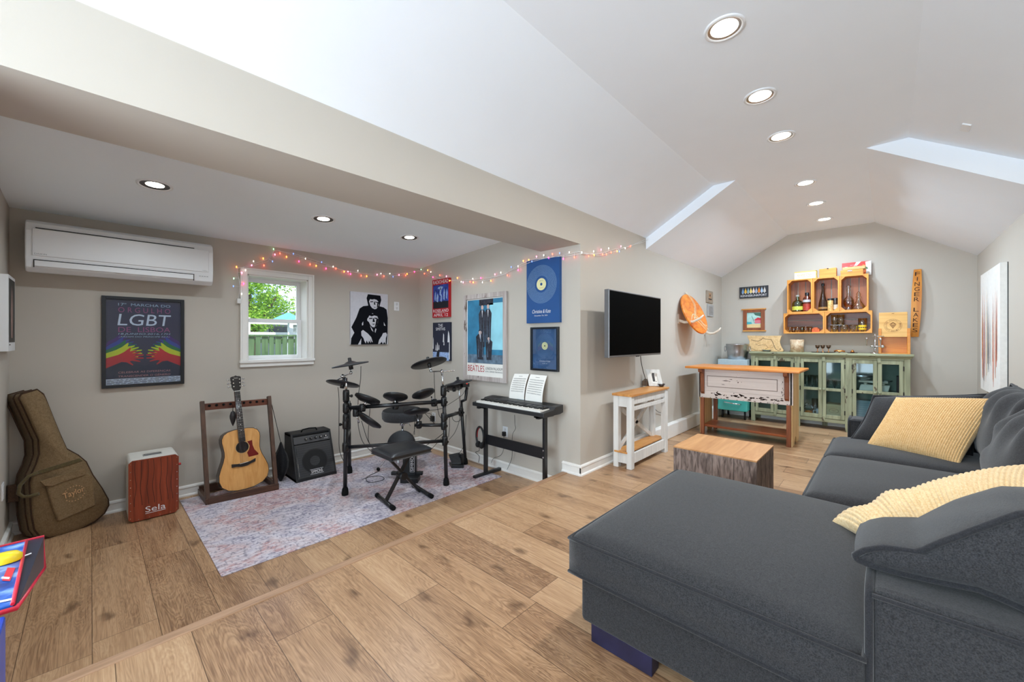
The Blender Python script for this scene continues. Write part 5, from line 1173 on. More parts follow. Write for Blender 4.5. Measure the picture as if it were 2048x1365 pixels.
# round wooden board in two wall hooks, plaques
BW = wood('orange_burl', (232, 146, 52), (196, 92, 22), 'X', 9, .3, (.3, .7), .5, .05)
bc = Vector((5.86, 1.985, 1.652)); bn = Vector((-.10, -.92, .38)).normalized(); bu = Vector((1, -.10, 0)).normalized(); bu = (bu - bn * bu.dot(bn)).normalized(); bv = bn.cross(bu)
t = thing('wooden_board', 'oval orange wooden board with pale inlay held by two wall hooks', 'wall decoration', bc); fr = Fr(bc, bu, bv)
ov = [((.305 * math.cos(2 * math.pi * i / 56)), .305 * math.sin(2 * math.pi * i / 56)) for i in range(56)]
b = MB(BW); b.prism([fr.p(x, y, -.012) for x, y in ov], fr.n * .024); b.build('board', t, bevel=.004)
b = MB(plain('pale_inlay', (208, 196, 160), .4, var=.2)); 
def curve(pts_, w_): b.line(fr, [(a_, c_) for a_, c_ in pts_], w_, .0135)
cv = [(-.02 + .11 * math.sin(i * .32), .34 - i * .035) for i in range(13)]; curve(cv, .012); curve([(x + .035, y) for x, y in cv], .01)
cv2 = [(-.18 + i * .035, -.10 + .09 * math.sin(i * .42)) for i in range(12)]; curve(cv2, .012); curve([(x + .02, y - .05) for x, y in cv2[2:]], .01); curve([(x, y - .10) for x, y in cv2[4:10]], .012); b.build('inlay', t)
for i, (px, py) in enumerate(((1357, 641), (1409, 664))):
    q = at(px, py, Y=TY); tt = thing('wall_hook', ['cream curved wall hook under the left side of the orange board', 'cream curved wall hook under the right side of the orange board'][i], 'hook', q, 'hooks for the round board')
    b = MB(plain('cream_antler', (226, 214, 198), .5)); b.tube([q, q + Vector((0, -.08, -.03)), q + Vector((.0, -.2 + .06 * i, -.025)), q + Vector((.0, -.29 + .08 * i, .02)), q + Vector((0, -.33 + .09 * i, .06))], [.022, .02, .018, .015, .008], 10); b.build('prong', tt)
    b = MB(plain('cream_plate', (214, 206, 196), .5)); b.cbox(q + Vector((0, -.006, .02)), (.07, .012, .13)); b.build('mounting_plate', tt, bevel=.004)
for nm, lb, x0, z0, w_, h_, c1 in (('wall_plaque', 'small brown picture plaque, upper of two by the corner', 6.775, 1.885, .31, .195, (150, 136, 120)), ('wall_plaque', 'small grey lettered plaque, lower of two by the corner', 6.825, 1.665, .29, .195, (166, 164, 162))):
    fr = wall_frame('back', (x0, TY, z0)); t = thing(nm, lb, 'plaque', (x0 + w_ / 2, TY, z0), 'plaques by the corner')
    b = MB(plain('plaque_face', c1, .6, var=.12, scale=20)); b.slab(fr, 0, 0, w_, h_, 0, .018); b.build('plate', t, bevel=.003)
    b = MB(plain('plaque_ink', (92, 84, 80), .6))
    if 'brown' in lb:
        b.use(plain('plaque_tan', (176, 132, 92), .6)); b.poly(fr, [(.10, .04), (.21, .04), (.21, .16), (.10, .16)], .0186); b.use(INK); b.rect(fr, .08, .05, .24, .07, .019); b.disc(fr, .155, .12, .022, l=.019, n=12)
    else:
        for i in range(6):
            x = .05
            while x < w_ - .05: q = random.uniform(.015, .05); b.rect(fr, x, .035 + i * .023, min(x + q, w_ - .04), .045 + i * .023, .0186); x += q + .012
    b.build('print', t)

# ------------------------------------------------------------------ bar cabinet
GRN = wood('sage_distressed', (166, 168, 136), (120, 122, 94), 'Z', 10, .55, (.25, .7), .12, .15, chips=(82, 70, 50), chip_at=.62, chip_scale=13)
GRNY = wood('sage_distressed_rail', (168, 170, 138), (122, 124, 96), 'Y', 10, .55, (.25, .7), .12, .15, chips=(82, 70, 50), chip_at=.63, chip_scale=13)
GIN = plain('sage_inside', (150, 164, 146), .7, var=.06); HINGE = plain('dark_hinge', (44, 38, 32), .45, .6)
CPANE = glass('cabinet_glass', (230, 240, 242), .02, .04)
XF = 7.22; XB = 7.59
Yc = lambda px: at(px, 760, X=XF).y
yl, yr = Yc(1502), Yc(1821); zt = 1.098
t = thing('bar_cabinet', 'long distressed sage green bar cabinet with six glass doors', 'cabinet', ((XF + XB) / 2, (yl + yr) / 2, 0))
b = MB(GRNY); b.box((XF - .05, yr - .035, zt - .03), (XB, yl + .02, zt)); b.prism([(XF - .035, yr - .03, zt - .03), (XF, yr - .005, zt - .065), (XF, yl + .005, zt - .065), (XF - .035, yl + .015, zt - .03)], (.12, 0, 0)); b.build('cabinet_top', t, bevel=.006)
b = MB(GIN); b.box((XB - .02, yr, .15), (XB, yl, zt - .03)); b.box((XF + .02, yr, .15), (XB, yl, .17)); b.box((XF + .03, yr + .02, .565), (XB - .02, yl - .02, .585)); b.build('carcass', t)
b = MB(GRN); b.box((XF + .02, yl - .02, .1), (XB, yl, zt - .03)); b.box((XF + .02, yr, .1), (XB, yr + .02, zt - .03)); b.build('side_panel', t)
stiles = [(1502, 1510), (1588.6, 1600), (1690, 1704), (1808, 1821)]
doors = [(1510.5, 1547.5), (1548.5, 1588), (1600.6, 1644), (1644.8, 1689.6), (1704.6, 1754.4), (1755.4, 1807.4)]
for a_, c_ in stiles: b = MB(GRN); b.box((XF, Yc(a_), .0), (XF + .05, Yc(c_), zt - .06)); b.build('stile', t, bevel=.003)
b = MB(GRNY); b.box((XF + .004, yr + .01, zt - .085), (XF + .04, yl - .01, zt - .05)); b.box((XF + .004, yr + .01, .105), (XF + .04, yl - .01, .155)); b.build('rail', t, bevel=.003)
for y in (yl - .03, (yl + yr) / 2, yr + .03): b = MB(GRN); b.prism([(XB - .05, y - .03, 0), (XB, y - .03, 0), (XB, y + .03, 0), (XB - .05, y + .03, 0)], (0, 0, .15)); b.build('rear_foot', t)
dz0, dz1, dm = .16, zt - .088, .575
for i, (pa, pb) in enumerate(doors):
    ya, yb = Yc(pa), Yc(pb); w_ = .042; b = MB(GRN)
    for (u0, u1, z0, z1) in ((ya, ya - w_, dz0, dz1), (yb + w_, yb, dz0, dz1), (ya - w_, yb + w_, dz0, dz0 + .055), (ya - w_, yb + w_, dz1 - .05, dz1), (ya - w_, yb + w_, dm - .02, dm + .02)): b.box((XF - .004, u0, z0), (XF + .022, u1, z1))
    d_ = b.build('door', t, bevel=.003)
    b = MB(CPANE); b.box((XF + .008, ya - w_, dz0 + .05), (XF + .011, yb + w_, dz1 - .045)); b.build('glass_pane', d_)
    ky = (yb + .02) if i % 2 == 0 else (ya - .02)
    b = MB(GRN); b.lathe([(0, 0), (.008, 0), (.008, .012), (.017, .02), (.016, .03), (.006, .035), (0, .035)], (XF - .004, ky, dm), (-1, 0, 0), 16); b.build('knob', d_)
    hy = ya if i % 2 == 0 else yb
    b = MB(HINGE)
    for z in (dz0 + .10, dm, dz1 - .10): b.cbox((XF - .003, hy, z), (.012, .012, .06))
    b.build('hinge', d_)
    if i % 2:
        for zz in (dz1, dz0): b = MB(GRN); b.box((XF - .02, ya - .03, zz - .03), (XF, ya + .004, zz + .03)); b.build('latch', d_)

GLS = glass('clear_glass', (244, 250, 250), .13, .02)
def tumbler(name, label, c, r, h, grp, cat='glass', taper=.88, mat=None):
    b = MB(mat or GLS).at0(c); c = Vector(c)
    b.lathe([(0, .004), (r * taper * .95, .004), (r * .95, h), (r, h), (r * taper, 0), (0, 0)], c, n=20); o_ = b.build(name); return tag(o_, label, cat, grp)
def copy_to(o_, c, label=None):
    q = o_.copy(); COL.objects.link(q); q.location = c
    if label: q['label'] = label
    return q
g0 = tumbler('tall_glass', 'tall clear glass on the upper shelf behind the third cabinet door', (7.38, Yc(1612) + .01, .585), .034, .17, 'tall glasses behind the third door')
for px, xx in ((1622, 7.36), (1632, 7.38), (1618, 7.46), (1629, 7.47)): copy_to(g0, (xx, Yc(px), .585))
g1 = tumbler('tumbler_glass', 'upturned clear tumbler behind the fourth cabinet door, the left one', (7.36, Yc(1660), .585), .045, .12, 'upturned tumblers behind the fourth door', taper=1.12)
copy_to(g1, (7.36, Yc(1676), .585), 'upturned clear tumbler behind the fourth cabinet door, the right one')
# lower shelf things
c = Vector((7.36, Yc(1614), .17)); t = thing('bottle_opener', 'orange based corkscrew with bright metal arms, behind the third door', 'corkscrew', c)
b = MB(plain('orange_base', (226, 130, 40), .4)); b.lathe([(0, 0), (.05, 0), (.048, .04), (.02, .06), (0, .06)], c, n=16); b.build('base', t)
b = MB(CHROME); b.tube([c + Vector((0, .03, .05)), c + Vector((0, .05, .10)), c + Vector((0, .03, .15)), c + Vector((0, 0, .16))], .007, 8); b.tube([c + Vector((0, -.03, .05)), c + Vector((0, -.05, .10)), c + Vector((0, -.03, .15))], .007, 8); b.build('arms', t)
tumbler('glass_pitcher', 'tall clear pitcher glass on the lower shelf behind the third door', (7.38, Yc(1627), .17), .04, .24, 'none')
c = Vector((7.34, Yc(1637), .17)); t = thing('coffee_mug', 'white mug with its handle showing behind the third cabinet door', 'mug', c)
b = MB(WHITE); b.lathe([(0, 0), (.04, 0), (.042, .1), (.037, .1), (.035, .01), (0, .01)], c, n=20); b.build('cup', t)
b = MB(WHITE); b.tube([c + Vector((-.02, .035, .08)), c + Vector((-.02, .07, .075)), c + Vector((-.02, .072, .03)), c + Vector((-.02, .037, .02))], .007, 8); b.build('handle', t)
y0, y1 = Yc(1651), Yc(1683); t = thing('wine_crate', 'pale wooden wine box with an oval stamp behind the fourth door', 'box', (7.4, (y0 + y1) / 2, .17))
PALE = wood('pale_pine', (214, 196, 150), (190, 168, 120), 'Y', 14); b = MB(PALE); b.box((7.27, y0, .17), (7.52, y1, .36)); b.build('box', t, bevel=.003)
fr = wall_frame('far', (7.27, y0, .17)); w_ = y0 - y1; b = MB(plain('stamp_ink', (110, 90, 60), .8)); b.ring(fr, w_ / 2, .10, .05, .054, .001, ys=.6); b.text(fr, 'Opus', w_ / 2 - .022, .092, w_ / 2 + .022, .110, .001); b.build('stamp', t)
y0, y1 = Yc(1706), Yc(1748); b = MB(plain('blue_tin', (150, 182, 194), .5, var=.05)).at0((7.45, y0, .17)); b.box((7.38, y0, .17), (7.56, y1, .44)); b.use(plain('blue_tin_line', (120, 156, 170), .5))
for i in range(8): b.box((7.378, y0 - .002, .19 + i * .03), (7.381, y1 + .002, .194 + i * .03))
tag(b.build('storage_box'), 'pale blue slatted box behind the fifth cabinet door', 'box')
# kitchen scale
c = Vector((7.37, Yc(1736), .585)); t = thing('kitchen_scale', 'cream kitchen scale with a metal bowl behind the right pair of doors', 'scale', c)
CRM = plain('cream_enamel', (222, 214, 196), .4); b = MB(CRM); b.prism([c + Vector((-.06, .10, 0)), c + Vector((.10, .10, 0)), c + Vector((.08, .08, .085)), c + Vector((-.04, .08, .085))], (0, -.30, 0)); b.build('base', t, bevel=.01)
b = MB(CRM); b.cbox(c + Vector((0, -.05, .125)), (.07, .30, .03)); b.cyl(c + Vector((0, .03, .085)), c + Vector((0, .03, .125)), .02); b.cyl(c + Vector((0, -.15, .085)), c + Vector((0, -.15, .115)), .02); b.build('beam', t, bevel=.006)
b = MB(STEEL); b.lathe([(.02, .14), (.10, .16), (.14, .215), (.135, .215), (.09, .166), (0, .15)], c + Vector((0, .07, 0)), n=28); b.build('bowl', t)
b = MB(STEEL); b.lathe([(.0, .135), (.07, .14), (.075, .15), (0, .147)], c + Vector((0, -.17, 0)), n=24); b.build('plate', t)
b = MB(plain('dark_book', (58, 44, 40), .6)).at0((7.4, Yc(1800), .585)); yy = Yc(1800); b.box((7.3, yy, .585), (7.5, yy + .03, .8)); tag(b.build('book', bevel=.002), 'dark book standing at the right edge behind the last cabinet door', 'book')

# ------------------------------------------------------------------ things on the cabinet top
MAPW = wood('speckled_plank', (224, 190, 138), (194, 152, 100), 'X', 20, .5, (.3, .7), .5)
fr = wall_frame('far', (7.40, 1.675, zt)); w_, h_ = .505, .25
t = thing('engraved_plank', 'pale wooden plank engraved with a map outline, leaning on the cabinet top', 'sign', (7.42, 1.42, zt)); fr = Fr((7.40, 1.675, zt), (0, -1, 0), Vector((.10, 0, 1)).normalized())
ol = [(.03, 0), (w_ - .01, 0), (w_ + .005, .02), (w_ - .03, .08), (w_ - .05, .15), (w_ - .035, .22), (w_ - .02, .25), (w_ * .5, .248), (0, .255), (.02, .20), (.04, .15), (.03, .08), (.035, .04)]
b = MB(MAPW); b.prism([fr.p(x, y, 0) for x, y in ol], fr.n * .025); b.build('plank', t, bevel=.003)
b = MB(plain('engraving', (48, 34, 24), .8)); b.line(fr, [(.06, .185), (.11, .17), (.16, .16), (.20, .18), (.23, .215), (.25, .20), (.30, .19), (.34, .19), (.36, .15), (.38, .10), (.40, .04), (.44, .015), (.47, .03), (.46, .05)], .006, .0258); b.line(fr, [(.04, .03), (.08, .04), (.14, .012), (.20, .01), (.25, .02), (.30, .06), (.27, .10), (.22, .10), (.17, .09), (.12, .12)], .004, .0258); b.line(fr, [(.38, .10), (.36, .06), (.33, .05)], .003, .0258); b.build('engraving', t)
c = Vector((7.34, at(1533, 697, X=7.34).y, zt)); t = thing('glass_dish', 'small yellow and grey glass dish in front of the map plank', 'dish', c)
b = MB(plain('grey_dish', (120, 122, 112), .3, var=.3)); b.lathe([(0, 0), (.03, 0), (.068, .03), (.064, .03), (.03, .006), (0, .006)], c, n=24); b.build('dish', t)
b = MB(plain('dish_yellow', (226, 196, 70), .4)); b.lathe([(0, .022), (.05, .024), (.04, .03), (0, .034)], c, n=16); b.build('contents', t)
c = at(1594, 700, Z=zt + .0); c = Vector((7.38, at(1594, 700, X=7.38).y, zt)); t = thing('birch_canister', 'round birch bark canister on the cabinet top', 'canister', c)
b = MB(wood('birch_bark', (218, 198, 168), (180, 140, 104), 'X', 10, .6, (.35, .65), .6)); b.lathe([(0, 0), (.085, 0), (.084, .09), (.088, .185), (.078, .19), (.074, .1), (.072, .01)], c, n=28); b.build('body', t)
b = MB(BW); b.lathe([(.0, .02), (.073, .02)], c, n=20); b.build('inside', t)
c = Vector((7.33, at(1646, 701, X=7.33).y, zt)); b = MB(plain('dark_tray', (40, 36, 34), .4)).at0(c); b.lathe([(0, 0), (.13, 0), (.14, .008), (.13, .006), (0, .004)], c, n=32); tag(b.build('tray'), 'round dark tray under three small cups', 'tray')
COP = plain('copper', (196, 128, 70), .25, .9)
f0 = None
for i, (px, q) in enumerate(((1635, 'left'), (1645.5, 'middle'), (1657, 'right'))):
    cc = Vector((7.33, at(px, 690, X=7.33).y, zt + .008))
    if f0 is None:
        f0 = thing('cordial_cup', 'small footed brass and smoke cordial cup on the tray, the left one', 'cup', cc, 'cordial cups on the dark tray')
        b = MB(plain('smoked_cup', (84, 62, 44), .2, .4)); b.lathe([(.004, .05), (.02, .06), (.03, .10), (.027, .10), (.016, .065), (0, .06)], cc, n=16); b.build('bowl', f0)
        b = MB(COP); b.lathe([(0, 0), (.02, 0), (.018, .004), (.004, .01), (.004, .05)], cc, n=12); b.build('stem', f0)
    else: dup(f0, cc, 'small footed brass and smoke cordial cup on the tray, the %s one' % q)
for i, (px, lb) in enumerate(((1679, 'twisted copper ornament on the cabinet top, next to the round tray'), (1705, 'small copper trinket on a dark saucer near the wine stand'))):
    c = Vector((7.32, at(px, 702, X=7.32).y, zt)); t = thing('copper_trinket', lb, 'ornament', c)
    if i == 0:
        b = MB(COP); b.tube([c + Vector((0, .06, .02)), c + Vector((0, .03, .035)), c + Vector((-.01, 0, .02)), c + Vector((0, -.03, .03)), c + Vector((0, -.06, .02))], .012, 8); b.tube([c + Vector((0, 0, .005)), c + Vector((.0, .01, .045))], .01, 8); b.build('twist', t)
    else:
        b = MB(plain('dark_saucer', (48, 36, 30), .4)); b.lathe([(0, 0), (.05, 0), (.06, .008), (0, .006)], c, n=20); b.build('saucer', t)
        b = MB(COP); b.lathe([(0, .008), (.025, .01), (.018, .03), (.006, .045), (0, .05)], c, n=12); b.build('trinket', t)
# wine opener stand
c = Vector((7.28, at(1750, 704, X=7.28).y, zt)); t = thing('wine_opener_stand', 'chrome lever wine opener stand on the cabinet top by the bamboo box', 'wine opener', c)
b = MB(CHROME); b.lathe([(0, 0), (.05, 0), (.05, .008), (.012, .014), (.010, .24), (.016, .25), (0, .27)], c, n=20); b.build('column', t)
b = MB(CHROME); b.tube([c + Vector((0, .03, .235)), c + Vector((0, -.09, .235))], .006, 8); b.build('crossbar', t)
for dy in (.085, -.055): b = MB(CHROME); b.lathe([(.0, .0), (.006, .01), (.010, .09), (.018, .10), (.016, .12), (0, .12)], c + Vector((0, dy, .10 if dy > 0 else .09)), n=12); b.build('tool', t)
b = MB(CHROME); b.ball(c + Vector((-.02, .03, .10)), .02); b.ball(c + Vector((-.02, -.075, .10)), .024); b.tube([c + Vector((-.02, .03, .1)), c + Vector((-.02, -.075, .1))], .008, 8); b.build('lever', t)
# bamboo wine box stand
yb0, yb1 = .085, -.222; t = thing('wine_box', 'bamboo wine box with a round grape emblem, open at the front, on the cabinet', 'box', (7.42, -.07, zt))
BAM = wood('bamboo', (226, 150, 56), (200, 116, 30), 'Y', 12, .4); BAML = wood('bamboo_light', (228, 180, 104), (208, 154, 78), 'Y', 12, .4)
b = MB(BAM)
for y in (yb0, yb1 + .03): b.box((7.31, y, zt), (7.46, y - .03, zt + .34))
b.build('side', t, bevel=.003)
b = MB(BAM); b.box((7.42, yb0 - .03, zt), (7.44, yb1 + .03, zt + .34)); b.box((7.31, yb0 - .03, zt), (7.44, yb1 + .03, zt + .012)); b.build('back', t)
fr = Fr((7.315, yb0 - .005, zt + .225), (0, -1, 0), Vector((.05, 0, 1)).normalized()); w_ = .275; h_ = .33
b = MB(BAML); b.slab(fr, 0, 0, w_, h_, -.012, 0); b.build('front_lid', t, bevel=.003)
b = MB(plain('burnt_mark', (120, 72, 30), .7)); cx_, cy_ = w_ / 2, h_ * .46
b.ring(fr, cx_, cy_, .086, .088, .0008); b.ring(fr, cx_, cy_, .060, .0615, .0008)
for r_, n_ in ((0, 5), (1, 4), (2, 3), (3, 2), (4, 1)):
    for i in range(n_): b.disc(fr, cx_ + (i - (n_ - 1) / 2) * .013, cy_ + .012 - r_ * .011, .0055, l=.0008, n=10)
b.poly(fr, [(cx_ - .035, cy_ + .02), (cx_ - .01, cy_ + .022), (cx_, cy_ + .045), (cx_ + .012, cy_ + .022), (cx_ + .035, cy_ + .02), (cx_ + .02, cy_ + .03), (cx_, cy_ + .036), (cx_ - .02, cy_ + .03)], .0008)
rs = 'CASK COUNTRY WINERY FINGER LAKES '
for i, ch in enumerate(rs):
    if ch == ' ': continue
    a = math.pi / 2 - 2 * math.pi * i / len(rs) + 1.4; rr_ = .073; f2 = Fr(fr.p(cx_ + rr_ * math.cos(a), cy_ + rr_ * math.sin(a)), fr.u * math.sin(a) - fr.v * math.cos(a), fr.u * math.cos(a) + fr.v * math.sin(a)); b.text(f2, ch, -.0055, -.007, .0055, .007, .0008)
b.rect(fr, w_ / 2 - .012, h_ - .018, w_ / 2 + .012, h_ - .013, .0008); b.build('emblem', t)

# barrel stave sign
t = thing('barrel_stave', 'curved wooden barrel stave sign lettered FINGER LAKES down its length', 'sign', (7.6, -.28, 1.78))
def stv(u, v, l_=0):
    z = 1.325 + v * .905; k_ = (v - .5) * 2; hw = .036 + .012 * (1 - k_ * k_); y = -.270 - .028 * v + .0 * k_; x = FX - .022 - .05 * (1 - k_ * k_); return Vector((x - l_, y + hw * (1 - 2 * u), z))
b = MB(wood('oak_stave', (222, 150, 56), (190, 112, 32), 'Z', 14, .4)); b.grid(lambda u, v: stv(u, v), 4, 24); b.grid(lambda u, v: stv(1 - u, v, -.02), 4, 24)
for v in (0, 1): b.add([stv(0, v), stv(1, v), stv(1, v, -.02), stv(0, v, -.02)], [(0, 1, 2, 3)])
for u in (0, 1):
    for i in range(24): b.add([stv(u, i / 24), stv(u, (i + 1) / 24), stv(u, (i + 1) / 24, -.02), stv(u, i / 24, -.02)], [(0, 1, 2, 3)])
b.build('stave', t)
b = MB(plain('burnt_letters', (60, 34, 14), .8)); seq = 'FINGER LAKES'
for i, ch in enumerate(seq):
    if ch == ' ': continue
    v = .93 - i * .0755; p = stv(.5, v, .002); q = stv(.5, v + .01, .002); f2 = Fr(p, (0, -1, 0), (q - p).normalized()); b.text(f2, ch, -.024 if ch != 'I' else -.004, -.026, .024 if ch != 'I' else .004, .026, 0)
b.build('lettering', t)

# signs on the bar wall
fr = wall_frame('far', (FX, 1.83, 1.985)); w_, h_ = .42, .19; t = thing('town_sign', 'black sign with a row of coloured sails over KENNEBUNKPORT', 'sign', (FX, 1.62, 1.985))
b = MB(plain('slate_board', (46, 48, 54), .7)); b.slab(fr, 0, 0, w_, h_, 0, .022); b.build('board', t, bevel=.002)
b = MB(PW); cols = [(120, 156, 200), (232, 180, 60), (140, 178, 190), (238, 214, 130), (236, 214, 204), (160, 176, 206), (226, 132, 30), (170, 196, 220), (206, 202, 196)]
for i, c_ in enumerate(cols):
    x = .035 + i * .0395; b.use(plain('sail_%d' % i, c_, .7)); b.poly(fr, [(x, .085), (x + .036, .085), (x + .034, .12), (x + .018, .168), (x + .004, .12)], .0226); b.use(PW); b.poly(fr, [(x + .012, .07), (x + .022, .07), (x + .022, .085), (x + .012, .085)], .0226); b.poly(fr, [(x + .019, .165), (x + .021, .165), (x + .022, .172), (x + .018, .172)], .0226)
b.use(PW); b.text(fr, 'KENNEBUNKPORT', .02, .022, w_ - .02, .055, .0226); b.build('print', t)
fr = wall_frame('far', (FX, 1.775, 1.43)); w_, h_ = .315, .365; t = thing('beach_picture', 'beach hut picture in a thick brown wooden frame', 'picture', (FX, 1.62, 1.43))
RW = wood('redwood', (156, 84, 42), (118, 58, 28), 'Z', 16, .4); b = MB(RW); frame_mb(b, fr, 0, .0, w_, h_, .055, .022); b.slab(fr, .03, .03, w_ - .03, h_ - .03, .0, .006); b.build('frame', t, bevel=.002)
b = MB(WINE); b.slab(fr, -.025, h_ - .012, w_ + .02, h_ + .008, 0, .03); b.slab(fr, -.005, -.008, w_ + .02, .012, 0, .03); b.build('rail', t, bevel=.003)
b = MB(plain('sky_wash', (176, 214, 208), .7, var=.15, scale=14)); b.rect(fr, .055, .055, w_ - .055, h_ - .055, .007)
b.use(plain('beach_sand', (226, 200, 146), .7)); b.rect(fr, .055, .055, w_ - .055, .115, .0076); b.use(plain('beach_sea', (70, 170, 180), .7)); b.poly(fr, [(.055, .11), (.13, .118), (.12, .15), (.055, .155)], .0078)
b.use(plain('hut_pink', (214, 120, 130), .7)); b.rect(fr, .17, .125, .26, .18, .008); b.use(plain('hut_roof', (204, 52, 66), .7)); b.poly(fr, [(.155, .18), (.26, .18), (.26, .21), (.215, .225)], .0082)
b.use(plain('leaf_dark', (70, 110, 96), .7)); b.line(fr, [(.165, .13), (.15, .19), (.125, .25)], .006, .0084); b.poly(fr, [(.18, .26), (.26, .24), (.26, .30), (.15, .30)], .0078); b.build('print', t)
# ------------------------------------------------------------------ wooden crates on the bar wall
XC = 7.36
Yk = lambda px, x=XC: at(px, 620, X=x).y
CR = wood('honey_crate', (228, 160, 66), (196, 116, 34), 'Z', 14, .4); CRY = wood('honey_crate_rail', (230, 162, 68), (198, 118, 36), 'Y', 14, .4)
BACK = wood('dark_stained_back', (184, 106, 58), (104, 56, 30), 'Z', 9, .35, (.35, .62), .08); BACKY = wood('dark_stained_slats', (152, 88, 56), (98, 56, 38), 'Y', 9, .35, (.35, .62), .08)
def crate(label, y0, y1, z0, z1, horiz):
    t = thing('wooden_crate', label, 'crate', (7.48, (y0 + y1) / 2, z0), 'wooden crates on the bar wall'); w_ = .018
    b = MB(CR); b.box((XC, y0, z0), (FX - .002, y0 - w_, z1)); b.build('side', t, bevel=.002); b = MB(CR); b.box((XC, y1 + w_, z0), (FX - .002, y1, z1)); b.build('side', t, bevel=.002)
    b = MB(CRY); b.box((XC, y0 - w_, z1 - w_), (FX - .002, y1 + w_, z1)); b.build('top_board', t, bevel=.002); b = MB(CRY); b.box((XC, y0 - w_, z0), (FX - .002, y1 + w_, z0 + w_)); b.build('bottom_board', t, bevel=.002)
    b = MB(BACKY if horiz else BACK)
    if horiz:
        H = z1 - z0 - 2 * w_; hh = (H - .024) / 3
        for i in range(3): b.box((FX - .02, y0 - w_, z0 + w_ + i * (hh + .012)), (FX - .006, y1 + w_, z0 + w_ + i * (hh + .012) + hh))
    else:
        Wd = y0 - y1 - 2 * w_; ww = (Wd - .024) / 3
        for i in range(3): b.box((FX - .02, y0 - w_ - i * (ww + .012), z0 + w_), (FX - .006, y0 - w_ - i * (ww + .012) - ww, z1 - w_))
    b.build('back_slats', t)
    b = MB(CR); c_ = .045
    for yy, sy in ((y0 - w_, -1), (y1 + w_, 1)):
        for zz, sz in ((z0 + w_, 1), (z1 - w_, -1)): b.prism([(XC + .002, yy, zz), (XC + .002, yy + sy * c_, zz), (XC + .002, yy, zz + sz * c_)], (.24, 0, 0))
    b.build('corner_block', t)
yA, yB_, yC_, yD = Yk(1574), Yk(1625), Yk(1679), Yk(1737)
ZU0, ZU1, ZL0 = 1.692, 2.202, 1.38
crate('upright honey wood crate at the left of the top row, holding a green bottle', yA, yB_ + .001, ZU0, ZU1, False)
crate('upright honey wood crate in the middle of the top row, holding a tall dark bottle', yB_ - .001, yC_ + .001, ZU0, ZU1, False)
crate('upright honey wood crate at the right of the top row, holding two decanters', yC_ - .001, yD, ZU0, ZU1, False)
yE, yF, yG = Yk(1567), Yk(1649), Yk(1744.5)
crate('sideways honey wood crate at the left of the bottom row, holding shot glasses', yE, yF + .001, ZL0, ZU0 - .001, True)
crate('sideways honey wood crate at the right of the bottom row, holding clear tumblers', yF - .001, yG, ZL0, ZU0 - .001, True)
zs = ZU0 + .018; Yi = lambda px: at(px, 620, X=7.46).y
def lathe_thing(name, label, cat, c, parts, grp=None):
    t = thing(name, label, cat, c, grp)
    for nm, mt, prof in parts: b = MB(mt); b.lathe(prof, c, n=24); b.build(nm, t)
    return t
# first crate
c = Vector((7.46, Yi(1595), zs)); lathe_thing('liquor_bottle', 'squat green glass liquor bottle in the first crate', 'bottle', c, [('glass', glass('green_glass', (176, 206, 130), .14), [(0, 0), (.068, 0), (.07, .015), (.07, .13), (.055, .165), (.022, .185), (.018, .235), (.02, .24)]), ('liquor', liquid('green_liquor', (150, 200, 60)), [(0, .004), (.064, .004), (.064, .085), (0, .085)]), ('stopper', plain('grey_cork', (150, 150, 140), .5), [(.021, .235), (.021, .262), (0, .264)]), ('paper_label', plain('green_label', (196, 206, 84), .6, var=.2, scale=60), [(.0705, .03), (.0705, .085)])])
c = Vector((7.46, Yi(1614), zs)); lathe_thing('rum_bottle', 'dark capped rum bottle with a red and white label in the first crate', 'bottle', c, [('glass', plain('rum_dark', (92, 40, 26), .15, coat=.5), [(0, 0), (.05, 0), (.052, .01), (.052, .19), (.045, .215), (.022, .235), (.022, .25)]), ('cap', BLACK, [(.026, .245), (.027, .29), (0, .292)]), ('paper_label', plain('red_label', (170, 60, 44), .5, var=.3, scale=40), [(.0525, .02), (.0525, .12)]), ('collar_label', plain('grey_label', (196, 200, 206), .5), [(.0525, .145), (.0525, .18)])])
c = Vector((7.46, Yi(1646), zs)); lathe_thing('wine_bottle', 'tall slim dark brown bottle in the middle crate', 'bottle', c, [('glass', plain('brown_glass', (46, 26, 16), .12, coat=.6), [(0, 0), (.055, 0), (.06, .03), (.052, .12), (.03, .22), (.016, .3), (.014, .385)]), ('cap', BLACK, [(.019, .375), (.02, .41), (0, .415)]), ('paper_label', plain('gold_label', (150, 110, 60), .5), [(.061, .03), (.0585, .06)])])
c = Vector((7.44, Yi(1661), zs)); lathe_thing('jar', 'gold dotted glass jar with a black lid in the middle crate', 'jar', c, [('glass', plain('gold_jar', (214, 176, 112), .35, var=.5, scale=80), [(0, 0), (.032, 0), (.034, .01), (.034, .14), (.028, .155)]), ('lid', BLACK, [(.034, .155), (.034, .178), (0, .18)])])
c = Vector((7.50, Yi(1670), zs)); lathe_thing('jar', 'dark jar with a cream label behind the gold jar in the middle crate', 'jar', c, [('glass', plain('dark_jar', (60, 44, 34), .25), [(0, 0), (.034, 0), (.036, .01), (.036, .15), (.03, .16)]), ('lid', BLACK, [(.036, .155), (.036, .185), (0, .187)]), ('paper_label', plain('cream_label', (206, 198, 178), .6), [(.0365, .02), (.0365, .09)])])
CUT = glass('cut_crystal', (250, 246, 238), .22, .05)
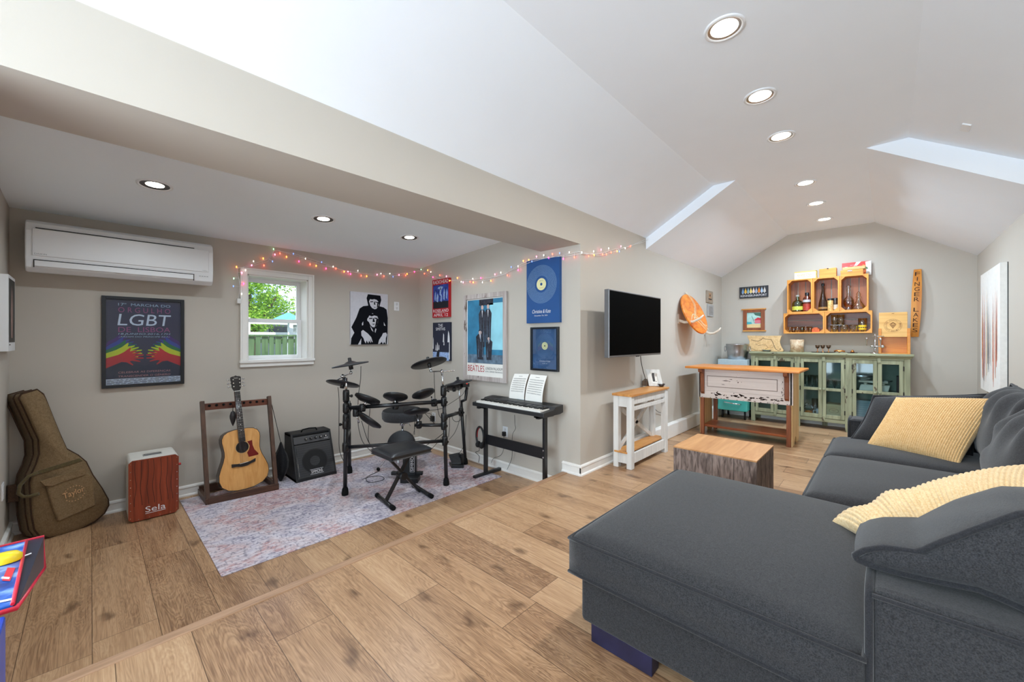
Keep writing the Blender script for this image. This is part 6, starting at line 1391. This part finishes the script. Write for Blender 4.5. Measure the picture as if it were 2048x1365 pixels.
c = Vector((7.46, Yi(1697), zs)); lathe_thing('decanter', 'footed crystal decanter of amber spirit in the third crate', 'decanter', c, [('glass', CUT, [(0, 0), (.05, 0), (.05, .008), (.02, .03), (.05, .06), (.06, .10), (.058, .15), (.02, .20), (.016, .26), (.026, .29), (.016, .31), (.03, .34), (0, .37)]), ('liquor', liquid('amber', (226, 110, 26), .06), [(0, .045), (.02, .045), (.046, .065), (.055, .10), (.053, .14), (0, .14)])])
c = Vector((7.46, Yi(1717), zs)); lathe_thing('decanter', 'wide based clear crystal ship decanter in the third crate', 'decanter', c, [('glass', CUT, [(0, 0), (.088, 0), (.09, .02), (.06, .07), (.03, .12), (.02, .17), (.032, .18), (.02, .2), (.024, .225), (.012, .25), (0, .26)]), ('liquor', liquid('pale_spirit', (236, 214, 170), .06), [(0, .006), (.08, .006), (.07, .04), (0, .04)])])
# bottom crates
zs2 = ZL0 + .018
sg = None; tint = [(214, 190, 170), (232, 232, 232), (214, 204, 190), (150, 170, 130), (216, 196, 186), (236, 240, 240)]; nms = ['first', 'second', 'third', 'fourth, greenish,', 'fifth', 'sixth']
for i, px in enumerate((1580, 1587, 1595, 1604, 1612, 1620)):
    c = Vector((7.45 + (i % 2) * .03, Yi(px), zs2)); tumbler('shot_glass', '%s shot glass from the left in the lower left crate' % nms[i], c, .026, .085, 'shot glasses in the lower left crate', mat=glass('shot_tint_%d' % i, tint[i], .2, .04))
c = Vector((7.44, Yi(1632), zs2)); b = MB(plain('orange_box', (206, 96, 48), .6, var=.2)).at0(c); b.box(c + Vector((-.03, .045, 0)), c + Vector((.04, -.045, .05))); b.prism([c + Vector((-.03, .04, .05)), c + Vector((-.03, -.03, .05)), c + Vector((-.03, -.02, .07)), c + Vector((-.03, .02, .07))], (.06, 0, 0)); tag(b.build('matchbox', bevel=.002), 'small orange box beside the shot glasses in the lower left crate', 'box')
for i, (px, r_, h_) in enumerate(((1669, .048, .10), (1689, .048, .10), (1707, .048, .10))): tumbler('tumbler_glass', '%s clear tumbler in the lower right crate' % ['left', 'middle', 'right'][i], (7.45, Yi(px), zs2), r_, h_, 'tumblers in the lower right crate')
for i, px in enumerate((1669, 1682)): tumbler('stemless_glass', '%s tall glass stacked above the tumblers in the lower right crate' % ['left', 'right'][i], (7.45, Yi(px), zs2 + .102), .042, .15, 'stacked tall glasses', taper=.85)
b = MB(GLS).at0((7.47, Yi(1676), zs2 + .1)); b.box((7.40, Yi(1662), zs2 + .1), (7.52, Yi(1690), zs2 + .102)); tag(b.build('glass_shelf'), 'thin glass plate resting on tumblers in the lower right crate', 'shelf')
c = Vector((7.45, Yi(1725), zs2)); t = lathe_thing('pint_glass', 'tall glass with a yellow printed band in the lower right crate', 'glass', c, [('glass', GLS, [(0, .004), (.036, .004), (.047, .19), (.049, .19), (.04, 0), (0, 0)])])
b = MB(plain('yellow_print', (232, 200, 50), .5, var=.05)); b.lathe([(.0425, .03), (.0455, .095)], c, n=24); b.use(plain('black_print', (40, 40, 40), .5))
for i in range(6):
    a = math.pi + (i - 2.5) * .45; p = c + Vector((math.cos(a) * .046, math.sin(a) * .046, .06)); b.ball(p, .008, 8, 5, (.3, 1, 1))
b.build('printed_band', t)
# on top of the crates
y0, y1 = Yi(1590), Yi(1634); fr = wall_frame('far', (7.40, y0, ZU1)); w_ = y0 - y1
t = thing('cigar_box', 'pale printed cigar box standing on the crate at the far left', 'box', (7.45, (y0 + y1) / 2, ZU1)); b = MB(plain('pale_box', (240, 224, 196), .6)); b.slab(fr, 0, 0, w_, .115, -.08, 0); b.build('box', t, bevel=.002)
b = MB(plain('gold_edge', (226, 190, 96), .5)); b.slab(fr, 0, .105, w_, .118, -.082, .002); b.slab(fr, w_ - .01, 0, w_ + .002, .118, -.082, .002); b.build('edge_band', t)
b = MB(plain('red_brown_print', (196, 120, 60), .7)); b.text(fr, 'Grand Crus', .04, .05, w_ - .06, .085, .001, .2); b.rect(fr, .05, .03, w_ - .05, .034, .001); b.build('lettering', t)
y0, y1 = Yi(1640), Yi(1674); t = thing('cigar_box', 'plain orange wooden box with a clasp in the middle on the crates', 'box', (7.45, (y0 + y1) / 2, ZU1)); b = MB(CRY); b.box((7.36, y0, ZU1), (7.50, y1, ZU1 + .125)); b.build('box', t, bevel=.003)
b = MB(HINGE); b.cbox((7.36, (y0 + y1) / 2, ZU1 + .12), (.012, .02, .012)); b.build('clasp', t)
y0, y1 = Yi(1682), Yi(1727); t = thing('cigar_box', 'low wooden box with a clasp in front of the red tin sign', 'box', (7.42, (y0 + y1) / 2, ZU1)); b = MB(CRY); b.box((7.37, y0, ZU1), (7.50, y1, ZU1 + .075)); b.build('box', t, bevel=.003)
b = MB(plain('tan_lid', (206, 170, 110), .5)); b.box((7.37, y0 - .02, ZU1 + .077), (7.50, y1 - .02, ZU1 + .115)); b.build('lid', t, bevel=.003); b = MB(CHROME); b.cbox((7.368, (y0 + y1) / 2 + .02, ZU1 + .06), (.008, .05, .016)); b.build('clasp', t)
ys0, ys1 = at(1684, 530, X=7.57).y, at(1742.5, 530, X=7.57).y; fr = Fr((7.55, ys0, ZU1 + .002), (0, -1, 0), Vector((.12, 0, 1)).normalized()); w_ = ys0 - ys1; h_ = .205
t = thing('tin_sign', 'red tin sign with white lettering propped behind the box on the crates', 'sign', (7.58, (ys0 + ys1) / 2, ZU1)); b = MB(plain('tin_red', (214, 40, 30), .4)); b.slab(fr, 0, 0, w_, h_, -.004, 0); b.build('plate', t, bevel=.002)
b = MB(PW); b.text(fr, 'Tusilata', .03, .10, w_ * .64, .145, .001, .15); b.text(fr, 'imported', .09, .155, w_ * .42, .168, .001); b.poly(fr, [(w_ * .42, .15), (w_ * .52, .15), (w_ * .66, h_), (w_ * .5, h_)], .0006)
b.use(plain('sign_orange', (226, 120, 60), .5, var=.3, scale=30)); b.poly(fr, [(w_ * .66, 0), (w_ * .82, 0), (w_ * .84, h_ * .7), (w_ * .72, h_ * .8), (w_ * .66, .1)], .0008); b.use(plain('sign_pale', (226, 226, 224), .5, var=.2, scale=25)); b.poly(fr, [(w_ * .82, 0), (w_, 0), (w_, h_), (w_ * .8, h_ * .95), (w_ * .84, .1)], .0012)
b.use(plain('sign_yellow', (236, 200, 60), .5)); b.poly(fr, [(w_ * .66, .03), (w_ * .72, .03), (w_ * .72, .09), (w_ * .66, .09)], .0014); b.use(plain('sign_green', (90, 120, 70), .5)); b.poly(fr, [(w_ * .74, .09), (w_ * .9, .09), (w_ * .86, .12), (w_ * .74, .12)], .0014); b.build('print', t)

# ------------------------------------------------------------------ turquoise fridge and ice tub
t = thing('mini_fridge', 'turquoise retro mini fridge with chrome handle in the corner behind the bar bench', 'fridge', (7.33, 1.83, 0))
TQ = plain('turquoise_enamel', (72, 178, 168), .25, coat=.4, var=.01); y0, y1, z0, z1 = 2.03, 1.602, .14, .885
b = MB(TQ); b.box((7.14, y0, z0), (7.56, y1, z1 - .018)); b.build('body', t, bevel=.02, seg=3)
b = MB(TQ); b.box((7.09, y0, z0), (7.135, y1, z1 - .02)); d_ = b.build('door', t, bevel=.015, seg=3)
b = MB(CHROME); b.tube([(7.085, 1.93, .275), (7.06, 1.92, .275), (7.055, 1.82, .265), (7.06, 1.70, .255), (7.085, 1.69, .255)], .010, 8); b.build('handle', d_)
for x in (7.18, 7.50):
    for y in (y0 - .05, y1 + .05): b = MB(BLACK); b.cyl((x, y, 0), (x, y, z0), .015); b.build('foot', t)
b = MB(plain('fridge_top_sheen', (178, 196, 204), .3)); b.box((7.092, y0, z1 - .016), (7.56, y1, z1 + .08)); b.build('top_sheen', t, bevel=.006)  # pale tone paints the reflection along the turquoise fridge's top and upper front
c = Vector((7.30, 1.79, z1 + .08)); t = thing('ice_bucket', 'hammered stainless steel ice tub with ring handles on the mini fridge', 'bucket', c)
b = MB(STEEL); b.lathe([(0, 0), (.135, 0), (.14, .01), (.155, .13), (.165, .235), (.172, .245), (.165, .25), (.155, .235), (.145, .13), (.13, .015), (0, .012)], c, n=36); b.build('bucket', t)
for s_ in (1, -1): b = MB(CHROME); cc = c + Vector((0, s_ * .17, .17)); b.tube([cc + Vector((.045 * math.cos(a), s_ * .012, .045 * math.sin(a))) for a in [R(i * 20) for i in range(18)]], .006, 6, closed=True); b.build('ring_handle', t)

# ------------------------------------------------------------------ rustic bar bench
t = thing('bar_bench', 'rustic bar bench with orange wood top and chipped white panel', 'table', (5.95, 1.37, 0))
BT = wood('orange_top', (226, 146, 62), (192, 108, 38), 'Y', 9, .3, (.3, .7), .06, .03); RB = wood('red_brown_leg', (150, 84, 46), (104, 54, 30), 'Z', 18, .5, chips=(60, 38, 26), chip_at=.66)
WCH = wood('chipped_white', (226, 214, 208), (210, 198, 192), 'Y', 14, .55, (.3, .7), .06, .1, chips=(70, 48, 40), chip_at=.685, chip_scale=12); CRE = wood('cream_plank', (226, 196, 144), (200, 164, 110), 'Z', 12, .6, chips=(110, 84, 58), chip_at=.66)
by0, by1, bx0, bx1, bz = 1.86, .835, 5.74, 6.24, .925
b = MB(BT); b.box((5.60, .73, bz - .028), (6.34, 2.02, bz)); b.build('tabletop', t, bevel=.008, seg=3)
b = MB(WCH); fr = wall_frame('far', (bx0, by0 + .02, .50)); w_ = by0 - by1 + .04; h_ = bz - .028 - .50
b.slab(fr, 0, 0, w_, h_, -.03, 0); frame_mb(b, Fr(fr.p(.0, 0, 0), fr.u, fr.v), .03, .10, w_ - .09, h_ - .04, .012, .006); b.slab(fr, .11, .16, w_ - .16, h_ - .10, 0, .004); b.build('front_panel', t, bevel=.003)
b = MB(plain('panel_groove', (120, 100, 90), .8)); frame_mb(b, Fr(fr.p(.0, 0, .0), fr.u, fr.v), .105, .155, w_ - .155, h_ - .095, .006, .0045); b.build('groove', t)
b = MB(plain('bare_chips', (66, 46, 38), .8)); random.seed(5)
def chip(x, y, s_, l_=.0012, el=2.2):
    n_ = 7; b.poly(fr, [(x + s_ * el * math.cos(2 * math.pi * i / n_) * random.uniform(.4, 1), y + s_ * math.sin(2 * math.pi * i / n_) * random.uniform(.4, 1)) for i in range(n_)], l_)
for _ in range(46): chip(random.uniform(.12, w_ - .12), random.gauss(.05, .012), random.uniform(.004, .013))
for _ in range(24): chip(random.choice([.24, w_ - .14, .5]) + random.gauss(0, .04), random.gauss(.06, .02), random.uniform(.004, .014), el=1.4)
for _ in range(30): chip(random.uniform(.02, w_ - .02), random.uniform(0.004, .012), random.uniform(.003, .006))
chip(.33, .245, .006, .0052, 9); chip(.36, .243, .004, .0052, 8); chip(.48, .235, .009, .0052, 1.2); chip(.47, .255, .006, .0052, 1.2); chip(.52, .24, .005, .0052, 1.3)
for _ in range(14): chip(w_ - .10 + random.gauss(0, .006), random.uniform(.1, h_ - .05), random.uniform(.004, .01), .0062, .8)
b.build('bare_wood', t)
for y, s_ in ((by0 - .01, 1), (by1 + .06, -1)):
    b = MB(RB); prof = [(bx0 - .006, bz - .028), (bx0 - .14, bz - .028), (bx0 - .13, bz - .07), (bx0 - .06, bz - .09), (bx0 - .045, bz - .15), (bx0 - .04, .58), (bx0 - .006, .55)]
    b.prism([(x, y, z) for x, z in prof], (0, -.045, 0)); b.build('bracket', t, bevel=.004)
for y in (by0, by1 + .045):
    b = MB(RB); b.box((bx0 - .01, y, 0), (bx0 + .03, y - .045, .5)); b.build('leg', t, bevel=.003)
for y, yo in ((by0, .01), (by1 - .012, -.0)):
    b = MB(CRE); pts_ = [(bx0 + .03, 0), (bx0 + .16, 0), (bx0 + .19, .06), (bx0 + .25, .10), (bx0 + .31, .06), (bx0 + .34, 0), (bx1, 0), (bx1, bz - .03), (bx0 + .0, bz - .03), (bx0 + .0, .5), (bx0 + .03, .45)]
    b.prism([(x, y, z) for x, z in pts_], (0, .02, 0)); b.build('end_panel', t, bevel=.003)
b = MB(RB); b.box((bx1 - .05, by0 - .03, 0), (bx1, by0 - .075, .5)); b.build('leg', t, bevel=.003)
b = MB(wood('red_shelf', (168, 90, 46), (122, 60, 30), 'Y', 12, .35)); b.box((bx0 + .035, by0 - .02, .10), (bx1 - .06, by1 + .01, .13)); b.build('lower_shelf', t, bevel=.004)

# ------------------------------------------------------------------ coffee table cube
t = thing('block_coffee_table', 'square block coffee table with oak top and rough grey wood sides', 'coffee table', (3.57, .97, 0))
x0, x1, y0, y1, zc = 3.27, 3.85, .678, 1.27, .424
b = MB(wood('grey_rough_wood', (150, 132, 124), (78, 64, 58), 'Z', 26, .7, (.35, .65), .22, .5)); b.box((x0, y0, 0), (x1, y1, zc - .012)); b.build('sides', t, bevel=.003)
b = MB(plain('dark_seam', (40, 32, 30), .8))
for i in range(1, 4): b.box((x0 - .001, y0 + i * .1485 - .0015, 0), (x0 + .002, y0 + i * .1485 + .0015, zc - .012)); b.box((x0 + i * .146 - .0015, y0 - .001, 0), (x0 + i * .146 + .0015, y0 + .002, zc - .012))
b.build('side_seam', t)
b = MB(wood('oak_top', (206, 156, 104), (172, 120, 72), 'X', 9, .45, (.3, .7), .1, .1)); b.box((x0 - .001, y0 - .001, zc - .012), (x1 + .001, y1 + .001, zc)); b.build('tabletop', t, bevel=.002)

# ------------------------------------------------------------------ abstract canvas on the right wall
xa, xb = 5.86, 6.92; t = thing('abstract_picture', 'white canvas with orange and grey vertical drips on the right wall', 'picture', ((xa + xb) / 2, RY, .75)); fr = wall_frame('right', (xb, RY, .74)); w_, h_ = xb - xa, 1.275
PWH = plain('gesso_white', (232, 230, 226), .7, bump=.3, bscale=60); b = MB(PWH); b.slab(fr, 0, 0, w_, h_, .004, .05); b.build('stretched_canvas', t)
b = MB(BLACK); b.slab(fr, -.003, -.003, w_ + .003, h_ + .003, 0, .006); b.build('backing', t)
b = MB(PWH); random.seed(11)
for nm, c_, cnt in (('drip_grey', (120, 122, 124), 9), ('drip_orange', (232, 132, 60), 7), ('drip_red', (206, 66, 40), 6), ('drip_yellow', (224, 180, 80), 4), ('drip_pale', (206, 186, 176), 8)):
    b.use(plain(nm, c_, .6, var=.2, scale=30))
    for k_ in range(cnt):
        x = random.uniform(.06, w_ - .14); y0_ = random.uniform(.02, .35); y1_ = random.uniform(.75, h_ - .12); ww = random.uniform(.008, .035)
        b.poly(fr, [(x - ww * .3, y0_), (x + ww * .3, y0_), (x + ww * .55, y0_ + .2), (x + ww * .4, (y0_ + y1_) / 2), (x, y1_), (x - ww * .4, (y0_ + y1_) / 2), (x - ww * .5, y0_ + .2)], .0505 + .0002 * k_)
b.build('paint_drips', t)

# ------------------------------------------------------------------ sectional sofa
t = thing('sectional_sofa', 'charcoal grey fabric sectional sofa with a long chaise in the foreground', 'sofa', (3.0, -.2, 0))
def box_cushion(name, x0, x1, y0, y1, z0, z1, crown=.03, rnd=.05, pipe=True):
    cxm, cym = (x0 + x1) / 2, (y0 + y1) / 2; hx, hy = (x1 - x0) / 2, (y1 - y0) / 2; nu = 28
    def warp(u): return math.copysign(1 - (1 - abs(u)) ** 1.6, u)
    def top(u, v):
        a, c_ = warp(u * 2 - 1), warp(v * 2 - 1); e = min(1, (1 - abs(a)) * hx / rnd), min(1, (1 - abs(c_)) * hy / rnd)
        dz = -rnd * .5 * ((1 - e[0]) ** 2 + (1 - e[1]) ** 2); cr = crown * (1 - a ** 4) * (1 - c_ ** 4)
        return Vector((cxm + a * hx, cym + c_ * hy, z1 + dz + cr))
    b = MB(SOFA); b.grid(top, nu, nu)
    zt_ = z1 - rnd * .5
    per = [(-1 + 2 * i / 14, -1) for i in range(14)] + [(1, -1 + 2 * i / 14) for i in range(14)] + [(1 - 2 * i / 14, 1) for i in range(14)] + [(-1, 1 - 2 * i / 14) for i in range(14)]
    def rim(a, c_, z, bulge=0): 
        k_ = bulge * (1 - a ** 6) if abs(c_) == 1 else bulge * (1 - c_ ** 6)
        zz = z1 - rnd * .5 * (1 + (1 if abs(a) == 1 and abs(c_) == 1 else 0)) if z is None else z
        return Vector((cxm + a * hx + (math.copysign(k_, a) if abs(a) == 1 else 0), cym + c_ * hy + (math.copysign(k_, c_) if abs(c_) == 1 else 0), zz))
    rows = [[rim(a, c_, z1 - rnd * .5) for a, c_ in per], [rim(a, c_, (z0 * .3 + z1 * .7), .012) for a, c_ in per], [rim(a, c_, (z0 * .7 + z1 * .3), .012) for a, c_ in per], [rim(a, c_, z0) for a, c_ in per]]
    n_ = len(per); fs = []
    for i in range(3):
        for j in range(n_): fs.append((i * n_ + j, (i + 1) * n_ + j, (i + 1) * n_ + (j + 1) % n_, i * n_ + (j + 1) % n_))
    fs.append(tuple(3 * n_ + j for j in range(n_)))
    b.add([p for r_ in rows for p in r_], fs, True); o_ = b.build(name, t, merge=False)
    if pipe: b = MB(PIPE); b.tube(rows[0], .008, 8, closed=True); b.tube([p for p in rows[3]], .008, 8, closed=True); b.build('piping', o_)
    return o_
def sbox(name, a, c_, bev=.02, seams=None):
    b = MB(SOFA); b.box(a, c_); o_ = b.build(name, t, bevel=bev, seg=3)
    return o_
sbox('chaise_base', (1.47, -.78, .07), (2.62, .975, .285)); sbox('seat_base', (2.62, -.78, .07), (4.45, .27, .285))
box_cushion('chaise_cushion', 1.435, 2.655, .045, 1.01, .285, .455, .035); box_cushion('chaise_cushion', 1.70, 2.655, -.62, .06, .285, .452, .02, pipe=False)
box_cushion('seat_cushion', 2.665, 3.69, -.62, .335, .285, .46, .045); box_cushion('seat_cushion', 3.70, 4.425, -.62, .335, .285, .46, .045)
o_ = sbox('arm', (1.455, -.80, .05), (1.68, .035, .62), .03)
b = MB(PIPE); b.tube([(1.456, .035, .06), (1.456, .036, .59), (1.475, .036, .612), (1.66, .036, .612), (1.679, .036, .59), (1.679, .036, .3)], .010, 8); b.tube([(1.455, .03, .603), (1.455, -.80, .603)], .007, 8); b.build('piping', o_)
o_ = sbox('arm', (4.43, -.80, .05), (4.65, .235, .62), .03)
b = MB(PIPE); b.tube([(4.431, .236, .06), (4.431, .236, .59), (4.45, .236, .612), (4.63, .236, .612), (4.649, .236, .59), (4.649, .236, .06)], .009, 8); b.tube([(4.431, .23, .605), (4.431, -.8, .605)], .007, 8); b.build('piping', o_)
sbox('back_frame', (1.455, -.815, .05), (4.65, -.62, .72), .03)
LEGW = plain('dark_blue_stain', (30, 30, 58), .4, var=.25, scale=12)
for (x0_, x1_, y0_, y1_) in ((1.475, 1.54, .655, .925), (2.50, 2.58, .66, .92), (4.38, 4.6, -.1, .18), (1.5, 1.6, -.75, -.5)): b = MB(LEGW); b.box((x0_, y0_, 0), (x1_, y1_, .08)); b.build('leg', t, bevel=.004)
b = MB(CHROME); b.cbox((1.70, .04, .36), (.01, .006, .03)); b.build('zip_pull', t)

def soft_quad(mat, BL, BR, TR, TL, th, ribs=0, ribh=.006, nu=48, nv=24, pinch=.05, fold=None, side=1):
    """a stuffed cushion spanning four corners"""
    BL, BR, TR, TL = map(Vector, (BL, BR, TR, TL)); nr = ((BR - BL).cross(TL - BL) + (TL - TR).cross(BR - TR)).normalized() * side
    b = MB(mat)
    def f(u, v, sg):
        a, c_ = 2 * u - 1, 2 * v - 1
        pu = u + (0.5 - u) * pinch * (1 - c_ * c_) * 0 + a * -pinch * .5 * (1 - abs(c_) ** 2) * abs(a) ** 3; pv = v - c_ * pinch * .5 * (1 - abs(a) ** 2) * abs(c_) ** 3
        p = BL.lerp(BR, pu).lerp(TL.lerp(TR, pu), pv)
        h_ = th * (max(0, 1 - abs(a) ** 2.6) ** .55) * (max(0, 1 - abs(c_) ** 2.6) ** .55)
        d = h_ * (1 if sg > 0 else -.8)
        if ribs: d += sg * ribh * abs(math.sin(u * ribs * math.pi)) * min(1, h_ / .02 + .25)
        if fold and sg > 0: d += fold(u, v)
        return p + nr * d
    b.grid(lambda u, v: f(u, v, 1), nu, nv); b.grid(lambda u, v: f(1 - u, v, -1), nu, nv)
    edge = [f(i / 20, 0, 0) for i in range(20)] + [f(1, i / 20, 0) for i in range(20)] + [f(1 - i / 20, 1, 0) for i in range(20)] + [f(0, 1 - i / 20, 0) for i in range(20)]
    return b, edge
wr = lambda k1, k2, am: (lambda u, v: am * math.sin(u * k1 + v * 4) * math.exp(-((v - .85) * 4) ** 2) + am * .6 * math.sin(v * k2 + u * 7) * math.exp(-((u - .1) * 4) ** 2))
def back_cushion(BL, BR, TR, TL, th, side=1, name='back_cushion', fold=None, pinch=.06):
    b, e = soft_quad(SOFA, BL, BR, TR, TL, th, nu=36, nv=28, fold=fold, side=side, pinch=pinch); o_ = b.build(name, t); b = MB(PIPE); b.tube(e, .008, 8, closed=True); b.build('piping', o_); return o_
# two cushions along the right wall, one against the far arm, one slumped over the near arm
back_cushion((4.42, -.50, .47), (3.56, -.50, .47), (3.60, -.66, .98), (4.46, -.64, .98), .13, fold=wr(26, 17, .02))
back_cushion((3.54, -.44, .47), (2.66, -.44, .47), (2.66, -.62, .95), (3.52, -.62, .94), .15, fold=wr(24, 19, .02))
back_cushion((4.24, .22, .47), (4.12, -.42, .47), (4.42, -.52, .90), (4.42, .08, .83), .09, fold=wr(12, 9, .008), name='loose_cushion')
b = MB(SOFA)
side_ = [at(px, py, X=1.60) for px, py in ((1711, 1103), (1730, 1093), (1765, 1087), (1800, 1091), (1838, 1096), (1885, 1074), (1940, 1052), (2000, 1033), (2048, 1018))]
prof = [(q_.y, q_.z) for q_ in side_] + [(-.40, .90), (-.52, .93), (-.61, .91), (-.64, .80), (-.6, .66), (-.45, .625), (-.3, .622)] + [(at(px, py, X=1.60).y, at(px, py, X=1.60).z) for px, py in ((1960, 1170), (1860, 1150), (1790, 1135), (1740, 1122), (1716, 1112))]
def slump(u, v):
    k_ = u * len(prof) * .99999; i = int(k_) % len(prof); f_ = k_ - int(k_); a = prof[i]; c_ = prof[(i + 1) % len(prof)]; y = a[0] + (c_[0] - a[0]) * f_; z = a[1] + (c_[1] - a[1]) * f_
    x = 1.60 + v * .33; cy_, cz_ = -.28, .73; e = 1 - .30 * abs(2 * v - 1) ** 6 * 0; drop = -.03 * v * v
    puff = .018 * math.sin(v * math.pi) + .006 * math.sin(u * 40 + v * 9) * (1 if z > .7 else .3)
    y2 = cy_ + (y - cy_) * (1 + puff); z2 = cz_ + (z - cz_) * (1 + puff * 3) + drop * (1 if z > .66 else .9)
    return Vector((x - .03 * math.sin((y + .6) * 3) * (1 - v), y2, z2))
b.grid(slump, 60, 20)
for v in (0, 1):
    ring = [slump(i / 60, v) for i in range(60)]; cc = sum(ring, Vector()) / 60 + Vector((-.035 if v == 0 else .03, 0, 0)); k_ = len(ring)
    b.add(ring + [r_.lerp(cc, .35) + Vector((-.02 if v == 0 else .02, 0, 0)) for r_ in ring] + [cc], [((i + 1) % k_, i, k_ + i, k_ + (i + 1) % k_) if v == 0 else (i, (i + 1) % k_, k_ + (i + 1) % k_, k_ + i) for i in range(k_)] + [((k_ + (i + 1) % k_), k_ + i, 2 * k_) if v == 0 else (k_ + i, k_ + (i + 1) % k_, 2 * k_) for i in range(k_)], True)
o_ = b.build('loose_cushion', t)
b = MB(PIPE); b.tube([slump(i / 60, 0) + Vector((-.004, 0, 0)) for i in range(60)], .009, 8, closed=True); b.build('piping', o_)

YEL = fabric('mustard_corduroy', (226, 196, 146), (204, 164, 108), 140, bump=.2)
b, e = soft_quad(YEL, at(1731, 894, Z=.475), at(1917, 934, Z=.475), at(2008, 797, X=4.14), at(1792, 795, X=4.30), .085, ribs=44, nu=352, nv=26)
b.at0((4.1, -.1, .475)); tag(b.build('throw_pillow'), 'mustard corduroy pillow standing against the far end of the sofa', 'pillow', 'mustard corduroy pillows')
fold2 = lambda u, v: -.05 * math.exp(-((u - .42) * 9) ** 2 - ((v - .15) * 3) ** 2) + .012 * math.sin(u * 26) * math.exp(-((u - .22) * 5) ** 2)
b, e = soft_quad(fabric('pale_mustard_corduroy', (232, 210, 168), (212, 180, 130), 140, bump=.2), at(1740, 1088, Z=.49), at(2090, 1010, X=2.25), at(2120, 930, X=2.72), at(1662, 1044, Z=.475), .09, ribs=40, nu=320, nv=26, fold=fold2)
b.at0((2.45, -.1, .475)); tag(b.build('throw_pillow'), 'crumpled mustard corduroy pillow slumped on the chaise in the foreground', 'pillow', 'mustard corduroy pillows')
